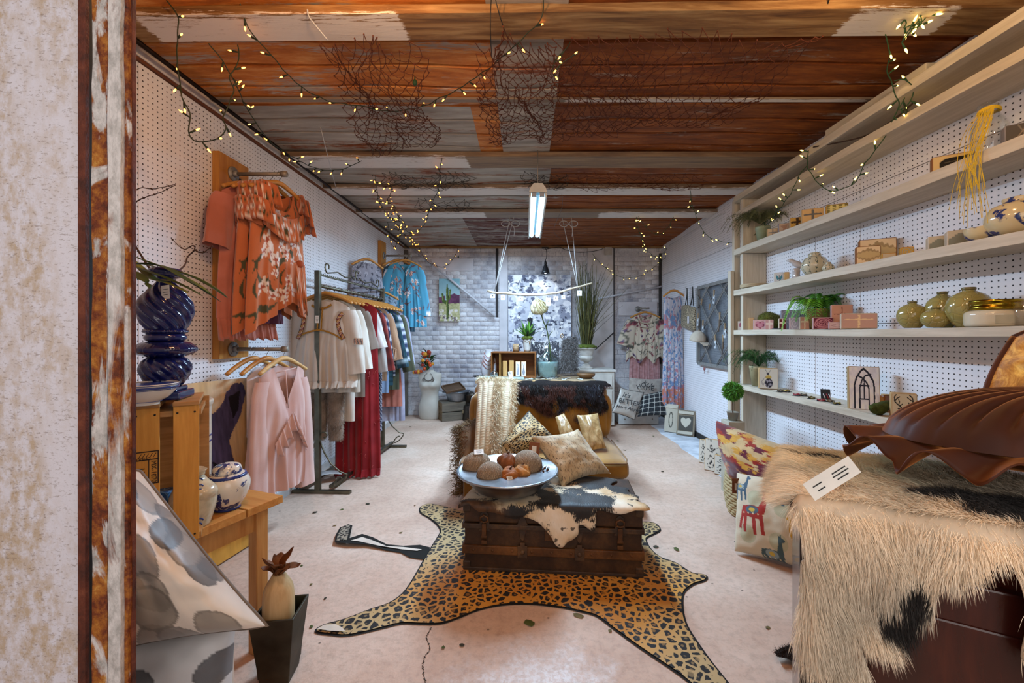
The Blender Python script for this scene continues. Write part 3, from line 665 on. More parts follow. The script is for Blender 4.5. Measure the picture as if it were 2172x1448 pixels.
# ---------------------------------------------------------------- metal bowl with balls and pods
t = thing('metal_bowl', 'wide dented silver metal bowl on the cowhide-covered trunk', 'bowl', (-.095, 2.18, .352))
pr = [(.001, .004), (.10, .004), (.17, .03), (.215, .075), (.235, .105), (.262, .113), (.265, .118), (.26, .122), (.232, .112), (.208, .082), (.165, .04), (.10, .014), (.001, .012)]
mb = MB(); mb.lathe(pr, 48, fn=lambda r, z, th: r*(1+.008*math.sin(3*th)+.005*math.sin(7*th))); obj('bowl_body', mb, metal('8f959c', .38, .35, 7), t)
mb = MB(); mb.lathe([(.259, .115), (.266, .113), (.270, .118), (.266, .124), (.259, .121)], 48); obj('rim', mb, metal('a9adb2', .3), t)
def rattan():
    n = NT('woven_fibre'); co = n.coord(); f = n.noise(co, 12, 3, .6, 1.5); wv = n.n('TexWave'); n.l(co, wv.inputs[0]); wv.inputs['Scale'].default_value = 60; wv.inputs['Distortion'].default_value = 14; wv.inputs['Detail'].default_value = 3
    c = n.ramp(n.math('ADD', n.math('MULTIPLY', f, .5), n.math('MULTIPLY', wv.outputs[1], .5)), [(.25, C('75614c')), (.5, C('8f7a62')), (.8, C('b09c84'))]); n.bump(wv.outputs[1], .6, .004); return n.fin(c, .75)
RAT = rattan(); POD = plain('8a5226', .7, var=.35, scale=30, bump=.5)
for px, py, r, dY, lab in ((1012, 988, .078, .04, 'pale fibre ball at the left rim of the metal bowl'), (1040, 1008, .07, -.09, 'striped fibre ball at the front of the metal bowl'), (1118, 987, .082, .02, 'largest fibre ball on the right side of the metal bowl')):
    c = P(px, py, 2.18+dY); mb = MB()
    mb.lathe([(max(1e-6, math.sin(PI*i/18)*r), -math.cos(PI*i/18)*r) for i in range(19)], 30, M=Matrix.Rotation(.6, 4, 'X'))
    b = thing('fibre_ball', lab, 'decorative ball', c, group='decorative balls in the metal bowl'); obj('ball', mb, RAT, b)
    if px == 1012: price_tag(b, (.012, -.02, .082), (.05, .035), (R(-60), 0, R(10)))
for i, (px, py, r, dY, lab) in enumerate(((1076, 981, .05, 0, 'dried brown pod between the two rear fibre balls'), (1082, 1014, .052, -.1, 'orange brown dried pod at the front centre of the bowl'), (1107, 1004, .045, -.07, 'pale tan dried pod in front of the largest fibre ball'))):
    mb = MB(); mb.lathe([(max(1e-6, math.sin(PI*k/16)*r*(1 if k < 12 else .85)), -math.cos(PI*k/16)*r) for k in range(17)], 36, fn=lambda q, z, th: q*(1+.13*math.sin(5*th+z*60)+.08*math.sin(11*th+i)), M=Matrix.Rotation(.5+i, 4, 'Y'))
    b = thing('dried_pod', lab, 'dried pod', P(px, py, 2.18+dY), group='dried pods in the metal bowl'); obj('pod', mb, plain(('7a451f', '9a5a25', 'b0793f')[i], .7, var=.35, scale=30, bump=.5), b)
    if i == 1: price_tag(b, (.0, -.055, .02), (.03, .02), (R(-40), 0, R(30)))
    m = MB(); m.cyl((0, 0, r*.9), (.01, 0, r*1.2), .006, .003, 6); obj('stem', m, plain('4a2c16', .8), b)
c = P(1147, 1006, 2.16); mb = MB()
for k in range(60):
    a = k*2.4; zc = -.05+.1*k/60; rr = .03*math.sin(PI*(k+3)/66)+.006
    p = V((rr*math.cos(a), rr*math.sin(a), zc)); d = V((math.cos(a), math.sin(a), .3)); s_ = V((-math.sin(a), math.cos(a), 0))
    q = [Matrix.Rotation(1.2, 3, 'Y') @ w_ for w_ in (p-s_*.009, p+s_*.009, p+d*.013+V((0, 0, .008)), p-V((0, 0, .006)))]; mb.add(q, [(0, 1, 2), (0, 2, 3), (1, 3, 2)])
b = thing('pine_cone', 'dark brown cone lying against the right rim of the bowl', 'cone', c); obj('scales', mb, plain('4f3424', .75, var=.3, scale=40), b)
m = MB(); m.lathe([(1e-5, -.045), (.022, -.02), (.024, .01), (1e-5, .045)], 10, M=Matrix.Rotation(1.2, 4, 'Y')); obj('core', m, plain('35231a', .8), b)
# ---------------------------------------------------------------- mustard settee
MUS = cloth('80581a', '9a6e26', 5, .6); MUSD = cloth('6b4814', '80581a', 5, .4)
so = thing('settee', 'low armless mustard yellow velvet settee behind the trunk', 'sofa', (.12, 3.1, 0))
def rbox(mb, c, d, r=.03, n=4, bulge=0, wr=0, seed=0):
    """rounded cushion-like box"""
    N = 14
    def q(face, a, b):
        p = V((a, b, 1)) if face == 0 else V((a, b, -1)) if face == 1 else V((a, -1, b)) if face == 2 else V((a, 1, b)) if face == 3 else V((1, a, b)) if face == 4 else V((-1, a, b))
        h = V(d)/2; e = V((p.x*h.x, p.y*h.y, p.z*h.z)); inner = V([max(-(h[i]-r), min(h[i]-r, e[i])) for i in range(3)])
        dd = e-inner; dd = dd.normalized()*r if dd.length > 1e-9 else V()
        e = inner+dd; w_ = (1-p.x**2)*(1-p.y**2) if face < 2 else (1-a*a)*(1-b*b)
        nn = V((0, 0, 1)) if face == 0 else V((0, 0, -1)) if face == 1 else V((0, -1, 0)) if face == 2 else V((0, 1, 0)) if face == 3 else V((1, 0, 0)) if face == 4 else V((-1, 0, 0))
        e += nn*bulge*w_
        if wr: e += nn*wr*mnoise.noise(V((e.x*6+seed, e.y*6, e.z*6)))
        return V(c)+e
    def g(t): t = t*2-1; return math.copysign(abs(t)**.6, t)
    for f in range(6):
        flip = f in (1, 3, 5)
        mb.grid(lambda u, v, f=f: q(f, g(u) if not (f in (1, 3, 5)) else -g(u), g(v)), N, N)
    return mb
def rb(name, c, d, mat, parent, **k): mb = MB(); rbox(mb, c, d, **k); return obj(name, mb, mat, parent)
rb('seat_base', (0, -.02, .15), (1.08, .66, .16), MUSD, so, r=.03)
rb('seat_cushion', (0, -.03, .285), (1.13, .74, .13), MUS, so, r=.045, bulge=.02, wr=.012)
rb('backrest', (.0, .32, .45), (1.08, .15, .66), MUS, so, r=.05, bulge=.02, wr=.01)
for x in (-.28, .28): rb('back_cushion', (x, .22, .53), (.53, .10, .36), MUS, so, r=.045, bulge=.03, wr=.012, seed=x)
for x in (-.48, .48):
    for y in (-.3, .3): m = MB(); m.cyl((x, y, 0), (x, y, .08), .018, .026); obj('leg', m, plain('2a1a10', .5), so)
m = MB(); pts = [(-.565+.0, -.40, .30), (.565, -.40, .30)]; m.tube([(-.54, -.405, .335), (0, -.412, .338), (.54, -.405, .335), (.568, -.3, .335), (.568, .2, .335)], .006, 6); obj('piping', m, MUSD, so)
# dark hide over the settee back
hp = [(1096, 806), (1096, 853), (1123, 864), (1140, 875), (1152, 882), (1172, 887), (1190, 877), (1198, 874), (1205, 888), (1213, 905), (1220, 908), (1226, 893), (1238, 883), (1255, 876), (1266, 881), (1281, 872), (1283, 862), (1277, 848), (1274, 838), (1281, 826), (1291, 822), (1284, 812)]
hl = [((a-1187)*.00385, -(b-811)*.00385*.98) for a, b in hp]+[(.36, .05), (.2, .09), (0, .07), (-.2, .09), (-.33, .05)]
mb, _ = sheet_mesh(closed_spline(hl, 3), .02, lambda a, b: drape(a, b, .785, .20, r=.05, wav=.012, k=7))
t = thing('dark_hide', 'glossy dark brown hide thrown over the mustard settee back', 'hide', (.28, 3.42, 0)); DH = plain('120d0c', .9, var=.3, spec=.1)
o = obj('hide', mb, DH, t, solid=.004); pts, nr, bc = scatter_on(o.data, 16000); nr[nr[:, 1] > .2] *= -1
fr = fbm(pts[:, 0], pts[:, 2], 5, 3); cl = np.where(fr[:, None] > .52, np.array(C('4a2a22')), np.array(C('1b1412'))); cl = np.where((fr < .42)[:, None], np.array(C('2b2a33')), cl)  # bluish strands: sheen of the tube light put into the hair colour
fur('hair', pts+nr*.002, nr, .028, .0022, cl, t, flow=(.25, -.2, -1), lie=.72, curl=.12, rough=.42, mat=None, gravity=.2)
# cream knitted cushion
def knit(u, v):
    c = abs(math.sin(u*PI*7)); return .012*c**.7*(.6+.4*abs(math.sin((v*34+(.5 if int(u*7) % 2 else 0))*PI)))
CRM = colmat(.9, .3)
def kcol(u, v): k = .62+.38*np.abs(np.sin(u*PI*7))**.5*np.abs(np.sin((v*30+np.where(np.floor(u*14)%2>0,1,-1)*u*7)*PI))**.4; return np.array(C('d2c2a4'))*k[:, None]  # shading between the cables painted in as darker grooves
Y1, Y0 = 3.18, 2.80
t, pt = pillow('knitted_cushion', 'tall cream cable-knit cushion with shaggy strip standing on the settee', 'cushion', [P(1013, 803, Y1), P(1096, 806, Y1), P(1087, 966, Y0), P(1004, 972, Y0)], .075, CRM, 56, 110, .03, disp=knit, drawfn=kcol, back='cbb088')
g = np.random.RandomState(4); q = []; nn = []
for i in range(5200):
    u = np.clip(g.normal(.55, .045), .4, .7) if i % 3 else g.choice([g.uniform(.9, 1), g.uniform(0, 1)]); v = g.rand() if not (i % 3 == 0 and u < .9) else g.uniform(0, .03)
    q.append(pt(u, v, 1)); nn.append((0, -.7, .4))
fur('fringe', q, nn, .05, .003, np.array(C('dccbac')), t, flow=(.5, 0, -.4), lie=.4, curl=.4, gravity=.7)
# leopard cushion, spotted hide cushion, tan cushions, tasselled cushion
LPB = leopard_mat('leopard_cushion', 13, ('a58a5c', 'b79a6a', 'c7ae82'), edge=(.5, .5, .55, .8, '8f7a58'))
pillow('leopard_cushion', 'leopard print velvet cushion tipped on its corner on the settee', 'cushion', [P(1122, 872, 3.05), P(1176, 927, 2.95), P(1092, 968, 2.78), P(1050, 945, 2.80)], .07, LPB, pinch=.05, seed=3, piping=(BLACK, .004))
n = NT('speckled_hide'); co = n.coord('UV'); st = n.noise(n.coord('UV', (22, 6, 1), (0, 0, .35)), 2.2, 3, .6); st2 = n.noise(n.coord('UV', (60, 9, 1), (0, 0, .35)), 3, 2); lo = n.noise(co, 2.4, 3)
c_ = n.ramp(lo, [(.35, C('a0845e')), (.5, C('c4ad88')), (.68, C('dccbb0'))]); c_ = n.mix(n.math('MULTIPLY', n.ramp(st, [(.56, 0.), (.61, 1.)]), .8), c_, C('43352a')); c_ = n.mix(n.math('MULTIPLY', n.ramp(st2, [(.35, .4), (.6, 0.)]), .8), c_, C('8a6f4c')); n.bump(st2, .4, .003)
t, pt = pillow('hide_cushion', 'pale speckled hair-on hide cushion leaning above the trunk lid', 'cushion', [P(1124, 925, 2.42), P(1226, 909, 2.62), P(1296, 1004, 2.46), P(1192, 1034, 2.26)], .075, n.fin(c_, .6, sheen=.2), 40, 40, pinch=.16, seed=6)
m = MB(); m.box((0, 0, 0), (.06, .002, .075)); o = obj('leather_tag', m, plain('7a4420', .6), t, P(1133, 952, 2.33)-t.location, (R(-10), R(5), 0), bev=.002); m = MB(); m.box((0, -.0015, 0), (.025, .001, .035)); obj('sticker', m, plain('d8d4cc', .5), o)
n = NT('tan_hide'); co = n.coord('UV'); f = n.noise(co, 3, 6, .7, 1.2); n.bump(f, .4, .004); TAN = n.fin(n.ramp(f, [(.3, C('6b4f30')), (.48, C('a08254')), (.7, C('c9ad80'))]), .4, spec=.5)
pillow('wrapped_cushion', 'narrow tan marbled cushion between the leopard and hide cushions', 'cushion', [P(1178, 884, 3.02), P(1196, 876, 3.05), P(1220, 922, 2.9), P(1190, 930, 2.88)], .03, TAN, 14, 14, .02, 2)
pillow('wrapped_cushion', 'tan marbled cushion in clear wrap at the right of the settee', 'cushion', [P(1223, 880, 3.06), P(1268, 876, 3.08), P(1286, 950, 2.9), P(1243, 958, 2.88)], .045, TAN, 20, 20, .04, 9)
TAS = cloth('5c4028', '7a5838', 7, .5)
t, pt = pillow('tassel_cushion', 'brown velvet cushion with thick tassel fringe at the settee left side', 'cushion', [P(972, 905, 2.95), P(1014, 888, 3.12), P(1012, 1030, 2.95), P(978, 1046, 2.80)], .07, TAS, 18, 22, .03, 5)
q = []; 
for i in range(2600):
    e = g.rand(); w_ = g.normal(0, .025)
    k = g.rand(); p = pt(0, e, g.uniform(-1, 1)*.2) if k < .6 else (pt(e, 0, 0) if k < .8 else pt(e, 1, 0)); q.append(p+V((w_, 0, w_*.3)))
fur('fringe', q, [(-.6, -.4, .2)]*len(q), .045, .0035, np.array(C('6e5638')), t, flow=(-.5, -.1, -.5), lie=.3, curl=.5, gravity=.5)
# ---------------------------------------------------------------- dark cabinet with goat hide, right foreground
CABR = R(-31); CF = V((.576, .86, 0)); cr_, sr_ = math.cos(CABR), math.sin(CABR); CZ = .845
def cab_loc(p): d = p-CF; return V((d.x*cr_+d.y*sr_, -d.x*sr_+d.y*cr_, d.z))       # world -> local (x right, y back)
def on_front(px, py):
    d = V(((px-CX)/F, 1, (CY-py)/F)); nrm = V((-sr_, cr_, 0)); t_ = (CF-V((0, 0, 0))).dot(nrm)/d.dot(nrm); q = cab_loc(d*t_+V((0, 0, H))); return (q.x, q.z-CZ)
def on_top(px, py): q = cab_loc(G(px, py, CZ)); return (q.x, q.y)
cab = thing('dark_cabinet', 'dark glossy mahogany cabinet in the right foreground under a goat hide', 'cabinet', CF, CABR)
n = NT('mahogany'); co = n.coord(scale=(3, 3, .6)); f = n.noise(co, 2.5, 6, .6, .4); n.bump(n.noise(co, 18, 3), .08, .002)
MAH = n.fin(n.ramp(f, [(.3, C('1c0806')), (.5, C('3a140c')), (.72, C('5c2614'))]), .24, spec=.5, coat=.3)
mb = MB(); mb.box((.46, .24, .40), (.92, .46, .80)); obj('carcass', mb, MAH, cab, bev=.003)
mb = MB(); mb.box((.46, .24, .82), (.96, .50, .035)); obj('top', mb, MAH, cab, bev=.006)
mb = MB(); mb.box((.012, -.002, .40), (.030, .02, .80)); obj('stile', mb, plain('2a1c16', .5), cab, bev=.002)
for x0 in (.04, .50):
    mb = MB(); mb.box((x0+.205, -.006, .40), (.40, .02, .70)); d = obj('door', mb, MAH, cab, bev=.004)
    mb = MB(); mb.box((x0+.205, -.014, .40), (.28, .012, .56)); obj('panel', mb, MAH, d, bev=.004)
gf = [(1692, 1200), (1692, 1262), (1682, 1336), (1697, 1379), (1727, 1397), (1762, 1423), (1800, 1440), (1836, 1444), (1827, 1397), (1818, 1362), (1849, 1371), (1886, 1384), (1888, 1364), (1900, 1366), (1931, 1336), (1961, 1301), (1970, 1267), (1979, 1236), (2005, 1243), (2044, 1228), (2083, 1197), (2122, 1206), (2139, 1254), (2143, 1319), (2135, 1384), (2160, 1410), (2230, 1430), (2260, 1200)]
go = [on_front(*p) for p in gf]; go = [(x, min(y, -.02)) for x, y in go]
gt = [(.50, .02), (.56, .30), (.40, .42), (.22, .43), (.06, .41), (-.03, .36), (-.06, .24), (-.055, .12), (-.04, .03), (-.01, -.05), (.004, -.12)]
GO = go+gt; GS = closed_spline(GO, 3)
def gmap(a, b):
    q = drape(a, b, CZ+.002, 0, r=.03, lift=.006, wav=.007, k=8)
    if a < -.005:
        q.z -= (abs(a)-.005)*1.1; q.x += (abs(a))*.35
    if b < -.06: q.y -= .02*max(0, math.sin(a*34+.6))*min(1, (-b-.06)*5)
    return q
mb, vv = sheet_mesh(GS, .012, gmap); gt_ = thing('goat_hide', 'shaggy cream goat hide with black patches hanging over the dark cabinet', 'hide', CF, CABR)
uv = np.array([(p.x, p.y) for p in vv])
def gcol(u):
    x, y = u[:, 0], u[:, 1]; c = np.empty((len(x), 3)); k = fbm(x, y, 9, 2)[:, None]; c[:] = np.array(C('f0e0c8'))*(.55+.75*k)
    yel = np.exp(-((x-.12)**2/.03+(y-.3)**2/.03))[:, None]; c = c*(1-yel*.5)+np.array(C('e0c890'))*yel*.5
    nz = (fbm(x, y, 30, 5)-.5)*.03
    for cx, cy, rx, ry in [(*on_front(1928, 1265), .017, .03), (*on_front(1905, 1320), .040, .032), (*on_top(1745, 978), .055, .016), (.42, .05, .17, .05), (.40, .12, .2, .06)]:
        m = ((x-cx+nz)/rx)**2+((y-cy+nz)/ry)**2 < 1; c[m] = np.array(C('2a2624'))*(1+2.2*k[m] if cx > .35 and cy > 0 else 1)
    return c
mb.col = gcol(uv)*.6; o = obj('hide', mb, colmat(.8), gt_, solid=.003)
pts, nr, bc = scatter_on(o.data, 85000, 8); u2 = interp(uv, bc); nr[(nr[:, 1] > .3)] *= -1; nr[nr[:, 2] < -.3] *= -1
fl = np.zeros((len(pts), 3)); fro = u2[:, 1] < .0; fl[fro] = (0, -.12, -1); fl[~fro] = (-.5, -.6, -.15); e = u2[:, 0] < .03; fl[e & ~fro] = (-.9, -.1, -.35)
w1 = (fbm(u2[:, 0], u2[:, 1], 14, 7)-.5)*1.4; fl[:, 0] += w1
fur('long_hair', pts, nr, np.where(u2[:, 0] < .02, .046, .034), .0009, gcol(u2), gt_, flow=fl, lie=.62, curl=.10, rough=.6, gravity=.35)
# small dark hide corner on the floor beside the cabinet
mb, _ = sheet_mesh([tuple(G(*p).xy) for p in [(1642, 1395), (1660, 1386), (1700, 1374), (1740, 1372), (1760, 1410), (1730, 1440), (1700, 1425), (1668, 1410), (1648, 1406)]], .02, lambda x, y: (x, y, .004+.02*math.sin(min(1, max(0, (x-.72)*5))*PI/2)))
t = thing('brown_hide', 'corner of a dark brown hide on the floor by the cabinet foot', 'hide'); o = obj('hide', mb, plain('2e211b', .7), t)
pts, nr, bc = scatter_on(o.data, 2500); fur('hair', pts, np.abs(nr), .02, .0015, np.array(C('3c2a22')), t, flow=(-.5, -.4, 0), lie=.5)
# ---------------------------------------------------------------- brown velvet round cushion with ruffle
n = NT('brown_velvet'); lw = n.n('LayerWeight'); lw.inputs[0].default_value = .35; f = n.noise(n.coord(), 5, 3)
c_ = n.mix(n.ramp(f, [(.35, 0.), (.65, 1.)]), C('32150a'), C('50260f')); VEL = n.fin(c_, .55, sheen=1.0, spec=.25); n.b.inputs['Sheen Roughness'].default_value = .35; n.b.inputs['Sheen Tint'].default_value = (*C('e09050'), 1)
vc = P(2290, 941, .86)
t = thing('velvet_cushion', 'brown pleated velvet cushion with ruffled edge lying on the goat hide', 'cushion', vc, R(-14)); mb = MB()
def vp(u, v):
    th = u*2*PI; r = math.sin(v*PI/2) if False else v; ple = 1-.15*(1-abs(math.sin(th*15+1.2*math.sin(v*3))))**2.2*1.6*min(1, (1-v)*6+.15)*min(1, v*5)
    z = .115*(1-v**2.6)**.6*ple; return V((math.cos(th)*.335*v, math.sin(th)*.20*v, z))
mb.grid(vp, 208, 24, closed=True); mb.grid(lambda u, v: V((math.cos(-u*2*PI)*.33*v, math.sin(-u*2*PI)*.195*v, -.055*(1-v**2.6)**.6)), 60, 8, closed=True); obj('pleated_cover', mb, VEL, t)
mb = MB()
def ru(u, v):
    th = u*2*PI; a = math.sin(th*16+1.8*math.sin(3*th)); b = math.cos(th*16+1.8*math.sin(3*th)); r = 1+v*.25+.06*b*v
    return V((math.cos(th)*.325*r, math.sin(th)*.19*r, -.002-.03*v+a*.024*v**.6+.008*math.sin(31*th)*v*v))
mb.grid(ru, 560, 8, closed=True); obj('ruffle', mb, VEL, t, solid=.003)
o = MB(); o.box((0, 0, 0), (.105, .001, .035)); o = obj('price_tag', o, plain('dedad2', .5), t, Matrix.Rotation(R(14), 3, 'Z') @ (P(1764, 1014, .80)-vc), (R(-15), R(-32), R(14)))
m = MB()
for x, z, w_ in ((-.03, .004, .02), (-.028, -.006, .016), (.02, .006, .03), (.02, 0, .035), (.02, -.007, .025)): m.box((x, -.001, z), (w_, .0005, .002))
obj('print', m, BLACK, o)['kind'] = 'stuff'
# gold crushed velvet cushion behind it
n = NT('gold_velvet'); f = n.noise(n.coord(), 14, 6, .7, 1.8); n.bump(f, .5, .006); GV = n.fin(n.ramp(f, [(.3, C('5a3408')), (.48, C('a87420')), (.62, C('e0b85c')), (.75, C('f0d890'))]), .38, sheen=.6)
pillow('gold_cushion', 'crushed gold velvet cushion behind the brown ruffled cushion', 'cushion', [P(2150, 715, 1.02), P(2440, 620, 1.0), P(2480, 900, .95), P(2085, 880, .98)], .08, GV, 40, 40, -.10, 4, piping=(VEL, .006), wr=.02)
# ---------------------------------------------------------------- pine table at the left
PINE = wood('a8692c', 'd09a55', 'X', .8, .45, .12); PINEZ = wood('b0743a', 'd6a262', 'Z', .8, .45, .12)
TR = R(-20); TC = V((-.93, 1.58, 0)); TZ = .57
def tab(a, b, z): return TC+Matrix.Rotation(TR, 3, 'Z') @ V((-a, -b, z))    # a: leftwards, b: towards the camera
t = thing('pine_table', 'plain pine table at the left foreground carrying crate and pots', 'table', TC, TR)
for k, (b0, b1) in enumerate(((.0, .14), (.145, .30), (.305, .46), (.465, .62))):
    mb = MB(); mb.box((-.31, -(b0+b1)/2, TZ-.014), (.62, b1-b0-.003, .028)); obj('tabletop_board', mb, PINE, t, bev=.002)
mb = MB(); mb.box((-.31, -.055, TZ-.07), (.50, .02, .085)); obj('apron', mb, PINE, t); mb = MB(); mb.box((-.06, -.31, TZ-.07), (.02, .46, .085)); obj('apron', mb, PINEZ, t)
for a, b in ((.055, .06), (.055, .56), (.56, .06), (.56, .56)):
    mb = MB(); mb.box((-a, -b, (TZ-.028)/2), (.045, .045, TZ-.028)); obj('leg', mb, PINEZ, t, bev=.003)
# ---------------------------------------------------------------- wooden produce crate standing on the table
CRW = wood('b87a2a', 'd69a44', 'Z', 1.2, .55, .15); CRX = wood('8f6334', 'b98a55', 'X', 1.2, .6, .2); CB = P(345, 1075, 1.25); CB.z = TZ
cr = thing('slat_crate', 'tall honey-coloured slatted wooden crate standing on the pine table', 'crate', (-1.186, 1.24, TZ), R(35)); CHh = .405
INK = plain('2a1c14', .7, bump=0)
for x in (-.135, -.045, .045, .135):
    mb = MB(); wd = .078; mb.box((x, -.105, CHh/2), (.06, .010, CHh)); o = obj('front_slat', mb, CRW, cr, bev=.002)
    for z in (.018, CHh-.02):
        for dx in (-.02, .02): m = MB(); m.cyl((x+dx, -.1115, z), (x+dx, -.109, z), .0028, n=8); obj('nail', m, BLACK, o)
for x in (-.135, -.045, .045, .135): 
    mb = MB(); mb.box((x, .0, CHh+.006), (.062, .23, .012)); obj('top_slat', mb, CRX, cr, bev=.002)
mb = MB(); mb.box((0, .105, CHh/2), (.36, .01, CHh)); obj('back_panel', mb, CRX, cr)
for z in (.008, CHh-.022): mb = MB(); mb.box((0, 0, z), (.34, .20, .016)); obj('end_board', mb, CRX, cr)
# ink stamp on the left visible slat
sx, sz = .047, .235; st = MB()
for (x0, x1, z0, z1) in ((-.027, .027, .045, .048), (-.027, .027, -.047, -.044), (-.027, -.024, -.047, .048), (.024, .027, -.047, .048), (-.027, .027, .022, .025), (.004, .006, -.047, .025)):
    st.box((sx+(x0+x1)/2, -.1105, sz+(z0+z1)/2), (x1-x0, .0008, z1-z0))
for k in range(5): st.box((sx-.014+k*.008, -.1105, sz+.0355), (.0015, .0008, .013), M=Matrix.Rotation(.5, 4, 'Y'))
obj('stamp_frame', st, INK, cr)['kind'] = 'stuff'
text('MX-1070', .0165, INK, cr, (sx+.0155, -.1108, sz-.012), (R(90), R(90), 0)); text('HT', .02, INK, cr, (sx-.011, -.1108, sz-.012), (R(90), R(90), 0)); text('CODD', .010, INK, cr, (sx-.006, -.1108, sz+.0275), (R(90), R(180), 0))
# ---------------------------------------------------------------- twisted blue ceramic vase on the crate
n = NT('cobalt_glaze'); co = n.coord(); f = n.noise(co, 9, 4, .6); BLUE = n.fin(n.ramp(f, [(.3, C('0c0f38')), (.55, C('161c58')), (.75, C('3a3f6a'))]), .14, spec=.6, coat=.4)
VZ = TZ+CHh+.014; v = thing('blue_vase', 'large glossy cobalt vase with spiral ribs and square foot on the crate', 'vase', (-1.115, 1.275, VZ)); v.scale = (.74, .74, 1)
def tw(a, k, ns): return lambda r, z, th: r*(1+a*math.sin(ns*th+k*z))
mb = MB(); mb.box((0, 0, .012), (.15, .15, .024), R(20)); mb.box((0, 0, .03), (.115, .115, .014), R(20)); obj('foot', mb, BLUE, v, bev=.006)
def prof(pts, n=6): return [(p.x, p.y) for p in spline(pts, n)]
mb = MB(); mb.lathe(prof([(.045, .036), (.062, .05), (.082, .085), (.075, .115), (.05, .13)]), 96, fn=tw(.07, 190, 12)); obj('lower_bulb', mb, BLUE, v)
mb = MB(); mb.lathe(prof([(.048, .126), (.095, .14), (.104, .155), (.08, .172), (.05, .178)]), 96, fn=tw(.02, 0, 40)); obj('collar', mb, BLUE, v)
mb = MB(); mb.lathe(prof([(.052, .176), (.068, .182), (.07, .192), (.062, .20)]), 48); mb.lathe(prof([(.062, .20), (.074, .207), (.062, .216)]), 96, fn=tw(.03, 0, 30)); obj('bead_ring', mb, BLUE, v)
mb = MB(); mb.lathe(prof([(.062, .212), (.078, .235), (.090, .27), (.084, .30), (.06, .33), (.036, .352), (.028, .362)]), 128, fn=tw(.075, 170, 11)); obj('spiral_body', mb, BLUE, v)
mb = MB(); mb.lathe(prof([(.028, .36), (.03, .37), (.05, .378), (.056, .392), (.046, .402), (.034, .398)]), 64, fn=tw(.02, 0, 20)); obj('lip', mb, BLUE, v)
mb = MB(); mb.tube([(.031*math.cos(a), .031*math.sin(a), .364) for a in np.linspace(0, 2*PI, 20)], .002, 5); mb.tube([(.03, -.01, .364), (.04, -.03, .35), (.042, -.035, .335)], .001, 4); obj('twine', mb, plain('9b8458', .9), v)
price_tag(v, (.047, -.055, .325), (.028, .042), (R(-10), R(-8), R(15)))
# long leaves and twigs
LG = plain('2f3f1e', .45, var=.4, scale=9, bump=.1); LG2 = plain('5d6428', .45, var=.5, scale=9, bump=.1)
def leaf_strip(mb, pts, w, n=10, cup=.25, mi=0):
    ps = spline(pts, n); k = len(ps); vs = []
    for i, p in enumerate(ps):
        t_ = i/(k-1); d = (ps[min(i+1, k-1)]-ps[max(i-1, 0)]).normalized(); s_ = d.cross(V((0, 0, 1))); s_ = s_.normalized() if s_.length > .01 else V((1, 0, 0)); up = s_.cross(d)
        ww = w*(math.sin(PI*min(1, t_*1.0)**.7)**.8+.03); vs += [p-s_*ww+up*ww*cup, p, p+s_*ww+up*ww*cup]
    fs = []
    for i in range(k-1): a = i*3; fs += [(a, a+1, a+4, a+3), (a+1, a+2, a+5, a+4)]
    mb.add(vs, fs, mi, True)
lf = thing('long_leaves', 'long dark green strap leaves laid across the blue vase top', 'leaves', (0, 0, 0))
for i, (pp, w_) in enumerate(([[(285, 545, 1.2), (330, 562, 1.22), (400, 585, 1.25), (450, 610, 1.3), (483, 632, 1.35)], .017], [[(283, 560, 1.2), (340, 565, 1.2), (400, 598, 1.2), (440, 622, 1.22), (468, 640, 1.24)], .016],
        [[(283, 552, 1.25), (320, 590, 1.2), (350, 600, 1.15), (380, 612, 1.15), (400, 622, 1.14)], .014], [[(283, 575, 1.15), (300, 592, 1.12), (312, 604, 1.12), (318, 612, 1.12)], .014], [[(285, 556, 1.3), (360, 576, 1.3), (420, 605, 1.3), (452, 628, 1.3)], .012], [[(284, 566, 1.2), (345, 588, 1.17), (395, 610, 1.17), (430, 628, 1.17)], .012])):
    mb = MB(); leaf_strip(mb, [P(*q) for q in pp], w_); obj('leaf', mb, LG if i % 2 else LG2, lf, solid=.0008)
tg = thing('bare_twigs', 'thin brown bare twigs standing behind the blue vase', 'twigs', (0, 0, 0))
TWG = plain('3e2a20', .8)
for pp in ([(330, 590, 1.3), (270, 480, 1.4), (287, 404, 1.5), (330, 400, 1.5), (372, 391, 1.5)], [(330, 590, 1.3), (262, 470, 1.4), (287, 430, 1.5), (310, 418, 1.5), (340, 408, 1.5), (372, 392, 1.5)], [(345, 590, 1.3), (387, 568, 1.42), (398, 545, 1.5), (412, 530, 1.5), (410, 520, 1.5), (390, 528, 1.5), (366, 508, 1.5)], [(412, 530, 1.5), (430, 536, 1.5), (450, 522, 1.5)]):
    ps = spline([P(*q) for q in pp], 5); mb = MB(); mb.tube([p+V((rnd.uniform(-.001, .001), 0, rnd.uniform(-.001, .001))) for p in ps], np.linspace(.003, .0012, len(ps)), 6)
    for p in ps[2::4]: mb.ball(p, .0035, 6, 5)
    obj('twig', mb, TWG, tg)
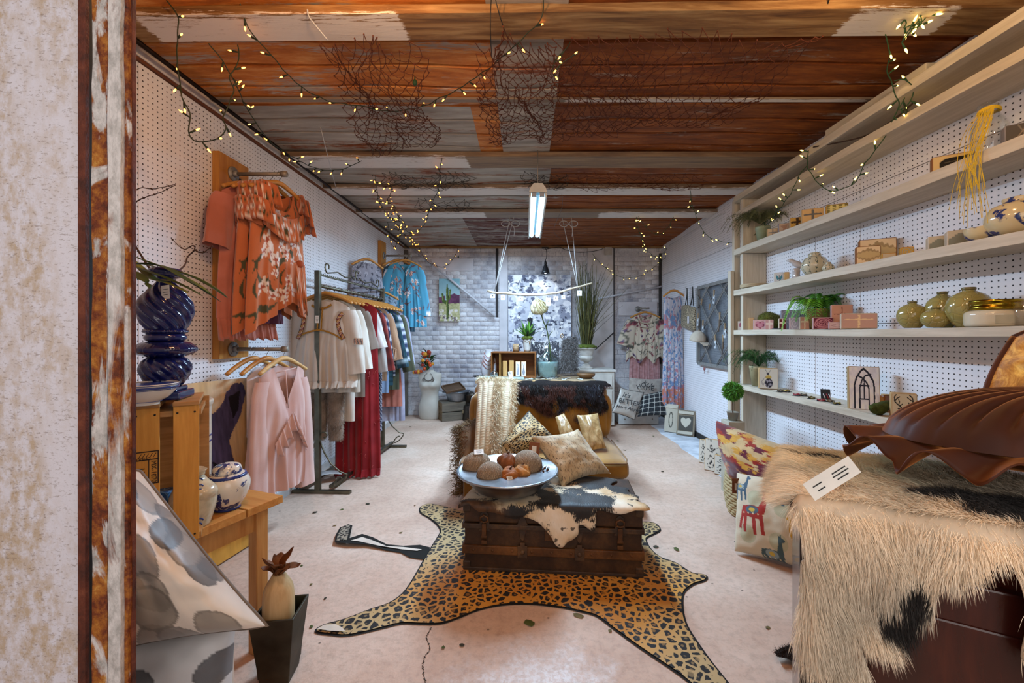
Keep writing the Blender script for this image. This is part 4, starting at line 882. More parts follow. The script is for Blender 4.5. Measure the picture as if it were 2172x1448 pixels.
# ---------------------------------------------------------------- pots on the crate and table
def china(name, fn, scale=1, base='ded6c8', ink='27366e', rough=.15):
    """white glazed china with a blue pattern made by fn(node, uv, base)"""
    n = NT(name); co = n.coord(); m = fn(n, co); n_ = n.mix(m, C(base), C(ink)); return n.fin(n_, rough, spec=.6, coat=.3)
def sprig(th=.56, sc=34):
    def f(n, co): return n.math('MULTIPLY', n.ramp(n.noise(co, sc, 4, .6, .8), [(th, 0.), (th+.03, 1.)]), n.ramp(n.noise(co, 14, 2), [(.45, 0.), (.5, 1.)]))
    return f
c = P(330, 838, 1.14); mb = MB(); mb.lathe(prof([(.03, 0), (.032, .008), (.05, .02), (.068, .042), (.073, .058), (.070, .058), (.062, .04), (.04, .018), (1e-5, .014)]), 48)
b = thing('china_bowl', 'white china bowl with fine blue rim band on the crate', 'bowl', (-1.045, 1.15, VZ)); o = obj('bowl_body', mb, plain('d5cfc4', .15, spec=.6, var=.04), b); BLU = plain('2b3a78', .2)
b.location = (-1.075, 1.165, VZ)
for z, r, h in ((.050, .0725, .006), (.057, .0742, .0015), (.044, .0708, .0015), (.01, .0345, .003)): m = MB(); m.lathe([(r-.001, z-h/2), (r+.0006, z-h/2), (r+.0012, z+h/2), (r-.001, z+h/2)], 48); obj('rim_band', m, BLU if z != .01 else plain('5a6a96', .2), b)
# stoneware crock behind the crate
c = V((-1.335, 1.56, TZ)); mb = MB(); mb.lathe(prof([(.10, 0), (.112, .02), (.115, .15), (.115, .32), (.12, .345), (.122, .36), (.11, .362), (.105, .33), (.103, .05), (1e-5, .04)], 4), 48)
b = thing('stoneware_crock', 'tall cream stoneware crock with blue stripes behind the crate', 'crock', c); obj('crock_body', mb, plain('c4baa8', .3, spec=.5, var=.08), b)
for z in (.20, .222): m = MB(); m.lathe([(.114, z), (.1165, z), (.1165, z+.006), (.114, z+.006)], 48); obj('stripe', m, BLU, b)
m = MB(); m.box(P(352, 1005, 1.36), (.10, .06, .075), R(-15)); n = NT('blue_tile'); f = n.voro(n.coord(), 40, 'DISTANCE_TO_EDGE'); q = n.fin(n.ramp(f, [(.02, C('6fa0cc')), (.08, C('1f5a96'))]), .2, spec=.6)
t = thing('blue_box', 'bright blue patterned tin beside the crate slats', 'box'); m = MB(); c = P(352, 1012, 1.36); m.box((c.x, c.y, TZ+.055), (.10, .06, .11), R(-15)); obj('tin', m, q, t, bev=.003)
# cream pitcher with scroll marks
c = P(410, 1098, 1.33); c.z = TZ; mb = MB(); mb.lathe(prof([(.042, 0), (.047, .01), (.062, .07), (.058, .11), (.034, .15), (.024, .17), (.030, .182), (.026, .182)]), 40, fn=lambda r, z, th: r+(.016*max(0, math.cos(th))**4 if z > .165 else 0)+(.02*max(0, math.cos(th))**3 if .09 < z < .15 else 0)*math.sin((z-.09)/.06*PI))
n = NT('crackle_cream'); n.bump(n.voro(n.coord(), 160), .1, .001); CRK = n.fin(n.ramp(n.noise(n.coord(), 60, 3), [(.3, C('b5a68a')), (.7, C('cbbd9f'))]), .16, spec=.6, coat=.3)
b = thing('cream_pitcher', 'cream crackle-glazed pitcher with blue scrolls in front of crate', 'pitcher', c, R(-15)); obj('pitcher_body', mb, CRK, b)
for (x, z, r) in ((.052, .155, .009), (.057, .138, .007), (.056, .122, .008), (.056, .03, .008), (.052, .016, .007), (.0, .174, .009)):
    m = MB(); a0 = 0 if x > .01 else -PI/2; m.tube([(x+.006*math.cos(a)*.8, -.022+r*math.cos(a), z+r*math.sin(a)) if x > .01 else (r*math.cos(a)*1.6, -.029, z+r*.5*math.sin(a)) for a in np.linspace(0, 4.6, 12)], .0022, 6); obj('scroll', m, BLU, b)
# ginger jar
c = P(482, 1072, 1.46); c.z = TZ; b = thing('ginger_jar', 'small blue and white lidded ginger jar near the table corner', 'jar', c)
JW = china('blue_white_china', sprig(.53, 26), base='d9d2c4'); mb = MB(); mb.lathe(prof([(.036, 0), (.038, .006), (.058, .04), (.070, .085), (.058, .118), (.040, .128)]), 48); obj('jar_body', mb, JW, b)
mb = MB(); mb.lathe(prof([(.040, .124), (.044, .128), (.044, .136), (.038, .152), (.018, .160), (1e-5, .161)]), 40); obj('lid', mb, china('lid_china', sprig(.46, 30)), b)
for z, r in ((.118, .060), (.006, .041)): m = MB(); m.lathe([(r-.003, z-.004), (r+.0005, z-.004), (r-.003, z+.005)], 40); obj('band', m, BLU, b)
# ---------------------------------------------------------------- leaning canvas painting of a dark animal
def cowpaint(u, v):
    x, y = u, 1-v      # y up, 0..1
    def bg(x, y):
        k = fbm(x*1.5, y*2, 3, 4)[:, None]; r = fbm(x*9, y*3, 3, 9)[:, None]; a = np.array(C('c7bba8'))*(1-k)+np.array(C('c99a52'))*k
        lo = smooth(.75, .35, y)[:, None]; return (a*(1-lo)+np.array(C('c48f3c'))*lo)*(.75+.45*r)
    head = [(.02, .90), (.10, .93), (.2, .90), (.27, .85), (.36, .82), (.45, .84), (.58, .93), (.72, .975), (.86, .96), (.88, .90), (.82, .84), (.74, .76), (.62, .70), (.55, .64), (.57, .58), (.60, .50), (.58, .44), (.68, .38), (.71, .30), (.66, .24), (.55, .22), (.45, .17), (.30, .13), (.0, .10), (-.1, .3), (-.1, .8)]
    xx = x+(fbm(x, y, 14, 1)-.5)*.05; yy = y+(fbm(x, y, 14, 2)-.5)*.035; c = bg(x, y); m = inpoly(xx, yy, head)
    k = fbm(x*2, y, 8, 5)[:, None]; c[m] = (np.array(C('2b2840'))*(1-k)+np.array(C('57507a'))*k)[m]*(.5+fbm(x*5, y*2, 7, 8)[m][:, None])
    for poly, col in (([(.6, .9), (.8, .93), (.74, .82), (.64, .77)], '15121d'), ([(.05, .82), (.18, .85), (.14, .7), (.04, .6)], '6d6a8c'), ([(.30, .55), (.42, .5), (.40, .42), (.3, .46)], '120f18')):
        mm = inpoly(xx, yy, poly); c[mm] = C(col)
    mm = ((xx-.42)/.22)**2+((yy-.27)/.10)**2 < 1; kk = fbm(x*3, y*3, 9, 11)[:, None]; c[mm] = (np.array(C('3b3350'))*(1-kk)+np.array(C('e0d8de'))*kk*1.1)[mm]*np.where(kk > .45, 1, .7)[mm]
    mm = ((xx-.52)/.07)**2+((yy-.22)/.06)**2 < 1; c[mm] = C('1a1622'); return c
A0, A1 = P(400, 812, 2.40), P(533, 800, 2.36); B0, B1 = P(395, 1165, 2.22), P(560, 1137, 2.20)
B0.z = B1.z = .012; B1 = G(566, 1136, .012); B0 = V((B1.x-.46, B1.y-.02, .012)); A1 = P(533, 800, B1.y+.13); A0, A1, B1, B0 = V((-1.66, 1.98, .945)), V((-1.60, 2.40, .935)), V((-1.52, 2.42, .012)), V((-1.58, 1.99, .012))
t = thing('animal_painting', 'unframed canvas painting of a dark blue animal head on ochre', 'painting')
picture('canvas_face', lambda u, v: (A0*(1-u)+A1*u)*(1-v)+(B0*(1-u)+B1*u)*v, 110, 220, cowpaint, t)
nrm = (A1-A0).cross(B0-A0).normalized(); nrm = -nrm if nrm.x > 0 else nrm
mb = MB(); q = [A0, A1, B1, B0]; mb.add([p+nrm*.001 for p in q]+[p+nrm*.03 for p in q], [(0, 1, 2, 3), (7, 6, 5, 4), (1, 0, 4, 5), (2, 1, 5, 6), (3, 2, 6, 7), (0, 3, 7, 4)]); obj('stretcher', mb, plain('cfc4b0', .8), t)
# plastic-wrapped stack behind the pink blouse
for i, (px, py, w_, h_) in enumerate(((605, 1010, .13, .17), (628, 1000, .10, .15))):
    c = G(px, 1045+i*-4, 0); mb = MB(); mb.box((c.x, c.y+.06, h_/2+.002), (w_, .03, h_), R(10)); o = thing('wrapped_tile', ('pale patterned cardboard-wrapped tile on the floor under the pink blouse', 'second wrapped tile behind it at the clothes rack foot')[i], 'tile'); obj('tile_body', mb, leopard_mat('ornament_print', 24, ('c6c2ba', 'd0ccc4', 'd8d4cc'), ('3a3c42', '50525a')), o, bev=.003)
# ---------------------------------------------------------------- tall tapered planter with dried flower, lower left
c = G(543, 1432, 0); c.x = -.855; Yp = c.y
b = thing('tapered_planter', 'dark square tapered zinc planter on the floor by the table leg', 'planter', (c.x, Yp, 0), R(8))
mb = MB(); h = .235
vs = [(-.045, -.045, 0), (.045, -.045, 0), (.045, .045, 0), (-.045, .045, 0), (-.07, -.07, h), (.07, -.07, h), (.07, .07, h), (-.07, .07, h), (-.062, -.062, h), (.062, -.062, h), (.062, .062, h), (-.062, .062, h), (-.05, -.05, .03), (.05, -.05, .03), (.05, .05, .03), (-.05, .05, .03)]
mb.add(vs, [(3, 2, 1, 0)]+[(i, (i+1) % 4, (i+1) % 4+4, i+4) for i in range(4)]+[(i+4, (i+1) % 4+4, (i+1) % 4+8, i+8) for i in range(4)]+[(i+8, (i+1) % 4+8, (i+1) % 4+12, i+12) for i in range(4)]+[(12, 13, 14, 15)])
obj('planter_body', mb, metal('4a463c', .55, .4, 9), b, bev=.002)
b2 = thing('gourd_vase', 'cream gourd-shaped wooden vase inside the tapered planter', 'vase', (c.x-.005, Yp+.0, .035)); mb = MB(); mb.lathe(prof([(.03, 0), (.045, .1), (.05, .2), (.045, .27), (.025, .31), (.02, .32)]), 28); obj('vase_body', mb, wood('b08d5c', 'd2b486', 'Z'), b2)
fl = thing('wood_flower', 'curled brown dried-wood flower in the gourd vase', 'dried flower', (c.x-.005, Yp, .34)); WF = plain('6e3f1a', .65, var=.4, scale=20)
for k in range(9):
    a = k*2.4; mb = MB(); tip = V((math.cos(a)*(.03+.004*k), math.sin(a)*.035, .03+.012*(k % 4))); leaf_strip(mb, [V((0, 0, 0)), tip*.5+V((0, 0, .012)), tip, tip+V((math.cos(a)*.012, math.sin(a)*.01, .012+.012*(k % 2)))], .02, 5, .5); obj('petal', mb, WF, fl, solid=.0015)
mb = MB(); mb.cyl((0, 0, -.08), (0, 0, .02), .004); obj('stem', mb, WF, fl)
# ---------------------------------------------------------------- pebble-print cushions, near left
def pebcol(scale, seed):
    def f(u, v):
        base = np.array(C('d8ccbe'))*(.85+.25*fbm(u, v, 5, seed)[:, None]); c = base.copy(); g = np.random.RandomState(seed)
        for i in range(26):
            cx, cy = g.uniform(-.05, 1.05, 2); rx, ry = g.uniform(.09, .15), g.uniform(.07, .12); a = g.uniform(0, 3); dx, dy = u-cx, v-cy
            x = dx*math.cos(a)+dy*math.sin(a); y = -dx*math.sin(a)+dy*math.cos(a); d = (abs(x)/rx)**2.4+(abs(y)/ry)**2.4; m = d < 1
            t0 = np.array(C(['5a5552', '6f6862', '84796e', '4a4645', '7e7468'][i % 5])); k = fbm(u+i, v, 9, i)[:, None]; q = t0*(.75+.6*k)*(1-.35*(d[:, None] > .72))
            c[m] = c[m]*.12+q[m]*.88
        return c
    return f
SAT = colmat(.45, .2, .4, bump=.05)
pillow('pebble_cushion', 'big grey and cream pebble-print cushion in the left foreground', 'cushion', [P(150, 950, .88), P(296, 1000, .93), P(566, 1328, .90), P(180, 1392, .80)], .17, SAT, 110, 110, .06, 3, drawfn=pebcol(1, 4), piping=(plain('6b5e52', .7), .005), wr=.014)
pillow('pebble_cushion', 'lower blue-grey pebble-print cushion under the bigger one', 'cushion', [P(120, 1330, .84), P(500, 1325, .92), P(498, 1640, .90), P(120, 1640, .80)], .09, SAT, 90, 90, .04, 3, drawfn=lambda u, v: pebcol(1, 9)(u, v)*np.array([.85, .97, 1.15]), wr=.012)
# ---------------------------------------------------------------- hangers, garments
HW = wood('a06428', 'd09850', 'X', 2, .4, .08); WIRE = metal('b8b8ba', .25)
def make_hanger(name='wooden_hanger', label='', loc=(0, 0, 0), rz=0, group=None, w=.42, col=None):
    """origin at the hook top; shoulders 0.075-0.14 below"""
    t = thing(name, label, 'hanger', loc, rz, group)
    pts = spline([(-w/2, -.006, -.145), (-w*.3, 0, -.105), (-.04, 0, -.075), (0, 0, -.068), (.04, 0, -.075), (w*.3, 0, -.105), (w/2, -.006, -.145)], 5)
    mb = MB(); mb.tube(pts, [lerp(.012, .017, 1-abs(i/(len(pts)-1)*2-1)) for i in range(len(pts))], 8, flat=.42 if False else .9); obj('shoulder_bar', mb, col or HW, t)
    mb = MB(); mb.tube(spline([(0, 0, -.066), (0, 0, -.045), (.012, 0, -.03), (.017, 0, -.014), (.006, 0, -.001), (-.010, 0, -.004), (-.016, 0, -.018)], 5), .0016, 6); obj('hook', mb, WIRE, t); return t
def make_garment(name, label, cat, loc, rz, L, W=.40, Wh=.5, mat=None, neck=(.4, .10, .03), sleeve=None, n=7, amp=.018, dep=.07, seed=1, group=None, hem=None, waist=None, drawfn=None, res=(64, 40), sl_mat=None, vneck=False, slope=.07, sdraw=None, top=.0, body='bodice'):
    """origin at the collar point on the hanger bar. W shoulder width, Wh hem width, L length"""
    t = thing(name, label, cat, loc, rz, group)
    def sx(v):
        a = lerp(W, Wh, smooth(0, 1, v)) if waist is None else (lerp(W, waist[0], float(smooth(0, waist[1], v))) if v < waist[1] else lerp(waist[0], Wh, float(smooth(waist[1], 1, v)))); return a/2
    def zt(u, side):
        z = -abs(u)*slope-.02*abs(u)**6; nw, df, db = neck; a = abs(u)/nw
        if a < 1: z -= (df if side < 0 else db)*((1-a) if vneck and side < 0 else math.sqrt(1-a*a))
        return z+top
    def pt(u, v, side):
        U = u*2-1; z0 = zt(U, side); h = hem(U) if hem else 0; z1 = -L+h; z = lerp(z0, z1, v); x = U*float(sx(v))
        d = dep*(.5+.5*float(smooth(0, .35, v)))*math.sqrt(max(0, 1-U*U)); a = amp*float(smooth(.08, 1, v))
        f = a*(2.4*mnoise.noise(V((U*n*.62+seed*3, v*.9, seed)))+.5*math.sin(n*1.3*PI*U+seed*2+v*2+2*mnoise.noise(V((U*2, v*2, seed+5)))))+.006*mnoise.noise(V((U*4+seed, v*5, seed)))
        e = 1-abs(U)**8
        return V((x+.25*a*math.cos(n*PI*U+seed)*e, side*d+f*e*.8, z))
    mb = MB(); nu, nv = res; k0 = 0
    mb.grid(lambda u, v: pt(u, v, -1), nu, nv); nf = len(mb.v); mb.grid(lambda u, v: pt(1-u, v, 1), nu//2, nv//2)
    if drawfn:
        u, v = np.meshgrid(np.arange(nu+1)/nu, np.arange(nv+1)/nv); cf = drawfn(u.ravel(), v.ravel()); u2, v2 = np.meshgrid(np.arange(nu//2+1)/(nu//2), np.arange(nv//2+1)/(nv//2)); mb.col = np.vstack([cf, drawfn(u2.ravel(), v2.ravel())*.9])
    obj(body, mb, mat, t); t['_w'] = W
    if sleeve:
        Ls, ang, r0, r1 = sleeve[:4]
        for s in (-1, 1):
            sh = V((s*W/2*.93, 0, zt(.93, -1)-.045)); dr = V((s*math.sin(ang), 0, -math.cos(ang)))
            sd = V((0, 1, 0)); up = dr.cross(sd); q = MB(); ns = 24; nl = 16
            def sp(u, v, s=s):
                r = lerp(r0, r1, v); th = u*2*PI; c = sh+dr*(Ls*v)-V((0, 0, 1))*.0
                if v < .12: c -= V((s*.02*(1-v/.12), 0, -.01))
                w_ = 1+(.09*math.sin(5*th+v*3+seed)+.05*math.sin(9*th+v*7))*min(1, v*3)
                return c+sd*math.cos(th)*r*.55*w_+up*math.sin(th)*r*w_
            q.grid(sp, ns, nl, closed=True)
            if sdraw or drawfn:
                u, v = np.meshgrid(np.arange(ns)/ns, np.arange(nl+1)/nl); q.col = (sdraw or drawfn)(u.ravel()*.4+.3, v.ravel()*(Ls/L))
            obj('sleeve', q, sl_mat or mat, t)
    t['_pt'] = 0; return t, pt
def frill(parent, fn, w, mat, n=120, waves=14, amp=.014, name='frill', drawfn=None, flare=0, seed=0):
    """gathered strip hanging from curve fn(t); fn returns a point; hangs down by w"""
    mb = MB()
    def q(u, v):
        p = V(fn(u)); a = math.sin(u*waves*2*PI+seed)+.4*math.sin(u*waves*3.7*PI+seed); o = amp*a*v**.8
        return p+V((flare*v*(u-.5)*2, -abs(.012*v)-abs(o)*.6-o*.5, -w*v*(1+.05*a)))
    mb.grid(q, n, 6)
    if drawfn: u, v = np.meshgrid(np.arange(n+1)/n, np.arange(7)/6); mb.col = drawfn(u.ravel(), v.ravel())
    return obj(name, mb, mat, parent, solid=.0012)
def floral(base, blooms, leaf, nb=26, seed=1, size=.05, asp=1.0, alt=None, under=.12):
    """printed cloth: scattered blooms with darker hearts and paired leaves; u,v cloth coordinates"""
    g = np.random.RandomState(seed); P_ = [(g.rand(), g.rand(), g.uniform(.6, 1.3)*size, g.uniform(0, 6.28), g.randint(len(blooms))) for _ in range(nb)]; Q_ = [(g.rand(), g.rand(), g.uniform(.7, 1.3)*size, g.uniform(0, 6.28)) for _ in range(int(nb*1.3))]
    def f(u, v):
        c = np.empty((len(u), 3)); k = fbm(u, v*asp, 4, seed)[:, None]; c[:] = np.array(C(base))*(1-under+2*under*k)
        def petal(x, y, r, a, n=5): th = np.arctan2(y, x); d = np.hypot(x, y); return d < r*(.72+.28*np.cos(n*(th-a)))
        for (cx, cy, r, a) in Q_:
            dx, dy = u-cx, (v-cy)*asp; x = dx*math.cos(a)+dy*math.sin(a); y = -dx*math.sin(a)+dy*math.cos(a)
            m = (np.abs(y-.35*x*x/r) < r*.26*(1-(x/r/1.5)**2)); m &= (np.abs(x) < r*1.5); c[m] = np.array(C(leaf))*(.8+.5*k[m])
        for (cx, cy, r, a, b) in P_:
            x, y = u-cx, (v-cy)*asp; m = petal(x, y, r, a); c[m] = np.array(C(blooms[b]))*(.85+.3*k[m]); m = petal(x+r*.1, y-r*.1, r*.42, a+.6); c[m] = C(alt or leaf)
        return c
    return f
CM = colmat(.8, .25, .2, bumpscale=200)
def mulc(fn, m): return lambda u, v: fn(u, v)*np.array(m)
def fn_lin(a, b): return lambda u: V(a)*(1-u)+V(b)*u
def add_tag(par, c, size=(.03, .05), rz=0): return price_tag(par, c, size, (0, 0, rz))
# ---------------------------------------------------------------- wooden display boards with pipe arms
def pipe_arm(par, p, L, d=(1, 0, 0), r=.0115):
    d = V(d).normalized(); m = MB(); m.cyl(V(p), V(p)+d*.008, .042, n=20); m.cyl(V(p)+d*.006, V(p)+d*.03, .02, .016, 14); o = obj('flange', m, plain('8a8886', .5, .3), par)
    for a in range(4):
        th = a*PI/2+.78; q = V(p)+d*.009+V((0, math.cos(th)*.031, math.sin(th)*.031)) if abs(d.x) > .5 else V(p)+d*.009+V((math.cos(th)*.031, 0, math.sin(th)*.031)); m = MB(); m.ball(q, .0045, 8, 6); obj('screw', m, STEEL, o)
    m = MB(); m.cyl(V(p)+d*.01, V(p)+d*L, r, n=12); m.cyl(V(p)+d*(L-.025), V(p)+d*(L+.006), r*1.5, n=12); return obj('pipe', m, STEEL, par)
PB = wood('9a5f22', 'c08840', 'Z', .7, .45, .15); XB = XL+.02
t = thing('pipe_rack_board', 'tall honey pine plank on left pegboard with two pipe arms', 'board', (XL, 2.43, 0)); m = MB(); m.box((.022, 0, (2.215+1.045)/2), (.040, .245, 1.17)); obj('plank', m, PB, t, bev=.002)
m = MB(); m.lathe([(1e-5, 0), (.02, .0006), (.021, 0)], 16, (.042, .05, 2.10), M=Matrix.Rotation(R(90), 4, 'Y'), sy=1.2); obj('knot', m, plain('5a3218', .6), t)
pipe_arm(t, (.042, -.015, 2.125), .31); pipe_arm(t, (.042, -.015, 1.098), .315)
t = thing('pipe_rack_board', 'narrow pine plank beside the back corner holding the blue floral top', 'board', (XL, 4.98, 0)); m = MB(); m.box((.022, 0, 1.75), (.040, .17, 1.10)); obj('plank', m, PB, t, bev=.002); pipe_arm(t, (.042, .0, 2.13), .33)
# orange floral blouses on the upper arm
ORF = floral('b8683f', ['d8c8bc', 'c9b0a2', 'e0d4ca'], '47452e', 30, 3, .07, 1.15, 'a0503a'); AX = XL+.043
def hang(px, py, Y, zrail, dz=0): return P(px, py, Y)
X0 = -1.47
for i, (x, y) in enumerate(((-1.62, 2.425), (-1.56, 2.425), (-1.50, 2.42), (-1.445, 2.415))):
    make_hanger('wooden_hanger', ('wooden hanger nearest the plank on the upper pipe arm', 'second wooden hanger on the upper pipe arm', 'third wooden hanger on the upper pipe arm', 'outermost wooden hanger on the upper pipe arm')[i], (x, y, 2.138), R(80-2*i), group='hangers on the upper pipe arm', w=.38)
PNK = cloth('a8614c', 'b87060', 5, .4)
g_, pt = make_garment('pink_shirt', 'dusty pink long shirt with ruffled hem behind the orange floral blouses', 'top', (-1.62, 2.40, 2.055), R(80), .78, .34, .40, PNK, neck=(.4, .05, .03), sleeve=(.28, .15, .07, .075), n=6, amp=.012, seed=2, dep=.035)
frill(g_, lambda u: pt(u, 1, -1), .12, PNK, waves=10); m = MB()
g_, pt = make_garment('plum_skirt', 'plum skirt hem hanging below the orange floral blouses', 'skirt', (-1.58, 2.47, 1.58), R(80), .33, .26, .32, cloth('5b3448', '6e4058', 5, .4), neck=(.9, .01, .01), n=11, amp=.014, seed=5, dep=.04, body='skirt_panel')
def hemf(U): return .16*(-abs(U))+.05
for i, (x, y, lab) in enumerate(((-1.545, 2.425, 'orange floral ruffle blouse between the pink top and the front one'), (-1.455, 2.415, 'front orange floral blouse with tiered ruffle sleeves and tied waist'))):
    L = .72; g_, pt = make_garment('floral_blouse', lab, 'blouse', (x, y, 2.06), R(80-5*i), L, .34, .42, CM, neck=(.5, .15, .05), n=6, amp=.016, seed=3+i*2, dep=.05, drawfn=mulc(ORF, (1, 1, 1)), res=(110, 80), hem=lambda U: .05-.16*abs(U-.3), group='orange floral blouses on the upper arm')
    for s in (-1, 1):
        for k, (w_, dz, dx) in enumerate(((.15, -.02, .0), (.13, -.10, .02), (.12, -.0, -.05))):
            frill(g_, lambda u, s=s, dz=dz, dx=dx: V((s*(.135+dx*.8+.04*math.sin(u*PI)), -.075+.15*u-.02, -.045+dz+.03*math.sin(u*PI))), w_, CM, 60, 4, .022, 'sleeve_ruffle', mulc(ORF, (1.0, .97, .95)), seed=k)
    frill(g_, lambda u: V((lerp(-.15, .15, u), -.045-.02*math.sin(u*PI), -.13-.07*math.sin(u*PI))), .14, CM, 100, 7, .016, 'neck_ruffle', ORF)
    if i == 1:
        m = MB(); m.ball((.05, -.11, -.46), .022, 10, 8); obj('knot', m, plain('a04c2a', .8), g_)
        for dx, w_, l_ in ((.02, .05, .26), (.09, .06, .30), (-.03, .04, .22)):
            frill(g_, lambda u, dx=dx, w_=w_: V((.05+(dx-.05)*.2+w_*(u-.5), -.11, -.46)), l_, CM, 30, 1.3, .02, 'tie_end', ORF, seed=dx*50)
# pink v-neck blouse and white tops on the lower arm
for i, (x, lab) in enumerate(((-1.60, 'wooden hanger by the plank on the lower pipe arm'), (-1.52, 'middle wooden hanger on the lower pipe arm'), (-1.42, 'pale hanger holding the blush blouse on the lower arm'))):
    make_hanger('wooden_hanger', lab, (x, 2.415, 1.112), R(80), w=.36, col=wood('b88a4c', 'e0c088', 'X') if i == 2 else None)
BL = cloth('c39a90', 'cda79d', 4, .5, .5)
make_garment('white_shirt', 'white shirt on the middle hanger behind the blush blouse', 'top', (-1.53, 2.43, 1.03), R(80), .42, .28, .28, cloth('c9bfc2', 'd4cbcd', 4, .3), neck=(.4, .04, .02), n=5, seed=8, dep=.03)
g_, pt = make_garment('blush_blouse', 'blush pink v-neck blouse with long draped sleeves on lower arm', 'blouse', (-1.42, 2.405, 1.035), R(76), .74, .32, .34, BL, neck=(.55, .26, .03), vneck=True, sleeve=(.66, .04, .05, .07), n=5, amp=.022, seed=4, dep=.06)
for s in (-1, 1): frill(g_, lambda u, s=s: V((s*(.005+.10*u), -.075+.02*u, -.30-.16*u)), .09, BL, 60, 4, .02, 'frill')
m = MB(); m.cyl((-.075, -.02, -.07), (.075, -.02, -.05), .003); m.cyl((0, -.02, -.06), (0, -.04, -.28), .003); obj('strap', m, BL, g_)
# ---------------------------------------------------------------- scroll clothes rack
RK = metal('6a6455', .45, .3, 14); RX, RY0, RY1, RT = -1.55, 3.07, 4.31, 1.66
t = thing('clothes_rack', 'bronze metal clothes rack with scrollwork standing along the left wall', 'rack', (RX, RY0, 0), R(-2.5))
RL = RY1-RY0
for y in (0, RL):
    m = MB(); m.box((0, y, RT/2+.01), (.036, .036, RT-.02)); obj('post', m, RK, t, bev=.002); m = MB(); m.box((.03, y, .012), (.44, .034, .024)); obj('foot', m, RK, t, bev=.002)
    m = MB(); m.box((0, y, RT*.5), (.042, .042, .02)); obj('collar', m, RK, t, bev=.002)
    for s in (-1, 1):
        c = (s*.15+.01, y, .095); sp = [V((s*.012, y, .40)), V((s*.05, y, .30)), V((s*.10, y, .22)), V((s*.17, y, .16))]+[V((c[0]+s*math.cos(a)*(.062-a*.007), y, c[2]-.0+math.sin(-a+.9)*(.062-a*.007))) for a in np.linspace(0, 6.2, 16)]
        m = MB(); m.tube(sp, .006, 6); obj('scroll', m, RK, t)
        sp = [V((s*(.018+.03*(1-math.cos(a)*(1-a*.1))), y, .43+.03*math.sin(a)*(1-a*.1))) for a in np.linspace(0, 5, 14)]; m = MB(); m.tube(sp, .005, 6); obj('small_scroll', m, RK, t)
m = MB(); m.tube([(0, 0, 1.548), (0, RL, 1.548)], .0135, 12); 
for y in np.linspace(.03, RL-.03, 12): m.cyl((0, y-.004, 1.548), (0, y+.004, 1.548), .017, n=12)
obj('hang_rail', m, RK, t)
m = MB(); k = 160
for ph in (0, PI): m.tube([(.006*math.cos(i*.8+ph), RL*i/k, 1.635+.006*math.sin(i*.8+ph)) for i in range(k+1)], .0055, 5)
obj('twisted_rail', m, RK, t)
for d in (.10, -.10):
    m = MB(); m.box((d, RL/2, .05), (.03, RL, .022)); obj('lower_rail', m, RK, t)
def curl(c, r, s, n=16, a0=0, turns=5.2): return [V((0, c[0]+s*math.cos(a+a0)*r*(1-a/turns*.62), c[1]+math.sin(a+a0)*r*(1-a/turns*.62))) for a in np.linspace(0, turns, n)]
for sp in ([V((0, .10, 1.66))]+curl((.13, 1.70), .045, -1, 14, -1.2)[::-1] if False else curl((.14, 1.705), .045, -1, 16, -1.5)[::-1]+[V((0, .30, 1.69)), V((0, .42, 1.665)), V((0, .52, 1.68))]+curl((.585, 1.72), .055, 1, 16, 3.6), [V((0, RL-y.y if False else RL-.0-p.y, p.z)) for p, y in [(q, q) for q in curl((.14, 1.705), .045, -1, 16, -1.5)[::-1]+[V((0, .30, 1.69)), V((0, .42, 1.665)), V((0, .52, 1.68))]+curl((.585, 1.72), .055, 1, 16, 3.6)]]):
    m = MB(); m.tube(sp, .006, 6); obj('top_scroll', m, RK, t)
def rail_x(y): return RX+math.sin(R(2.5))*(y-RY0)
# garments on the rack, front to back
HANG0 = None
def rack_garment(i, y, name, label, cat, L, W, Wh, mat, dx=.0, rz=0, **k):
    global HANG0
    x = rail_x(y); hl = 'wooden hanger on the rack holding the '+name.replace('_', ' ')
    if HANG0 is None: HANG0 = make_hanger('wooden_hanger', hl, (x+.02, y, 1.565), R(rz), 'hangers on the scroll rack')
    else: dup(HANG0, (x+.02, y, 1.565), (0, 0, R(rz)), hl)
    return make_garment(name, label, cat, (x+.02+dx, y, 1.475), R(rz), L, W, Wh, mat, **k)
WB = cloth('bdb0a2', 'c9bdb0', 4, .3, .6); EMB = colmat(.85, 0, .2, bump=0)
def band(parent, pts, w, cols, name='embroidery', off=-.012):
    """flat embroidered strip following pts with a repeating pattern"""
    ps = spline(pts, 8); mb = MB(); c = []
    for i, p in enumerate(ps):
        d = (ps[min(i+1, len(ps)-1)]-ps[max(i-1, 0)]).normalized(); s_ = d.cross(V((0, 1, 0))).normalized()
        for k in range(5): mb.v.append(tuple(p+s_*w*(k/4-.5)+V((0, off, 0)))); c.append(C(cols[0] if k in (0, 4) else cols[1+(i+k) % (len(cols)-1)]))
    for i in range(len(ps)-1):
        for k in range(4): a = i*5+k; mb.f.append((a, a+1, a+6, a+5)); mb.m.append(0); mb.sm.append(True)
    mb.col = c; return obj(name, mb, EMB, parent)
GOLDC = ['8a5a1e', 'b88a3c', '6e4418', 'a87a30']; MIX = ['3c2a1c', 'a86a30', 'd8c8b0', '8c2f24', '6a3c58', 'c89a50']
g_, pt = rack_garment(0, 3.13, 'peasant_blouse', 'white peasant blouse with gold and red embroidery at the rack front', 'blouse', .66, .38, .50, WB, neck=(.42, .035, .02), sleeve=(.47, .10, .075, .09), n=8, amp=.020, seed=1, dep=.07)
def onf(x, z, g=None, L=.66, W=.38, Wh=.50):
    v = -z/L; w_ = lerp(W, Wh, float(smooth(0, 1, v)))/2; return pt(min(1, max(0, x/w_*.5+.5)), max(0, v), -1)+V((0, -.004, 0))
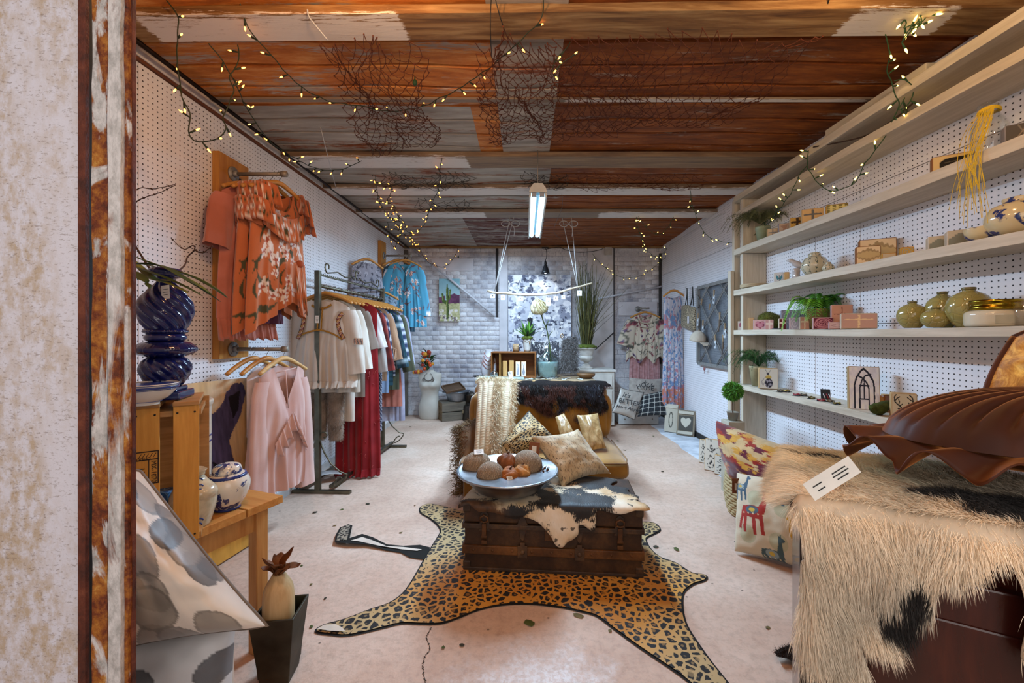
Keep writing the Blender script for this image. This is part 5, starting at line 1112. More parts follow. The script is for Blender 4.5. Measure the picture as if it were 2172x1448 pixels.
band(g_, [onf(-.075, -.035), onf(-.03, -.055), onf(.03, -.055), onf(.075, -.03)], .016, GOLDC)
band(g_, [onf(-.012, -.06), onf(-.012, -.12), onf(-.014, -.19), onf(-.014, -.24)], .012, GOLDC); band(g_, [onf(.012, -.06), onf(.012, -.12), onf(.014, -.24)], .012, GOLDC)
band(g_, [onf(-.19, -.275), onf(-.12, -.262), onf(-.03, -.235), onf(.02, -.235), onf(.10, -.27), onf(.16, -.30)], .013, GOLDC)
for s in (-1, 1): band(g_, [onf(s*.16, -.07), onf(s*.135, -.12), onf(s*.13, -.18), onf(s*.15, -.25), onf(s*.175, -.29)], .030, MIX)
for s in (-1, 1): band(g_, [V((s*.245, -.055, -.34)), V((s*.28, -.058, -.345)), V((s*.315, -.05, -.345))], .05, ['d0c4b4', '3c3c4a', 'd0c4b4', 'b04a30', 'd0c4b4', '555560'])
frill(g_, lambda u: pt(u, .97, -1)+V((0, 0, 0)), .05, WB, waves=12, name='hem_flounce')
add_tag(g_, (-.015, -.085, -.18), (.026, .055))
TXT = []
rows = [  # y, name, label, category, L, W, Wh, colours, dx, extras
    (3.20, 'cream_tunic', 'cream sheer tunic directly behind the embroidered blouse', 'tunic', .74, .42, .50, ('c0b6a8', 'cbc2b6'), .03, dict(sleeve=(.45, .15, .07, .08))),
    (3.27, 'draped_skirt', 'white draped skirt hanging low behind the cream tunic', 'skirt', .98, .34, .34, ('c4b8aa', 'd0c4b8'), .02, dict(n=4)),
    (3.34, 'taupe_tee', 'taupe grey tee shirt, third sleeve from the rack front', 'shirt', .80, .44, .44, ('7d7066', '8b7d72'), .05, dict(sleeve=(.30, .18, .06, .07))),
    (3.48, 'white_tee', 'pale tee with grey trimmed sleeve on the rack', 'shirt', .62, .44, .42, ('bcb4b0', 'cdc6c4'), .06, dict(sleeve=(.30, .22, .06, .075))),
    (3.55, 'grey_cardigan', 'long light grey cardigan beside the white tee', 'cardigan', .95, .42, .44, ('8f8782', '9c948e'), .06, dict(sleeve=(.5, .14, .06, .06))),
    (3.62, 'plaid_shirt', 'red and black plaid shirt shoulder on the rack', 'shirt', .70, .45, .44, 'plaid', .08, dict(sleeve=(.50, .18, .06, .06))),
    (3.42, 'lace_trousers', 'long deep red lace trousers hanging to the floor', 'trousers', 1.40, .34, .40, ('7a1016', '8c1a20'), 1.0, dict(n=5, amp=.03)),
    (3.70, 'navy_dress', 'navy dress with tiny white dots behind the red lace', 'dress', 1.16, .42, .42, 'dots', .10, dict(sleeve=(.4, .15, .06, .06))),
    (3.78, 'ruffle_blouse', 'tan blouse with ruffled sleeves hanging mid rack', 'blouse', .72, .45, .44, ('8e6a50', '9c785c'), .11, dict(sleeve=(.42, .2, .065, .08))),
    (3.86, 'denim_shirt', 'light blue denim shirt low behind the tan blouse', 'shirt', .84, .42, .42, ('6c7f9c', '8494ae'), .11, dict(sleeve=(.4, .16, .06, .06))),
    (3.94, 'teal_plaid_shirt', 'dark teal plaid shirt after the tan ruffled blouse', 'shirt', .78, .45, .44, 'teal', .12, dict(sleeve=(.5, .2, .06, .06))),
    (4.02, 'striped_top', 'navy and white striped top beside the olive jacket', 'top', .70, .45, .42, 'stripe', .13, dict(sleeve=(.45, .2, .06, .06))),
    (4.10, 'olive_jacket', 'olive green jacket with long sleeve on the rack far end', 'jacket', .84, .46, .44, ('3e4030', '4c4e3a'), .14, dict(sleeve=(.55, .2, .07, .06))),
    (4.17, 'coral_skirt', 'coral pink skirt showing below the olive jacket', 'skirt', 1.02, .34, .46, ('9c5a4c', 'ac6a5a'), .12, dict(n=6)),
    (4.24, 'grey_knit_dress', 'long bluish grey knit dress at the far end of rack', 'dress', 1.18, .42, .46, ('8b8ba0', 'a4a4b6'), .15, dict(n=9, sleeve=(.5, .15, .06, .06)))]
def patt(kind):
    def f(u, v):
        c = np.empty((len(u), 3)); X = np.mod(u*9, 1); Y = np.mod(v*16, 1)
        if kind == 'plaid': c[:] = C('7e2a22'); c[(X < .4)] = C('5a1c1a'); c[(Y < .4)] *= .55; c[(Y > .9) | (X > .93)] = C('b8a090')
        elif kind == 'teal': c[:] = C('1f3f4a'); c[(X < .4)] = C('16242e'); c[(Y < .4)] *= .6; c[(Y > .9) | (X > .93)] = C('8a9aa0')
        elif kind == 'stripe': c[:] = C('22304e'); c[Y > .55] = C('b8bcc6')
        else:
            c[:] = C('1d2140'); d = np.hypot(np.mod(u*26+.5*np.floor(v*60), 1)-.5, (np.mod(v*60, 1)-.5)); c[d < .26] = C('c8c8d0')
        return c
    return f
for i, (y, nm, lab, cat, L, W, Wh, col, dx, ex) in enumerate(rows):
    kw = dict(n=6, amp=.016, dep=.035, seed=i*1.7, res=(40, 30)); kw.update(ex)
    if isinstance(col, str): kw['drawfn'] = patt(col); kw['res'] = (90, 120 if col == 'dots' else 80); mt = CM
    else: mt = cloth(col[0], col[1], 6, .3)
    g2, p2 = rack_garment(i+1, y, nm, lab, cat, L, W*.95, Wh*.95, mt, dx*.12, **kw)
    if nm == 'ruffle_blouse':
        for q in range(3): frill(g2, lambda u, q=q: V((.17+.05*q+.05*u, -.05, -.14-.13*q-.03*u)), .09, mt, 40, 3, .02, 'sleeve_ruffle')
    if nm == 'lace_trousers':
        m = MB()
        for k in range(34): a = rnd.random(); v = rnd.uniform(.3, 1); p = p2(a, v, -1); m.tube([p+V((0, -.004, 0)), p+V((rnd.uniform(-.012, .012), -.005, .015)), p+V((rnd.uniform(-.02, .02), -.004, .03))], .0018, 4)
        obj('lace_pattern', m, plain('b8504c', .8), g2)['kind'] = 'stuff'
        frill(g2, lambda u: p2(u, 1, -1), .06, mt, 80, 14, .012, 'fringe')
FURB = plain('8a7a6c', .9, var=.45, scale=14, bump=.5)
for i, (x, y, lab) in enumerate(((-1.63, 3.24, 'left leg warmer of mottled fur behind the rack post'), (-1.485, 3.22, 'right mottled fur leg warmer behind the rack post'))):
    t = thing('fur_leg_warmer', lab, 'leg warmer', (x, y, .36)); m = MB(); m.lathe(prof([(.05, 0), (.058, .08), (.062, .2), (.066, .35), (.06, .46), (.05, .52)]), 20, sy=.55); o = obj('tube', m, FURB, t)
    pts, nr, bc = scatter_on(o.data, 3500); fur('pile', pts, nr, .02, .002, np.array(C('8d7c6e'))*(.5+fbm(pts[:, 0]+i, pts[:, 2], 14, 3)[:, None]), t, lie=.5)
# papers on the floor under the rack
t = thing('folded_paper', 'grey folded paper lying under the rack near foot', 'paper', (-1.60, 3.30, .045), R(30)); m = MB(); m.grid(lambda u, v: V((u*.22-.11, v*.1-.05, .02*math.sin(u*3)+.01)), 10, 4); obj('sheet', m, plain('a8a6a6', .6), t, solid=.002)
# patterned tops on the wall behind the rack
GR = floral('8a8892', ['5a5964', '3c3c48', 'a8a6b0'], '42424e', 60, 12, .05, 1.4, '2c2c38', .2)
make_hanger('wooden_hanger', 'wooden hanger on the left pegboard holding a grey print top', (-1.62, 4.22, 2.02), R(55), w=.36)
make_garment('grey_print_top', 'grey and black print sleeveless top hanging on the left pegboard', 'top', (-1.62, 4.21, 1.94), R(55), .62, .34, .46, CM, neck=(.35, .03, .02), n=5, amp=.012, seed=3, dep=.05, drawfn=GR, res=(80, 70))
GB = floral('7f93a4', ['4a5e70', 'a8b4bc', '3a4450'], '5a6a78', 50, 13, .05, 1.4, '2c3a48', .2)
make_hanger('wooden_hanger', 'wooden hanger with blue-grey top at the far rack end', (-1.60, 4.62, 1.72), R(30), w=.34)
make_garment('blue_grey_top', 'blue-grey patterned top half hidden at the far rack end', 'top', (-1.60, 4.61, 1.64), R(30), .60, .32, .42, CM, neck=(.35, .03, .02), n=5, amp=.012, seed=6, dep=.05, drawfn=GB, res=(60, 60))
# blue floral blouse near the back corner
BF = floral('4a93b0', ['e0c8c0', 'c89a8c', 'e8d8d0'], '6a4a4c', 38, 21, .05, 1.25, '9c5a4c', .08)
for i, x in enumerate((-1.53, -1.45)): make_hanger('wooden_hanger', ('rear hanger on the back corner pipe arm', 'front hanger carrying the blue floral top')[i], (x, 4.97, 2.145), R(24), w=.38)
make_garment('navy_strap_top', 'dark striped top behind the blue floral one by the corner', 'top', (-1.55, 5.00, 2.06), R(24), .85, .34, .40, cloth('4a6c84', '3a5468', 6), neck=(.4, .05, .03), n=6, seed=5, dep=.04)
g_, pt = make_garment('blue_floral_blouse', 'bright blue floral v-neck blouse on the corner pipe arm', 'blouse', (-1.45, 4.93, 2.065), R(12), .80, .38, .52, CM, neck=(.42, .15, .04), vneck=True, sleeve=(.55, .10, .06, .075), n=9, amp=.02, seed=2, dep=.06, drawfn=BF, res=(110, 100))
m = MB(); m.cyl((-.06, -.05, -.05), (.02, -.07, -.17), .002); m.cyl((.09, -.05, -.06), (.02, -.07, -.17), .002); obj('neck_tie', m, plain('2c3a48', .8), g_)
t = thing('grey_bag', 'small woven grey bag hanging below the blue floral blouse', 'bag', P(858, 745, 4.8)); m = MB(); m.box((0, 0, 0), (.10, .05, .16)); obj('bag_body', m, plain('6e6c66', .9, var=.3, scale=40, bump=.4), t, bev=.012); m = MB(); m.tube(spline([(-.04, 0, .08), (-.02, 0, .3), (-.02, .1, .93), (.03, 0, .3), (.04, 0, .08)], 4), .003, 5); obj('strap', m, BLACK, t)
# ---------------------------------------------------------------- right side of the back wall: floral top and maxi dress
c = P(1358, 655, 5.95); t = thing('wall_pipe_arm', 'short grey pipe arm with flange on the right brick section', 'pipe arm', (0, 0, 0)); pipe_arm(t, (c.x-.03, YB-.03, c.z), .16, (0, -1, 0)); m = MB(); m.cyl((c.x-.03, YB-.19, c.z), (c.x+.09, YB-.19, c.z), .011); obj('pipe', m, STEEL, t)
cx, cz = c.x+.03, c.z; make_hanger('wooden_hanger', 'wooden hanger of the cream floral top on the back wall', (cx, YB-.19, cz+.014), R(0), w=.42)
CRF = floral('c4b8a4', ['7a3c48', '6a5a78', '9c5a5c'], '5a5a50', 46, 31, .05, 1.2, '3c2230', .06)
make_garment('pink_lace_dress', 'pink lace tiered dress below the cream floral top', 'dress', (cx, YB-.16, cz-.06), 0, .96, .36, .44, cloth('b08080', 'c09494', 30, .3), neck=(.3, .12, .04), vneck=True, n=10, amp=.016, seed=3, dep=.03)
g_, pt = make_garment('cream_floral_top', 'cream floral kaftan top hanging on the right back wall', 'top', (cx, YB-.20, cz-.062), 0, .66, .40, .56, CM, neck=(.42, .14, .05), sleeve=(.36, .28, .085, .12), n=8, amp=.018, seed=7, dep=.045, drawfn=CRF, res=(110, 90), hem=lambda U: .05*math.cos(U*9))
for z in (-.13, -.19): m = MB(); m.tube(spline([(-.10, -.045, z), (0, -.06, z-.02), (.10, -.045, z)], 6), .006, 6); obj('strap', m, plain('b8ac98', .8), g_)
cx = 1.90
def MAXI(u, v):
    c = np.empty((len(u), 3)); k = fbm(u, v*3, 5, 2); c[:] = C('b4b2bc'); m = np.exp(-((v-.22)/.07)**2)+np.exp(-((v-.88)/.12)**2)*1.2; a = (fbm(u*2, v*5, 6, 4) > .66-.20*m); c[a] = C('a8727c'); b = fbm(u*3+4, v*7, 6, 9) > .60-.12*np.exp(-((v-.17)/.05)**2); c[b] = C('6680a4'); d = (np.abs(fbm(u*2, v*6, 5, 14)-.5) < .018) & (v > .3); c[d] = C('4a7aa0'); e = (v > .82) & (fbm(u*3, v*7, 7, 19) > .5); c[e] = C('b0705c'); return c
t = thing('peg_hook', 'thin wire peg hook above the maxi dress', 'hook', P(1432, 600, 5.1)); m = MB(); p = t.location; m.tube(spline([(XR-p.x, 0, .0), (.06, 0, 0), (0, 0, 0), (-.06, 0, .012)], 4), .0025, 6); obj('wire', m, WIRE, t)
c = P(1430, 604, 5.1); make_hanger('wooden_hanger', 'wooden hanger of the blue and rose maxi dress', (c.x, 5.1, c.z+.0), R(12), w=.30)
c = P(1427, 626, 5.1); make_garment('maxi_dress', 'long blue and rose watercolour maxi dress on the right pegboard', 'dress', (c.x, 5.09, c.z), R(12), 1.40, .24, .30, CM, neck=(.7, .06, .03), n=5, amp=.022, seed=3, dep=.04, drawfn=MAXI, res=(90, 240), slope=.0)
# ---------------------------------------------------------------- pictures on the back wall
def wallpic(name, x0, y0, x1, y1, Y, nu, nv, fn, label, cat='painting', side='cfc8c0', t=.03):
    a, b = P(x0, y0, Y), P(x1, y1, Y); r = thing(name, label, cat, (0, 0, 0)); picture('canvas_face', lambda u, v: (lerp(a.x, b.x, u), Y, lerp(a.z, b.z, v)), nu, nv, fn, r)
    m = MB(); m.box(((a.x+b.x)/2, Y+t/2+.0006, (a.z+b.z)/2), (b.x-a.x, t, a.z-b.z)); obj('stretcher', m, plain(side, .8), r); return r
def cactus(u, v):
    x, y = u, v; k = fbm(x*2, y*4, 4, 3)[:, None]; c = np.empty((len(u), 3)); sky = np.array(C('7fa9b4'))*(1-v[:, None])+np.array(C('b4c4c4'))*v[:, None]; c[:] = sky*(.9+.2*k)
    ridge = .36+.10*fbm(x, y*0, 6, 2)-.05*x; xx = x+(fbm(x, y, 12, 4)-.5)*.05; m = (y > ridge) & (y < .62) & ((x < .30) | (x > .45)); c[m] = (np.array(C('3a2038'))*(1-k)+np.array(C('7c4a68'))*k)[m]
    m = y > .56+.04*fbm(x, y*0, 7, 8); g = fbm(x*3, y*8, 5, 7)[:, None]; c[m] = (np.array(C('7d8450'))*(1-g)+np.array(C('c9bf98'))*g)[m]*1.05
    m = (y > .72) & (fbm(x*2, y*3, 6, 12) > .58); c[m] = C('d8d0c8'); m = (y > .85) & (fbm(x*2, y*3, 7, 15) > .55); c[m] = C('6b5a60')
    sh = [('s', '4a5c2c', .11, [(.40, .25), (.41, .90)]), ('s', '4a5c2c', .09, [(.41, .58), (.20, .52), (.17, .38)]), ('s', '54662f', .07, [(.43, .5), (.53, .45), (.54, .28)]), ('s', '8a9450', .03, [(.37, .2), (.38, .88)]), ('s', '8a9450', .025, [(.15, .40), (.18, .5)]), ('s', '2c3a1c', .025, [(.45, .22), (.46, .9)]), ('s', '8a9450', .02, [(.52, .3), (.515, .43)]), ('s', '4a5c2c', .07, [(.40, .16), (.40, .3)])]
    for q in sh: m = segdist(xx, y, q[3]) < q[2]/2; c[m] = C(q[1])
    return c
wallpic('cactus_painting', 931, 591, 975, 681, 5.93, 60, 120, cactus, 'small desert painting of a saguaro cactus on the brick wall')
def abstract(u, v):
    k = fbm(u*1.5, v*2, 5, 3); b = fbm(u*2, v*2, 3, 9); g = fbm(u*5, v*9, 5, 13)[:, None]; c = np.array(C('a4a8b6'))*(1-b[:, None])+np.array(C('d4d4da'))*b[:, None]; c = c*(.8+.35*g)
    def pt_(su, sv, sd, th, col):
        x = u+(fbm(u*3, v*3, 6, sd+50)-.5)*.12; m = fbm(x*su, v*sv, 4, sd, 3) > th; c[m] = np.array(C(col))*(.85+.3*g[m])
    pt_(2.6, 4.5, 21, .60, 'dcdade'); pt_(3.2, 4.2, 31, .63, '8a8d9e'); pt_(5, 3, 41, .64, 'e4e2e2'); pt_(3.6, 6, 61, .68, '5e6174'); pt_(4, 7, 71, .72, '3c3f50')
    m = segdist(u, v, [(.36, .48), (.38, .58)])+(fbm(u, v, 20, 4)-.5)*.08 < .04; c[m] = C('20222e'); return c
wallpic('abstract_painting', 1078, 583, 1212, 790, 5.90, 130, 200, abstract, 'large grey and white abstract canvas behind the display table', side='8a8078')
# clip lamp
c = P(1157, 572, 5.72); L = thing('clip_lamp', 'black reflector lamp hanging from its cord and lit, top of back wall', 'lamp', c)
m = MB(); m.lathe([(.016, .075), (.022, .06), (.036, .03), (.050, -.02), (.066, -.055), (.064, -.055), (.046, -.018), (.03, .03), (.014, .06)], 28); obj('shade', m, plain('1b1d22', .35, spec=.5), L)
m = MB(); m.lathe([(.014, .07), (.018, .075), (.018, .10), (.012, .115), (.007, .13), (1e-5, .132)], 16); obj('socket', m, BLACK, L)
m = MB(); m.ball((0, 0, -.022), .030, 16, 12); obj('bulb', m, emit('d8e8ff', 14), L)
m = MB(); m.tube(spline([(0, 0, .13), (.012, 0, .17), (.018, 0, .22), (.012, .0, .27), (.0, .0, .30)], 5), .0045, 6); m.box((-.005, .0, .305), (.09, .03, .018)); obj('cord', m, BLACK, L)
m = MB(); m.tube(spline([P(1152, 530, 5.75), P(1185, 524, 5.8), P(1200, 530, 5.85), P(1228, 535, 5.9), P(1262, 532, 5.9), P(1280, 527, 5.9)], 6), .004, 5); solo('lamp_cable', m, BLACK, 'black cable running from the reflector lamp to the junction box', 'cable')
lo = light('reflector_bulb_light', 'SPOT', (c.x, c.y, c.z-.03), 13, (.80, .90, 1), (R(12), 0, 0), spot_size=R(125), spot_blend=.5, shadow_soft_size=.03)
# ---------------------------------------------------------------- display table
TZ2 = .70
t = thing('display_table', 'long low wooden display table crowded with goods behind the settee', 'table', (.105, 4.72, 0)); OLD = wood('5e4a38', '8f7658', 'X', 1, .6, .3); SAGE = plain('93a098', .6, var=.12)
for k in range(5): m = MB(); m.box((0, -.36+.18*k, TZ2-.015), (1.26, .176, .03)); obj('top_board', m, OLD if k else wood('7a6650', 'a68e70', 'X', 1, .6, .3), t, bev=.003)
m = MB(); m.box((0, -.42, TZ2-.08), (1.2, .02, .10)); obj('apron', m, plain('aaa294', .7), t, bev=.002)
for x in (-.56, .56):
    for y in (-.38, .38): m = MB(); m.tube([(x, y, 0), (x, y, .25), (x, y, .5), (x, y, TZ2-.03)], [.018, .03, .024, .032], 12); obj('leg', m, plain('aaa294', .7), t)
m = MB(); m.box((0, 0, 0), (.50, .30, .012)); t = solo('sage_tray', m, SAGE, 'sage green board lying on the left front of the display table', 'tray', (-.27, 4.50, TZ2+.007), bev=.003)
t = thing('white_dresser', 'small white dresser standing right of the display table end', 'dresser', (.90, 5.44, 0)); m = MB(); m.box((0, 0, .36), (.46, .40, .68)); obj('body', m, plain('bdbab2', .5), t, bev=.004); m = MB(); m.box((0, -.0, .715), (.50, .44, .025)); obj('top', m, plain('c8c5bd', .5), t, bev=.003)
for z in (.58, .38, .17): m = MB(); m.box((0, -.205, z), (.40, .015, .17)); d = obj('drawer', m, plain('c2bfb7', .5), t, bev=.003); m = MB(); m.ball((0, -.225, z), .013, 10, 8); obj('knob', m, STEEL, d)
# wooden crate box with figures
a = P(1062, 792, 4.55); W_ = (1138-1042)/F*4.55; cx = P(1090, 790, 4.55).x; hb = .285
t = thing('wooden_box', 'old brown wooden box lying open-side forward on the display table', 'box', (cx, 4.66, TZ2), R(-4)); WBX = wood('5c3416', '8a5526', 'X', 1, .5, .2)
for (x, y, z, w_, d_, h_) in ((0, 0, hb-.007, W_, .22, .014), (0, 0, .007, W_, .22, .014), (-W_/2+.007, 0, hb/2, .014, .22, hb-.028), (W_/2-.007, 0, hb/2, .014, .22, hb-.028), (0, .105, hb/2, W_-.028, .01, hb-.028)): m = MB(); m.box((x, y, z), (w_, d_, h_)); obj('side', m, WBX, t, bev=.002)
m = MB(); m.box((-W_/2+.10, -.0, hb/2), (.012, .21, hb-.03)); obj('divider', m, wood('9a6a34', 'c09050', 'Z'), t)
PALW = wood('a87c44', 'cfa468', 'Z', 1.5, .6, .15)
for i, (dx, w_, h_) in enumerate(((-.10, .05, .17), (-.03, .055, .175))): m = MB(); m.box((0, 0, h_/2), (w_, .03, h_)); solo('wood_block', m, PALW, ('left plain upright wood block inside the open box', 'right plain upright wood block inside the open box')[i], 'block', (cx+dx, 4.60, TZ2+.0145), bev=.003)
def figure(k):
    def f(u, v):
        sh = [('s', '5a5a66', .05, [(.3, .12), (.4, .25), (.5, .4), (.6, .25), (.7, .12)]), ('p', '8a8e9a', [(.44, .38), (.56, .38), (.75, .95), (.25, .95)]), ('s', '4a4a56', .035, [(.44, .38), (.25, .95)]), ('s', '4a4a56', .035, [(.56, .38), (.75, .95)]), ('e', '9a9890', .5, .25, .12, .08)] if k == 0 else [('p', '7d8088', [(.45, .4), (.55, .4), (.8, .75), (.6, .95), (.4, .95), (.2, .75)]), ('s', '4a4a56', .04, [(.2, .1), (.5, .35), (.8, .1)]), ('s', '3c3c48', .035, [(.5, .2), (.45, .45), (.2, .75), (.4, .95)]), ('s', '3c3c48', .035, [(.55, .45), (.8, .75), (.6, .95)])]
        return draw(u, v, 'c8c6c4', sh)
    return f
def blockpic(name, label, c, w, d, h, fn, nu=40, nv=40, rz=0, side=None, cat='block', rx=0, group=None, wob=0):
    """chunky wooden block with a painted front"""
    t = thing(name, label, cat, c, group=group, rot=(rx, 0, rz)); m = MB(); m.box((0, d/2, h/2), (w, d, h)); obj('block', m, side or PALW, t, bev=min(.006, d*.15))
    e = .004; picture('painted_face', lambda u, v: (lerp(-w/2+e, w/2-e, u), -.0008, lerp(h-e, e, v)), nu, nv, lambda u, v: np.minimum(.85, fn(u, v)*1.3), t); return t
for i, dx in enumerate((.035, .098)): blockpic('painted_block', ('painted wood block with a robed figure in the open box', 'painted wood block with a curved dress figure in the box')[i], (cx+dx+.01, 4.575, TZ2+.0145), .056, .03, .165, figure(i), 24, 60)
# plants, pots, candle on the box
zt_ = TZ2+hb+.001
c = P(1118, 735, 4.66); t = thing('agave_plant', 'small bright green agave in a white pot on the wooden box', 'plant', (c.x-.0, 4.66, zt_)); m = MB(); m.lathe(prof([(.036, 0), (.045, .10), (.047, .145), (.043, .145), (.04, .13), (1e-5, .125)], 3), 24); obj('pot', m, plain('b8b6b0', .5), t)
m = MB(); m.tube([(-.03, -.045, .12), (0, -.05, .105), (.03, -.045, .12)], .002, 5); m.ball((.03, -.05, .10), .009, 8, 6); obj('twine', m, plain('8a6a40', .9), t)
MOSS = plain('4f5a1c', .95, var=.5, scale=40, bump=.8); m = MB(); m.lathe(prof([(.05, .135), (.062, .155), (.04, .175), (1e-5, .18)], 4), 24, fn=lambda r, z, th: r*(1+.12*math.sin(7*th+z*90))); obj('moss', m, MOSS, t)
AG = [plain('2c5a22', .4, var=.3), plain('5a8a30', .4, var=.3), plain('1c3c24', .4, var=.3)]
for k in range(26):
    a = k*2.4; r = .04+.105*(1-(k/26)*.75); hh = .05+.10*(k/26); m = MB(); leaf_strip(m, [V((0, 0, .16)), V((math.cos(a)*r*.5, math.sin(a)*r*.5, .17+hh*.5)), V((math.cos(a)*r, math.sin(a)*r, .17+hh*1.25))], .014, 5, .5); obj('leaf', m, AG[(k+(k > 17)) % 3] if k < 20 else AG[1], t, solid=.0015)
c = P(1095, 735, 4.6); t = thing('birch_candle', 'birch-bark candle beside the white agave pot', 'candle', (c.x-.005, 4.60, zt_)); m = MB(); m.cyl((0, 0, 0), (0, 0, .088), .033, n=24); n = NT('bark'); f = n.noise(n.coord(scale=(8, 8, 60)), 2, 5, .7); obj('wax', m, n.fin(n.ramp(f, [(.35, C('5a4028')), (.5, C('9c7f5c')), (.7, C('c8b090'))]), .7), t); m = MB(); m.cyl((0, 0, .088), (0, 0, .096), .0015); obj('wick', m, BLACK, t)
# necklace bust on a stand at the left end of the table
c = P(1033, 790, 4.7); t = thing('necklace_bust', 'white necklace bust with coral strands left of the wooden box', 'bust', (c.x+.015, 4.75, TZ2)); WH = plain('c6c6cc', .5, var=.04)
m = MB(); m.lathe(prof([(.075, 0), (.085, .04), (.09, .12), (.08, .19), (.055, .235), (.042, .26), (.040, .285), (.043, .30), (.035, .305)], 4), 28, sy=.5); obj('bust', m, WH, t)
for k in range(4): m = MB(); m.tube([(math.cos(a)*(.05+.008*k), -.03-.016*abs(math.sin(a)), .215-.045*k+.03*math.cos(a)*0+(.055+.01*k)*(math.cos(a)**2)) for a in np.linspace(PI, 2*PI, 14)], .0035, 5); obj('strand', m, plain('8a3a28', .4), t)
m = MB(); m.cyl((-.53, 4.68, TZ2+.001), (-.53, 4.68, TZ2+.012), .07, n=24); solo('dark_dish', m, plain('26221f', .3), 'dark round dish at the foot of the necklace bust', 'dish')
# glass dish with lid, cards, silver pieces
c = P(1048, 800, 4.42); t = thing('glass_dish', 'small silver-lidded glass dish on the sage board', 'dish', (c.x, 4.44, TZ2+.014)); m = MB(); m.lathe(prof([(.02, 0), (.035, .015), (.042, .04), (.038, .045)], 3), 24); obj('dish_body', m, metal('9aa0a4', .15), t); m = MB(); m.lathe(prof([(.04, .045), (.034, .06), (.012, .07), (.006, .078), (.008, .085), (1e-5, .09)], 3), 24); obj('lid', m, metal('b0b4b6', .15), t)
t = thing('price_card', 'white price card standing by the open box on the sage board', 'card', (P(1083, 800, 4.42).x, 4.42, TZ2+.045), rot=(R(-12), R(-10), 0)); m = MB(); m.box((0, 0, 0), (.045, .0015, .075)); obj('card', m, plain('d4dce0', .6, bump=0), t); m = MB(); m.box((-.003, -.0012, .022), (.006, .0005, .016)); m.box((.002, -.0012, .012), (.012, .0005, .002)); obj('print', m, BLACK, t)['kind'] = 'stuff'
g = random.Random(11); CARDS = [plain('c6c9c4', .6, bump=0), plain('b0b49c', .6, bump=0), plain('a8946c', .6, bump=0)]; MET = [metal('8a8c8e', .3), metal('8a6a3c', .35), plain('3a302a', .6)]
for k in range(34):
    px = g.uniform(1095, 1252); Yk = g.uniform(4.36, 4.56); x = (px-CX)/F*Yk; t = thing('earring_card', ('small jewellery card lying among the cards on the display table'), 'card', (x, Yk, TZ2+.003+.0015*(k % 5)), g.uniform(0, 3), group='jewellery cards on the display table')
    m = MB(); m.box((0, 0, 0), (.035+.03*(k % 3 == 0), .05, .0012)); obj('card', m, CARDS[k % 3 if k % 4 else 0], t, rot=(R(g.uniform(-12, 12)), R(g.uniform(-10, 10)), 0)); m = MB(); m.tube([(.012*math.cos(a), .012*math.sin(a), .005) for a in np.linspace(0, 6.28, 10)], .002, 5); obj('earring', m, MET[k % 3], t)
# demijohn with protea
c = P(1162, 789, 4.56); t = thing('glass_demijohn', 'large frosted sea-green glass demijohn on the display table', 'bottle', (c.x, 4.60, TZ2)); DJ = glass((.90, .95, .95), .06)
pr = prof([(.07, .003), (.105, .008), (.118, .06), (.126, .14), (.125, .18), (.105, .225), (.055, .265), (.03, .30), (.026, .35)], 6)
m = MB(); m.lathe(pr+[(r-.004, z) for r, z in pr[::-1] if z > .01]+[(1e-5, .010)], 40); obj('glass_body', m, DJ, t); m = MB(); m.lathe([(.026, .345), (.032, .35), (.032, .362), (.026, .366), (.023, .36), (.023, .345)], 28); obj('lip', m, DJ, t)
m = MB(); m.lathe([(1e-5, .012)]+[(r-.006, z) for r, z in prof([(.07, .012), (.103, .014), (.117, .06), (.125, .14), (.124, .172)], 4)]+[(1e-5, .172)], 32); obj('water', m, plain('93a5a2', .35, var=.05), t)
base = V((c.x+.035, 4.58, TZ2+.16)); top = P(1148, 664, 4.5); t = thing('king_protea', 'single cream king protea on a long stem in the demijohn', 'flower', (0, 0, 0)); GRN = plain('3c4a26', .5, var=.3)
st = spline([base, P(1166, 735, 4.56), P(1160, 700, 4.55), P(1152, 680, 4.52), top], 6); m = MB(); m.tube(st, .0065, 8); obj('stem', m, GRN, t); ax = (st[-1]-st[-4]).normalized()+V((-.25, -.35, .3)); ax.normalize()
Mx = Matrix.Translation(top) @ V((0, 0, 1)).rotation_difference(ax).to_matrix().to_4x4() @ Matrix.Scale(1.4, 4); PT = plain('d9cfae', .6, var=.15, scale=18); PT2 = plain('b8b48a', .6, var=.2)
for ring, (nn_, r0, rr, hh, w_) in enumerate(((9, .02, .055, .10, .021), (9, .016, .042, .115, .018), (8, .012, .030, .12, .015), (10, .022, .05, .06, .018))):
    for k in range(nn_):
        a = k*2*PI/nn_+ring*.35; d = V((math.cos(a), math.sin(a), 0)); m = MB(); leaf_strip(m, [Mx @ (d*r0*.5), Mx @ (d*rr+V((0, 0, hh*.35))), Mx @ (d*rr*.95+V((0, 0, hh*.75))), Mx @ (d*rr*.7+V((0, 0, hh)))], w_, 4, -.4); obj('petal', m, PT if ring < 3 else PT2, t, solid=.002)
m = MB(); m.lathe(prof([(.012, -.01), (.028, .01), (.034, .04), (.028, .075), (1e-5, .09)], 4), 20, M=Mx); obj('flower_heart', m, PT, t)
for p, d in ((top, V((-.10, 0, .015))), (top, V((.06, -.02, -.02))), (st[12], V((-.10, 0, .03))), (st[13], V((.03, 0, .09))), (st[14], V((.07, 0, .03))), (st[9], V((.055, 0, .08)))): m = MB(); leaf_strip(m, [p, p+d*.5+V((0, -.01, .012)), p+d], .014, 5, .3); obj('leaf', m, GRN, t, solid=.001)
price_tag(t, P(1146, 793-70, 4.5)+V((.06, -.14, -.06)), (.03, .03))
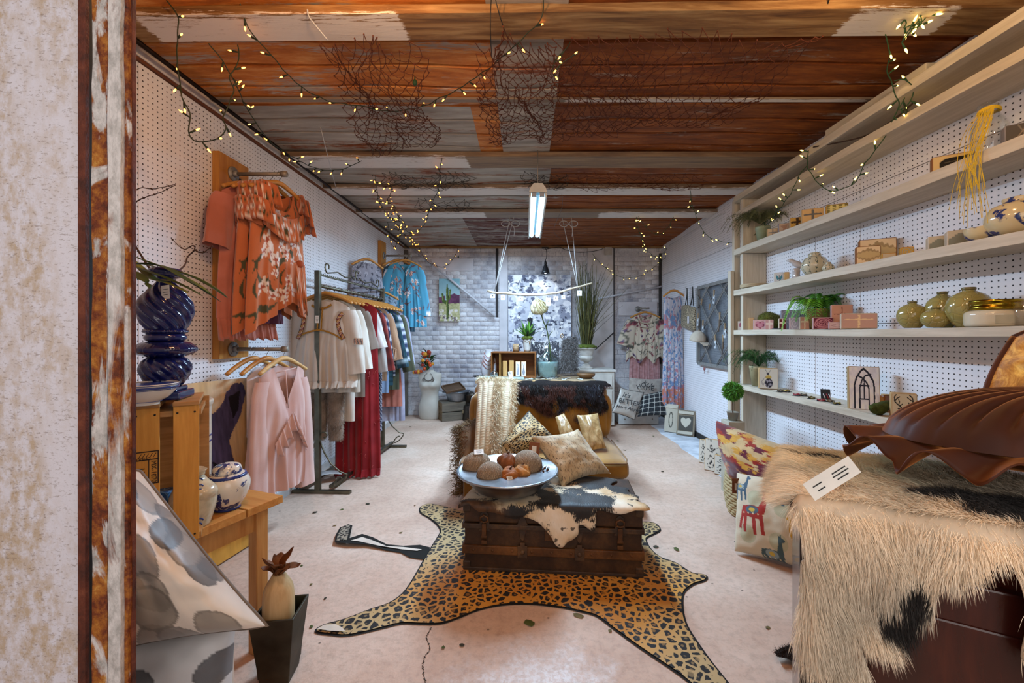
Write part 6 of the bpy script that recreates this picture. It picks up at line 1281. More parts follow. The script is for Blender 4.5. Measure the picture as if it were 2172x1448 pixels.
# cushions and urn
AN = floral('c8c6c6', ['3a3a42', '2c2c34'], '4a4a50', 90, 5, .06, .6, '55555e', .05)
pillow('animal_print_cushion', 'grey and white animal print cushion behind the demijohn', 'cushion', [P(1126, 724, 5.1), P(1186, 724, 5.1), P(1190, 792, 4.95), P(1122, 792, 4.95)], .05, CM, 50, 40, .04, 2, drawfn=AN)
t, pt = pillow('grey_fur_cushion', 'shaggy grey faux fur cushion between demijohn and urn', 'cushion', [P(1194, 722, 4.95), P(1222, 714, 4.98), P(1224, 788, 4.75), P(1186, 788, 4.75)], .09, plain('4a4644', .9), 20, 20, .03, 2)
g = np.random.RandomState(9); uv_ = g.rand(5200, 2); q = [pt(a, b, 1) for a, b in uv_]; fur('pile', q, [(-.1, -.9, .2)]*len(q), .08, .004, np.array(C('746e6b'))*g.uniform(.45, 1.3, (len(q), 1)), t, flow=(.15, -.1, -1), lie=.45, curl=.45)
m = MB(); m.tube([P(1192, 712, 4.9)+V((.016*math.cos(a), 0, .022*math.sin(a))) for a in np.linspace(0, 6.28, 20)], .008, 8); solo('silver_ring', m, metal('c0b8a8', .2), 'bright metal ring ornament above the grey fur cushion', 'ornament')
c = P(1244, 790, 5.38); t = thing('white_urn', 'chipped white garden urn on the dresser holding tall dry grasses', 'urn', (c.x+.0, 5.40, .728)); UR = plain('bcb8b0', .55, var=.2, scale=12, bump=.3)
m = MB(); m.lathe(prof([(.085, 0), (.085, .015), (.06, .03), (.05, .05), (.03, .07), (.034, .085), (.028, .09)], 4), 32); m.lathe(prof([(.028, .088), (.06, .10), (.085, .13), (.088, .155), (.078, .17)], 4), 60, fn=lambda r, z, th: r*(1+.05*abs(math.sin(7*th)))); m.lathe(prof([(.078, .165), (.09, .20), (.10, .24), (.125, .262), (.13, .272), (.12, .278), (.10, .26), (1e-5, .25)], 4), 32); obj('urn_body', m, UR, t)
m = MB(); m.lathe(prof([(.10, .265), (.13, .285), (.09, .315), (1e-5, .32)], 4), 40, fn=lambda r, z, th: r*(1+.10*math.sin(9*th+z*80))); obj('moss', m, MOSS, t)
t = thing('dry_grasses', 'tall bundle of dry olive green grasses and reeds standing in the urn', 'grasses', (c.x+.0, 5.40, .99)); g = random.Random(5); GS_ = [plain('4c4a24', .8, var=.3), plain('6a6434', .8, var=.3), plain('37381c', .8, var=.3)]
for q in range(3):
    m = MB()
    for k in range(60):
        a = g.uniform(0, 6.28); sp = g.uniform(.02, .15); h_ = g.uniform(.55, 1.18)*(1 if k % 7 else .75); x0, y0 = .06*math.cos(a)*g.random(), .06*math.sin(a)*g.random(); dx = math.cos(a)*sp+.02; lean = g.uniform(.15, .45) if k % 9 == 0 else 0
        ps = spline([(x0, y0, 0), (x0+dx*.4, y0+math.sin(a)*sp*.3, h_*.35), (x0+dx*.8+lean*.4, y0+math.sin(a)*sp*.6, h_*.7), (x0+dx+lean*.9+g.uniform(-.03, .03), y0+math.sin(a)*sp*.7, h_)], 3); m.tube(ps, np.linspace(.0042, .0012, len(ps)), 4, cap=False)
        if k % 2 == 0:
            for p in ps[4:-1:2]: m.tube([p, p+V((g.uniform(-.02, .02), 0, .035))], .0015, 3, cap=False)
    obj('stems', m, GS_[q], t)['kind'] = 'stuff'
m = MB(); m.lathe(prof([(.05, 0), (.09, .02), (.10, .05)], 4), 28); solo('brown_bowl', m, plain('6a4a2c', .5), 'brown bowl right at the front edge of the display table', 'bowl', (P(1243, 800, 4.5).x, 4.50, TZ2+.003))
# ---------------------------------------------------------------- hanging driftwood branch with cards
BY = 4.28; br = [P(1034, 616, BY), P(1048, 620, BY), P(1075, 622, BY), P(1110, 625, BY), P(1150, 624, BY), P(1185, 620, BY), P(1212, 612, BY), P(1232, 607, BY), P(1256, 600, BY)]
ps = spline(br, 5); t = thing('driftwood_branch', 'driftwood branch hung on white cords under the ceiling, with price cards', 'branch'); m = MB(); m.tube([p+V((0, 0, .004*mnoise.noise(p*20))) for p in ps], [.013*(1-.5*abs(i/(len(ps)-1)-.35)) for i in range(len(ps))], 8); obj('wood', m, plain('9c8c76', .8, var=.25, scale=25, bump=.5), t)
CORD = plain('b8b8b8', .7, bump=0)
for i, (a, b, y0) in enumerate(((1049, 1082, 617), (1049, 1090, 617), (1225, 1192, 609), (1225, 1212, 609))): m = MB(); q0, q1 = P(a, y0, BY), P(b, 460, BY); m.tube([q0, q1], .0035, 5); o = solo('white_string', m, CORD, ('outer white cord at the left end of the driftwood', 'inner white cord at the left end of the driftwood', 'inner white cord at the right end of the driftwood', 'outer white cord at the right end of the driftwood')[i], 'cord')
for x in (1083, 1206):
    m = MB(); c = P(x, 475, BY)
    for s in (-1, 1): m.tube([c+V((s*(.05+.045*math.cos(a)), -.01, .03*math.sin(a))) for a in np.linspace(PI, 3*PI, 14)], .0035, 5)
    m.tube(spline([c, c+V((.04, -.01, -.05)), c+V((.035, -.01, -.13))], 4), .0035, 5); solo('cord_bow', m, CORD, ('white cord bow on the ceiling batten left of the strip light', 'white cord bow on the ceiling batten right of the strip light')[x > 1100], 'cord')
for i, (px, py, w_, h_) in enumerate(((1045, 624, 9, 8), (1067, 626, 9, 10), (1104, 629, 10, 9), (1163, 631, 10, 17), (1179, 628, 10, 9), (1195, 626, 8, 8), (1229, 616, 10, 11))):
    c = P(px, py, BY-.015); t = thing('hanging_card', ('first price card from the left on the driftwood', 'second price card from the left on the driftwood', 'third price card, left of the protea flower', 'long price card above the protea flower', 'pinkish card right of the long one on the driftwood', 'small card sixth along the driftwood', 'price card at the right cord of the driftwood')[i], 'card', c)
    k = BY/F; m = MB(); m.box((0, 0, -h_*k/2), (w_*k, .0015, h_*k)); obj('card', m, plain(('c8ccce', 'ccd0d2', 'ccd0d2', 'ccd0d2', 'd0c0c4', 'ccd0d2', 'ccd0d2')[i], .6, bump=0), t)
    for dz in (-.35, -.5): m = MB(); m.box((0, -.0012, h_*k*dz), (w_*k*.3, .0006, .005)); obj('earring', m, BLACK, t)
    m = MB(); m.tube([(0, 0, 0), (0, .01, .03)], .001, 4); obj('thread', m, CORD, t)
# ---------------------------------------------------------------- mannequin torso with berries
c = G(912, 887); t = thing('mannequin_torso', 'white female mannequin torso standing on the floor by the brick wall', 'mannequin', (c.x, c.y, 0)); MN = plain('b3ada2', .55, var=.04)
S_ = [(0, .135, .10), (.05, .15, .11), (.12, .158, .115), (.20, .15, .11), (.28, .125, .09), (.34, .115, .085), (.40, .13, .095), (.46, .15, .125), (.50, .155, .12), (.54, .158, .095), (.60, .165, .075), (.635, .15, .06), (.65, .09, .05), (.665, .06, .045), (.68, .058, .045)]
zz = spline([(a, b, c_) for a, b, c_ in S_], 4); m = MB()
m.grid(lambda u, v: (lambda q, th: V((q.y*math.cos(th), (q.z*math.sin(th))-(.030*sum(math.exp(-((q.y*math.cos(th)-s*.065)/.045)**2) for s in (-1, 1))*math.exp(-((q.x-.475)/.045)**2) if math.sin(th) < 0 else 0), q.x)))(zz[min(len(zz)-1, int(v*(len(zz)-1)+.5))], u*2*PI), 48, len(zz)-1, closed=True, uvs=False); m.f.append(tuple(range(48))[::-1]); m.m.append(0); m.sm.append(False); m.f.append(tuple(range(len(m.v)-48, len(m.v)))); m.m.append(0); m.sm.append(True); obj('torso', m, MN, t)
m = MB(); pts = [(math.sin(a)*.058, -.105+.03*math.cos(a)*.5, .60-.085*(1-math.cos(a))*.9) for a in np.linspace(-1.9, 1.9, 22)]; pts = [(x, -.075-.035*(.64-z)/.12, z) for x, y, z in [(math.sin(a)*.055, 0, .64-.10*(.5+.5*math.cos(a))) for a in np.linspace(-2.8, 2.8, 24)]]; m.tube(pts, .003, 5)
for p in pts[5:19]: m.tube([p, (p[0]*1.45, p[1]-.006, p[2]-.03)], .003, 5); m.ball((p[0]*1.45, p[1]-.008, p[2]-.032), .005, 6, 5)
for s in (-1, 1): m.tube([(s*.022+.016*math.cos(a), -.122, .50+.018*math.sin(a)-.02) for a in np.linspace(0, 5, 12)], .003, 5)
tag(obj('necklace', m, plain('33241c', .5), None, (c.x, c.y, 0)), 'dark branching coral necklace on the mannequin torso', 'necklace')
t = thing('berry_spray', 'spray of orange berries and green leaves on the mannequin neck', 'flowers', (c.x-.03, c.y-.02, .68)); g = random.Random(3); BE = [plain('b8481c', .35, var=.3), plain('c88a2c', .35, var=.3), plain('8f2c18', .35)]; DG = plain('24401c', .45, var=.3)
for k in range(26): a = g.uniform(0, 6.28); h_ = g.uniform(-.04, .26); r = g.uniform(.02, .12)*(1 if h_ < .18 else .6); p = V((r*math.cos(a)-(.10 if h_ < 0 else 0), -.05+.3*r*math.sin(a), h_)); m = MB(); m.ball(p, g.uniform(.021, .030), 8, 6); obj('berry', m, BE[k % 3], t)
for k in range(24): a = g.uniform(0, 6.28); h_ = g.uniform(.0, .26); r = g.uniform(.02, .09); p = V((r*math.cos(a), .3*r*math.sin(a)-.03, h_)); m = MB(); leaf_strip(m, [p, p+V((math.cos(a)*.04, -.01, .035)), p+V((math.cos(a)*.08, -.015, .05))], .032, 4); obj('leaf', m, DG, t, solid=.001)
m = MB()
for k in range(8): m.tube(spline([(0, 0, -.03), (.02*math.cos(k), -.01, .1), (.07*math.cos(k*1.3), -.02, .22)], 3), .0022, 4)
obj('stems', m, DG, t)['kind'] = 'stuff'
# crate, basin, tray, oil can
c = G(957, 893); GW = wood('4a443c', '7c7263', 'X', 1.2, .8, .35); t = thing('grey_crate', 'weathered grey wooden crate on the floor beside the mannequin', 'crate', (c.x+.0, c.y+.14, 0), R(24))
for z in (.06, .19): m = MB(); m.box((0, -.12, z), (.36, .014, .118)); obj('side_board', m, GW, t, bev=.002); m = MB(); m.box((0, .12, z), (.36, .014, .118)); obj('side_board', m, GW, t, bev=.002)
for s in (-1, 1):
    m = MB(); m.box((s*.175, 0, .125), (.014, .23, .245)); e = obj('end_board', m, wood('54452f', '826b4a', 'Y', 1.2, .8, .3), t, bev=.002)
    for yy in (-.06, 0, .06):
        for z in (.08, .18): m = MB(); m.cyl((s*.1825, yy, z), (s*.1835, yy, z), .011, n=12); obj('hole', m, BLACK, e)
m = MB(); m.box((0, 0, .252), (.37, .25, .012)); obj('top_board', m, GW, t, bev=.002)
c2 = P(965, 850, c.y+.12); t = thing('enamel_basin', 'grey metal basin standing on the weathered crate', 'basin', (c2.x+.03, c.y+.14, .260)); m = MB(); m.lathe(prof([(.12, 0), (.135, .02), (.155, .10), (.172, .125), (.178, .13), (.172, .132), (.15, .10), (.125, .02), (1e-5, .012)], 3), 36); obj('basin_body', m, metal('8d939a', .4, .25, 9), t)
for s in (-1, 1): m = MB(); m.tube([(s*.17, -.04, .115), (s*.20, -.03, .12), (s*.20, .03, .12), (s*.17, .04, .115)], .006, 6); obj('handle', m, metal('7a8086', .4), t)
t = thing('wooden_tray', 'dark wooden tray leaning across the top of the basin', 'tray', (c2.x-.02, c.y+.10, .43), rot=(R(18), R(-8), R(30))); m = MB(); m.box((0, 0, 0), (.26, .20, .012)); obj('tray_base', m, wood('3c2c20', '5f4632', 'X'), t)
for (x, y, w_, d_) in ((0, .1, .27, .012), (0, -.1, .27, .012), (.132, 0, .012, .21), (-.132, 0, .012, .21)): m = MB(); m.box((x, y, .012), (w_, d_, .035)); obj('rim', m, wood('4a3626', '6b503a', 'X'), t, bev=.002)
c = G(998, 893); t = thing('oil_can', 'dark old two-tier metal can with a loop handle by the settee', 'can', (c.x, c.y+.09, 0)); OC = metal('4c4640', .5, .3)
m = MB(); m.lathe([(.12, 0), (.122, .01), (.105, .19), (.09, .205), (.085, .21)], 32); m.lathe([(.075, .208), (.08, .215), (.08, .225), (.07, .24)], 28); m.lathe([(.072, .235), (.08, .34), (.085, .345), (.05, .37), (.02, .385), (1e-5, .386)], 28); obj('can_body', m, OC, t)
m = MB(); m.tube(spline([(-.09, 0, .20), (-.15, -.02, .24), (-.16, -.02, .31), (-.12, 0, .36), (-.07, 0, .34)], 5), .006, 6); obj('handle', m, OC, t); price_tag(t, (-.11, -.05, .12), (.025, .04), (0, R(12), R(-20)), plain('8a7a5c', .8))
# ---------------------------------------------------------------- cushions on the white drawer, right rear
c0, c1 = G(1308, 902), G(1400, 900); t = thing('white_crate', 'white wooden drawer on the floor under the lettered cushions', 'drawer', ((c0.x+c1.x)/2, c0.y+.18, 0)); m = MB(); m.box((0, -.15, .075), (.52, .018, .13)); m.box((0, 0, .02), (.50, .30, .02)); m.box((-.25, 0, .07), (.016, .30, .10)); m.box((.25, 0, .07), (.016, .30, .10)); m.box((0, .15, .07), (.50, .016, .10)); obj('drawer_box', m, plain('c2c2c0', .5), t, bev=.003)
for x in (-.18, .18): m = MB(); m.ball((x, -.163, .08), .008, 8, 6); obj('screw', m, STEEL, t)
PC = cloth('9c948c', 'aca49b', 20, .2)
Yc = c0.y+.0
t, pt = pillow('back_pillow', 'grey lettered pillow standing behind the other two', 'pillow', [P(1335, 800, 5.5), P(1405, 803, 5.5), P(1400, 885, 5.4), P(1325, 885, 5.4)], .06, PC, pinch=.06, seed=8)
def pl_text(t, lines, org, rx, nrm_off=.0):
    for s_, size, x, z, sh, rot in lines: text(s_, size, plain('1d2026', .7, bump=0), t, (org[0]+x, org[1], org[2]+z), (R(90)-.25, rot, rx), shear=sh, ext=.0012)
pl_text(t, [('It\'s So', .062, .04, .10, .3, R(22)), ('HO', .085, -.06, .075, 0, R(-18)), ('ME', .085, .05, .045, 0, R(8))], (0, -.085, .09), 0)
def plaid(u, v):
    c = np.empty((len(u), 3)); c[:] = C('23272c'); m = (np.abs(np.mod(u*5, 1)-.5) < .03) | (np.abs(np.mod(v*5, 1)-.5) < .03); c[m] = C('b8b8b0'); m = (np.abs(np.mod(u*5+.5, 1)-.5) < .18) ^ (np.abs(np.mod(v*5+.5, 1)-.5) < .18); c[m] = c[m]*.7; return c
pillow('plaid_cushion', 'black and white windowpane plaid cushion leaning beside the lettered one', 'cushion', [P(1360, 838, 5.15), P(1412, 826, 5.2), P(1420, 880, 5.0), P(1352, 884, 4.98)], .05, CM, 50, 50, .05, 4, drawfn=plaid)
t, pt = pillow('lettered_pillow', 'cream pillow lettered BETTER in a clear bag on the white drawer', 'pillow', [P(1316, 822, 5.10), P(1366, 832, 5.15), P(1346, 890, 4.98), P(1297, 874, 4.95)], .055, plain('a49c92', .5, var=.06, spec=.6, coat=.3), pinch=.06, seed=5, piping=(BLACK, .004))
pl_text(t, [("It's", .085, -.04, .105, .3, R(12)), ('BETTER', .078, .0, .02, 0, R(12)), ('Here Anyway', .060, -.0, -.055, .3, R(12))], (0, -.085, 0), 0)
# heart plaques on the floor at the right wall
CR_ = plain('b8b2a2', .6)
def heartpic(u, v):
    c = draw(u, v, '4c4a44', []); x = (u-.5)*2.6; y = (.52-v)*2.6; m = (x*x+y*y-.55)**3-x*x*y**3*1.4 < 0; c[m] = C('bdb8a8'); return c
a = G(1449, 925); t = thing('heart_plaque', 'dark plaque with a cream heart leaning on the right pegboard', 'plaque', (a.x+.02, a.y+.0, .004), rot=(R(-14), 0, R(-35))); m = MB(); m.box((0, .012, .15), (.20, .02, .29)); obj('board', m, wood('6b6050', '8a7e6a', 'Z'), t, bev=.002)
picture('heart_face', lambda u, v: (lerp(-.08, .08, u), -.0004, lerp(.23, .06, v)), 50, 50, heartpic, t)
for z in (.265, .035): m = MB(); m.box((0, -.006, z), (.17, .012, .035)); obj('slat', m, CR_, t, bev=.004)
t = thing('oval_plaque', 'cream plaque with a dark oval beside the heart plaque', 'plaque', (a.x-.09, a.y+.17, .004), rot=(R(-12), 0, R(-35))); m = MB(); m.box((0, .012, .17), (.15, .03, .33)); obj('board', m, CR_, t, bev=.003)
picture('oval_face', lambda u, v: (lerp(-.06, .06, u), -.0044, lerp(.27, .03, v)), 30, 50, lambda u, v: draw(u, v, 'b4ae9e', [('e', '4c4a44', .5, .5, .22, .40), ('e', 'b4ae9e', .5, .5, .14, .32)]), t); m = MB(); m.box((0, -.006, .30), (.15, .012, .03)); obj('slat', m, CR_, t, bev=.004)
# ---------------------------------------------------------------- lattice board, bag, cap on the right wall
XW = XR-.03; q = [S(1481, 600, XW), S(1566, 570, XW), S(1563, 790, XW), S(1478, 768, XW)]; y0_, y1_ = q[0].y, q[1].y; zt0, zb0 = 1.19+(707-594)/F*q[0].y, 1.19+(707-772)/F*q[0].y
t = thing('lattice_board', 'grey-framed wire memo board with diagonal lattice on the right pegboard', 'memo board', (XW, (y0_+y1_)/2, 0)); w_ = y0_-y1_; yc = (y0_+y1_)/2; FRM = wood('6b6a68', '8b8a88', 'Z', 1, .6, .3); zt0 = 1.70; zb0 = .86
def lp(a, b): return V((0, (a-.5)*-w_, lerp(zb0, zt0, b)))   # a: 0 far .. 1 near
for (a0, b0, a1, b1) in ((0, 0, 0, 1), (1, 0, 1, 1), (0, 0, 1, 0), (0, 1, 1, 1)): p, r = lp(a0, b0), lp(a1, b1); m = MB(); m.box((p+r)/2, (.03, max(.035, abs(p.y-r.y)), max(.035, abs(p.z-r.z)))); obj('frame_rail', m, FRM, t, bev=.002)
m = MB(); m.box(((.012, 0, (zt0+zb0)/2)), (.002, w_, zt0-zb0)); n = NT('mesh_screen'); co = n.coord(); x, y, z = n.sep(co); f1 = n.math('FRACT', n.math('MULTIPLY', y, 90)); f2 = n.math('FRACT', n.math('MULTIPLY', z, 90)); al = n.math('MAXIMUM', n.math('GREATER_THAN', f1, .72), n.math('GREATER_THAN', f2, .72)); obj('wire_mesh', m, n.fin(C('7d858f'), .5, .6, alpha=al), t)
for (a0, b0, a1, b1) in ((0, .72, .35, 1), (0, .30, .85, 1), (.08, 0, 1, .82), (.55, 0, 1, .40), (0, .50, .42, 0), (0, .92, .82, 0), (.22, 1, 1, .22), (.62, 1, 1, .62)): m = MB(); p, r = lp(a0, b0), lp(a1, b1); m.tube([p+V((-.012, 0, 0)), r+V((-.012, 0, 0))], .006, 5); m.tube([p+V((-.012, .03, 0)), r+V((-.012, .03, 0))], .004, 5); obj('lattice_strip', m, FRM, t)
PEGW = wood('8f7a60', 'b39c7e', 'Z'); items = [(.18, .80, 'c'), (.52, .88, 't'), (.40, .72, 'c'), (.88, .76, 'w'), (.07, .62, 't'), (.22, .52, 't'), (.66, .60, 'd'), (.78, .47, 't'), (.97, .36, 'c'), (.10, .40, 't'), (.55, .34, 't'), (.74, .34, 'd')]
names = ['near the far top corner of', 'top centre, card clipped on', 'left of centre on', 'with wire loop on', 'with white tag at the far edge of', 'with white tag below the far edge of', 'with dark charm on', 'with tag right of centre on', 'bare, nearest edge of', 'with small tag low on', 'tilted tag low centre of', 'bundle of sticks low on']
for (a_, b_, k), nm in zip(items, names):
    p = lp(a_, b_)+V((XW-.03, yc, 0)); c = thing('clothes_pin', 'wooden clothes pin '+nm+' the lattice board', 'clothes pin', p, rot=(R(20 if k == 'c' else 5), 0, 0)); 
    for s in (-1, 1): m = MB(); m.box((s*.003, 0, .0), (.005, .012, .07), M=Matrix.Rotation(s*.05, 4, 'Y')); obj('jaw', m, PEGW, c, bev=.001)
    if k == 't': m = MB(); m.box((0, 0, -.065), (.0015, .04, .085)); o = obj('card', m, plain('c0c6cc', .6, bump=0), c); m = MB(); m.box((-.002, 0, -.07), (.002, .014, .03)); obj('earring', m, MET[0], o)
    if k == 'w': m = MB(); m.tube([(0, .022*math.cos(a), -.07+.05*math.sin(a)) for a in np.linspace(0, 6.28, 16)], .004, 5); obj('wire_loop', m, STEEL, c)
    if k == 'd': m = MB(); m.box((0, 0, -.07), (.01, .02, .07)); m.tube([(0, .005, -.1), (0, .01, -.16)], .005, 5); obj('charm', m, plain('6a5c50', .7), c)
p = lp(.20, .30)+V((XW-.08, yc, 0)); t = thing('canvas_cap', 'cream canvas baseball cap clipped to the lattice board', 'cap', p, rot=(R(8), R(-10), R(60))); CAP = cloth('b3a898', 'bdb2a2', 20, .2)
m = MB(); m.lathe([(max(1e-5, .085*math.cos(a)), .11*math.sin(a)) for a in np.linspace(0, PI/2, 10)], 30, fn=lambda r, z, th: r*(1+.03*math.cos(6*th))); obj('crown', m, CAP, t, solid=.002); m = MB(); m.grid(lambda u, v: V((math.sin((u-.5)*2.4)*(.083+.0*v), -math.cos((u-.5)*2.4)*.083-.085*v*math.cos((u-.5)*2.0), -.012*v-.02*v*abs(u-.5)*2)), 20, 6); o = obj('brim', m, CAP, t, solid=.003)
p = S(1458, 668, XR-.05); t = thing('leopard_clutch', 'pair of small leopard print clutch bags hanging on the right pegboard', 'bag', (p.x, p.y, p.z)); LPC = leopard_mat('clutch_print', 60, ('8a7c64', '9c8e74', 'a89a80'), uv=False)
for i, (dy, dz, dx) in enumerate(((.04, 0, 0), (-.10, -.02, .01))): m = MB(); rbox(m, (dx, dy, dz-.02), (.05, .21, .26), .02, bulge=.01); o = obj('pouch', m, LPC, t, rot=(R(4), 0, 0)); m = MB(); m.tube(spline([(dx, dy-.05, .10), (dx, dy-.04, .22), (dx, dy-.03, .32), (dx, dy-.02, .22), (dx, dy+.03, .11)], 4), .006, 5); obj('strap', m, BLACK, t)
m = MB(); m.box((-.03, -.10, -.06), (.002, .05, .08)); obj('price_tag', m, plain('c6c2c6', .6), t); m = MB(); m.tube([(.05, 0, .32), (-.02, 0, .32), (-.03, -.03, .33)], .003, 6); obj('peg_hook', m, WIRE, t)
m = MB(); p = S(1500, 780, XR-.02); m.tube([p, p+V((-.03, 0, -.0)), p+V((-.03, 0, -.06))], .003, 6); m.ball(p+V((-.03, 0, -.01)), .014, 8, 6, sc=(1, 1, 1.4)); solo('key_charm', m, plain('8a5a5c', .5), 'small rosy charm hanging under the lattice board', 'charm')
# ---------------------------------------------------------------- shelving on the right wall
XS = 1.752; SHW = wood('aca08c', 'd0c6b4', 'Y', .8, .6, .2)
sh = thing('wall_shelving', 'long whitewashed plank shelving built along the right pegboard wall', 'shelving', (0, 0, 0))
ZT = dict(D=.777, C=1.215, B=1.555, A=1.89, E=2.203, F=2.34)
for k, th in (('D', .038), ('C', .038), ('B', .045), ('A', .048), ('E', .045), ('F', .048)):
    m = MB(); n_ = 40; z = ZT[k]; y0, y1 = .95, 3.47
    sec = [(XS, z), (XS, z-th), (XR-.001, z-th), (XR-.001, z)]
    for i in range(n_+1):
        y = lerp(y0, y1, i/n_); dz = .004*math.sin(y*3+z*9); dx = .004*mnoise.noise(V((y*4, z*5, 0)))
        m.v += [(a+(dx if j < 2 else 0), y, b+dz) for j, (a, b) in enumerate(sec)]
    for i in range(n_):
        for j in range(4): a = i*4; m.f.append((a+j, a+(j+1) % 4, a+4+(j+1) % 4, a+4+j)); m.m.append(0); m.sm.append(False)
    m.f += [(3, 2, 1, 0), (n_*4, n_*4+1, n_*4+2, n_*4+3)]; m.m += [0, 0]; m.sm += [False, False]
    obj('shelf', m, SHW, sh, bev=.002)
SHZ = wood('aca08c', 'd0c6b4', 'Z', .8, .6, .2)
zz_ = [0]+[v for k, v in sorted((v, v) for v in ZT.values())]
ths = [.038, .038, .045, .048, .045, .048]
for i in range(6): z0, z1 = zz_[i], zz_[i+1]-ths[i]; m = MB(); m.box((1.872, 3.385, (z0+z1)/2), (.19, .038, z1-z0-.002)); obj('upright', m, SHZ, sh, bev=.002)
m = MB(); m.box((1.758, 3.385, .67), (.030, .036, 1.34-.0)); m = MB(); m.box((1.745, 3.50, .86), (.03, .05, 1.72)); obj('thin_post', m, SHZ, sh, bev=.002); m = MB(); m.box((1.80, 3.52, 1.16), (.05, .04, 2.32)); obj('post', m, SHZ, sh, bev=.002)
m = MB(); m.box((1.86, 2.15, 2.372), (.14, .62, .06)); solo('long_plank', m, wood('a39884', 'c4baa6', 'Y'), 'short thick plank lying on the top rail of the shelving', 'plank', bev=.003)
def SP(px, X=1.83): Y = X*F/(px-CX); return V((X, Y, 0)), Y/F, -math.atan2(X, Y)
def on(shelf, px, X=1.83): p, k, a = SP(px, X); return V((p.x, p.y, ZT[shelf]+.001)), k, a
def vn(*c): return lambda u, v: draw(u+(fbm(u, v, 9, 3)-.5)*.05, v+(fbm(u, v, 9, 4)-.5)*.05, c[0], list(c[1:]))
def cross(b, c, w=.16): return vn(b, ('s', c, w, [(.5, .08), (.5, .95)]), ('s', c, w, [(.12, .38), (.88, .38)]))
def heart(b, c):
    def f(u, v): o = draw(u, v, b, []); x = (u-.5)*2.8; y = (.55-v)*2.8; k = (x*x+y*y-.8)**3-x*x*y**3*1.6; o[k < 0] = C(c); o[np.abs(k) < .05] = C('8a4a5c'); return o
    return f
PAS = {'pk': plain('b8908c', .5), 'tan': wood('9a7448', 'c8a878', 'Z'), 'cr': plain('c0b09a', .5), 'br': wood('6a3c14', '8f5a24', 'Z'), 'gy': plain('7c7a84', .5), 'yl': plain('b8862c', .5, var=.2)}
def blk(shelf, px, w, h, fn, label, side='tan', X=1.83, d=.035, rx=0, turn=.75, res=40, name='painted_block', group=None):
    p, k, a = on(shelf, px, X); return blockpic(name, label, p, w*k, d, h*k, fn, res, res, a*turn, PAS[side], rx=rx)
def rose(u, v):
    c = draw(u, v, 'a87078', []); r = np.hypot(u-.5, v-.5); th = np.arctan2(v-.5, u-.5); s_ = np.mod(r*7+th/6.28*1.0+.3*np.sin(3*th+r*9), 1); c[(s_ < .38) & (r > .04)] = C('5e1f34'); c[r > .52] = C('5a2030'); c[r < .05] = C('5a2030'); return c
def swirl(b, c_, s=3):
    def f(u, v): o = draw(u, v, b, []); x = np.mod(u*s, 1)-.5; y = np.mod(v*s*.8, 1)-.5; r = np.hypot(x, y); o[np.abs(np.mod(r*4+np.arctan2(y, x)/6.28, 1)-.5) < .13] = C(c_); return o
    return f
blk('C', 1577, 22, 20, heart('c4b8b4', '8c3458'), 'small white block with a red heart at the shelf far end', 'cr')
blk('C', 1594, 10, 27, vn('b8946c'), 'narrow plain tan block beside the red heart block', 'tan', res=6)
blk('C', 1612, 24, 22, heart('c4a4a4', 'b88090'), 'pale pink heart block in front of the moss ball', 'pk', X=1.80)
blk('C', 1632, 16, 22, cross('b89090', 'd8c4bc', .22), 'pink block with pale cross in front of the moss ball', 'pk', X=1.81)
blk('C', 1660, 14, 24, cross('5c1c28', 'cdbcb0', .2), 'dark red block with white cross on the middle shelf', 'cr', X=1.81)
blk('C', 1680, 40, 42, swirl('6f6e78', '8c8b96', 2.2), 'grey embossed swirl block behind the pastel ones', 'gy', X=1.90)
blk('C', 1688, 22, 26, swirl('a49aa4', 'c4bac0', 1.3), 'lilac white swirl block between the two cross blocks', 'pk', X=1.80)
blk('C', 1707, 18, 27, cross('b88c7c', 'd8c8a8', .14), 'peach block with cream cross and knob left of the planter', 'cr', X=1.80)
blk('C', 1746, 36, 25, rose, 'square block with a dark pink rose under the fern', 'pk', X=1.79, res=60)
blk('C', 1786, 38, 52, cross('b08068', '8a5a48', .05), 'tall terracotta block with a thin cross', 'pk', X=1.88)
blk('C', 1822, 62, 33, cross('b08c80', 'd8b890', .06), 'long marbled pink and yellow soap block at the row end', 'cr', X=1.83)
blk('C', 1777, 30, 15, vn('b49a9c', ('s', '8c6a70', .06, [(.05, .5), (.5, .2), (.95, .5), (.5, .8), (.05, .5)])), 'low pinkish soap bar with fish outline in front', 'pk', X=1.775)
MOS2 = plain('54561c', .95, var=.5, scale=60, bump=.9)
p, k, a = on('C', 1630, 1.90); t = thing('moss_ball', 'round ball of dried olive moss behind the pink heart block', 'moss ball', (p.x, p.y, p.z+.0)); m = MB(); m.lathe([(max(1e-5, .075*math.sin(PI*i/14)), .07-.07*math.cos(PI*i/14)) for i in range(15)], 26, fn=lambda r, z, th: r*(1+.08*math.sin(5*th+z*50)+.05*math.sin(11*th+z*120))); o = obj('moss', m, MOS2, t); pts, nr, _ = scatter_on(o.data, 1500); fur('tufts', pts, nr, .014, .003, np.array(C('64662a')), t, curl=.6, lie=.1)
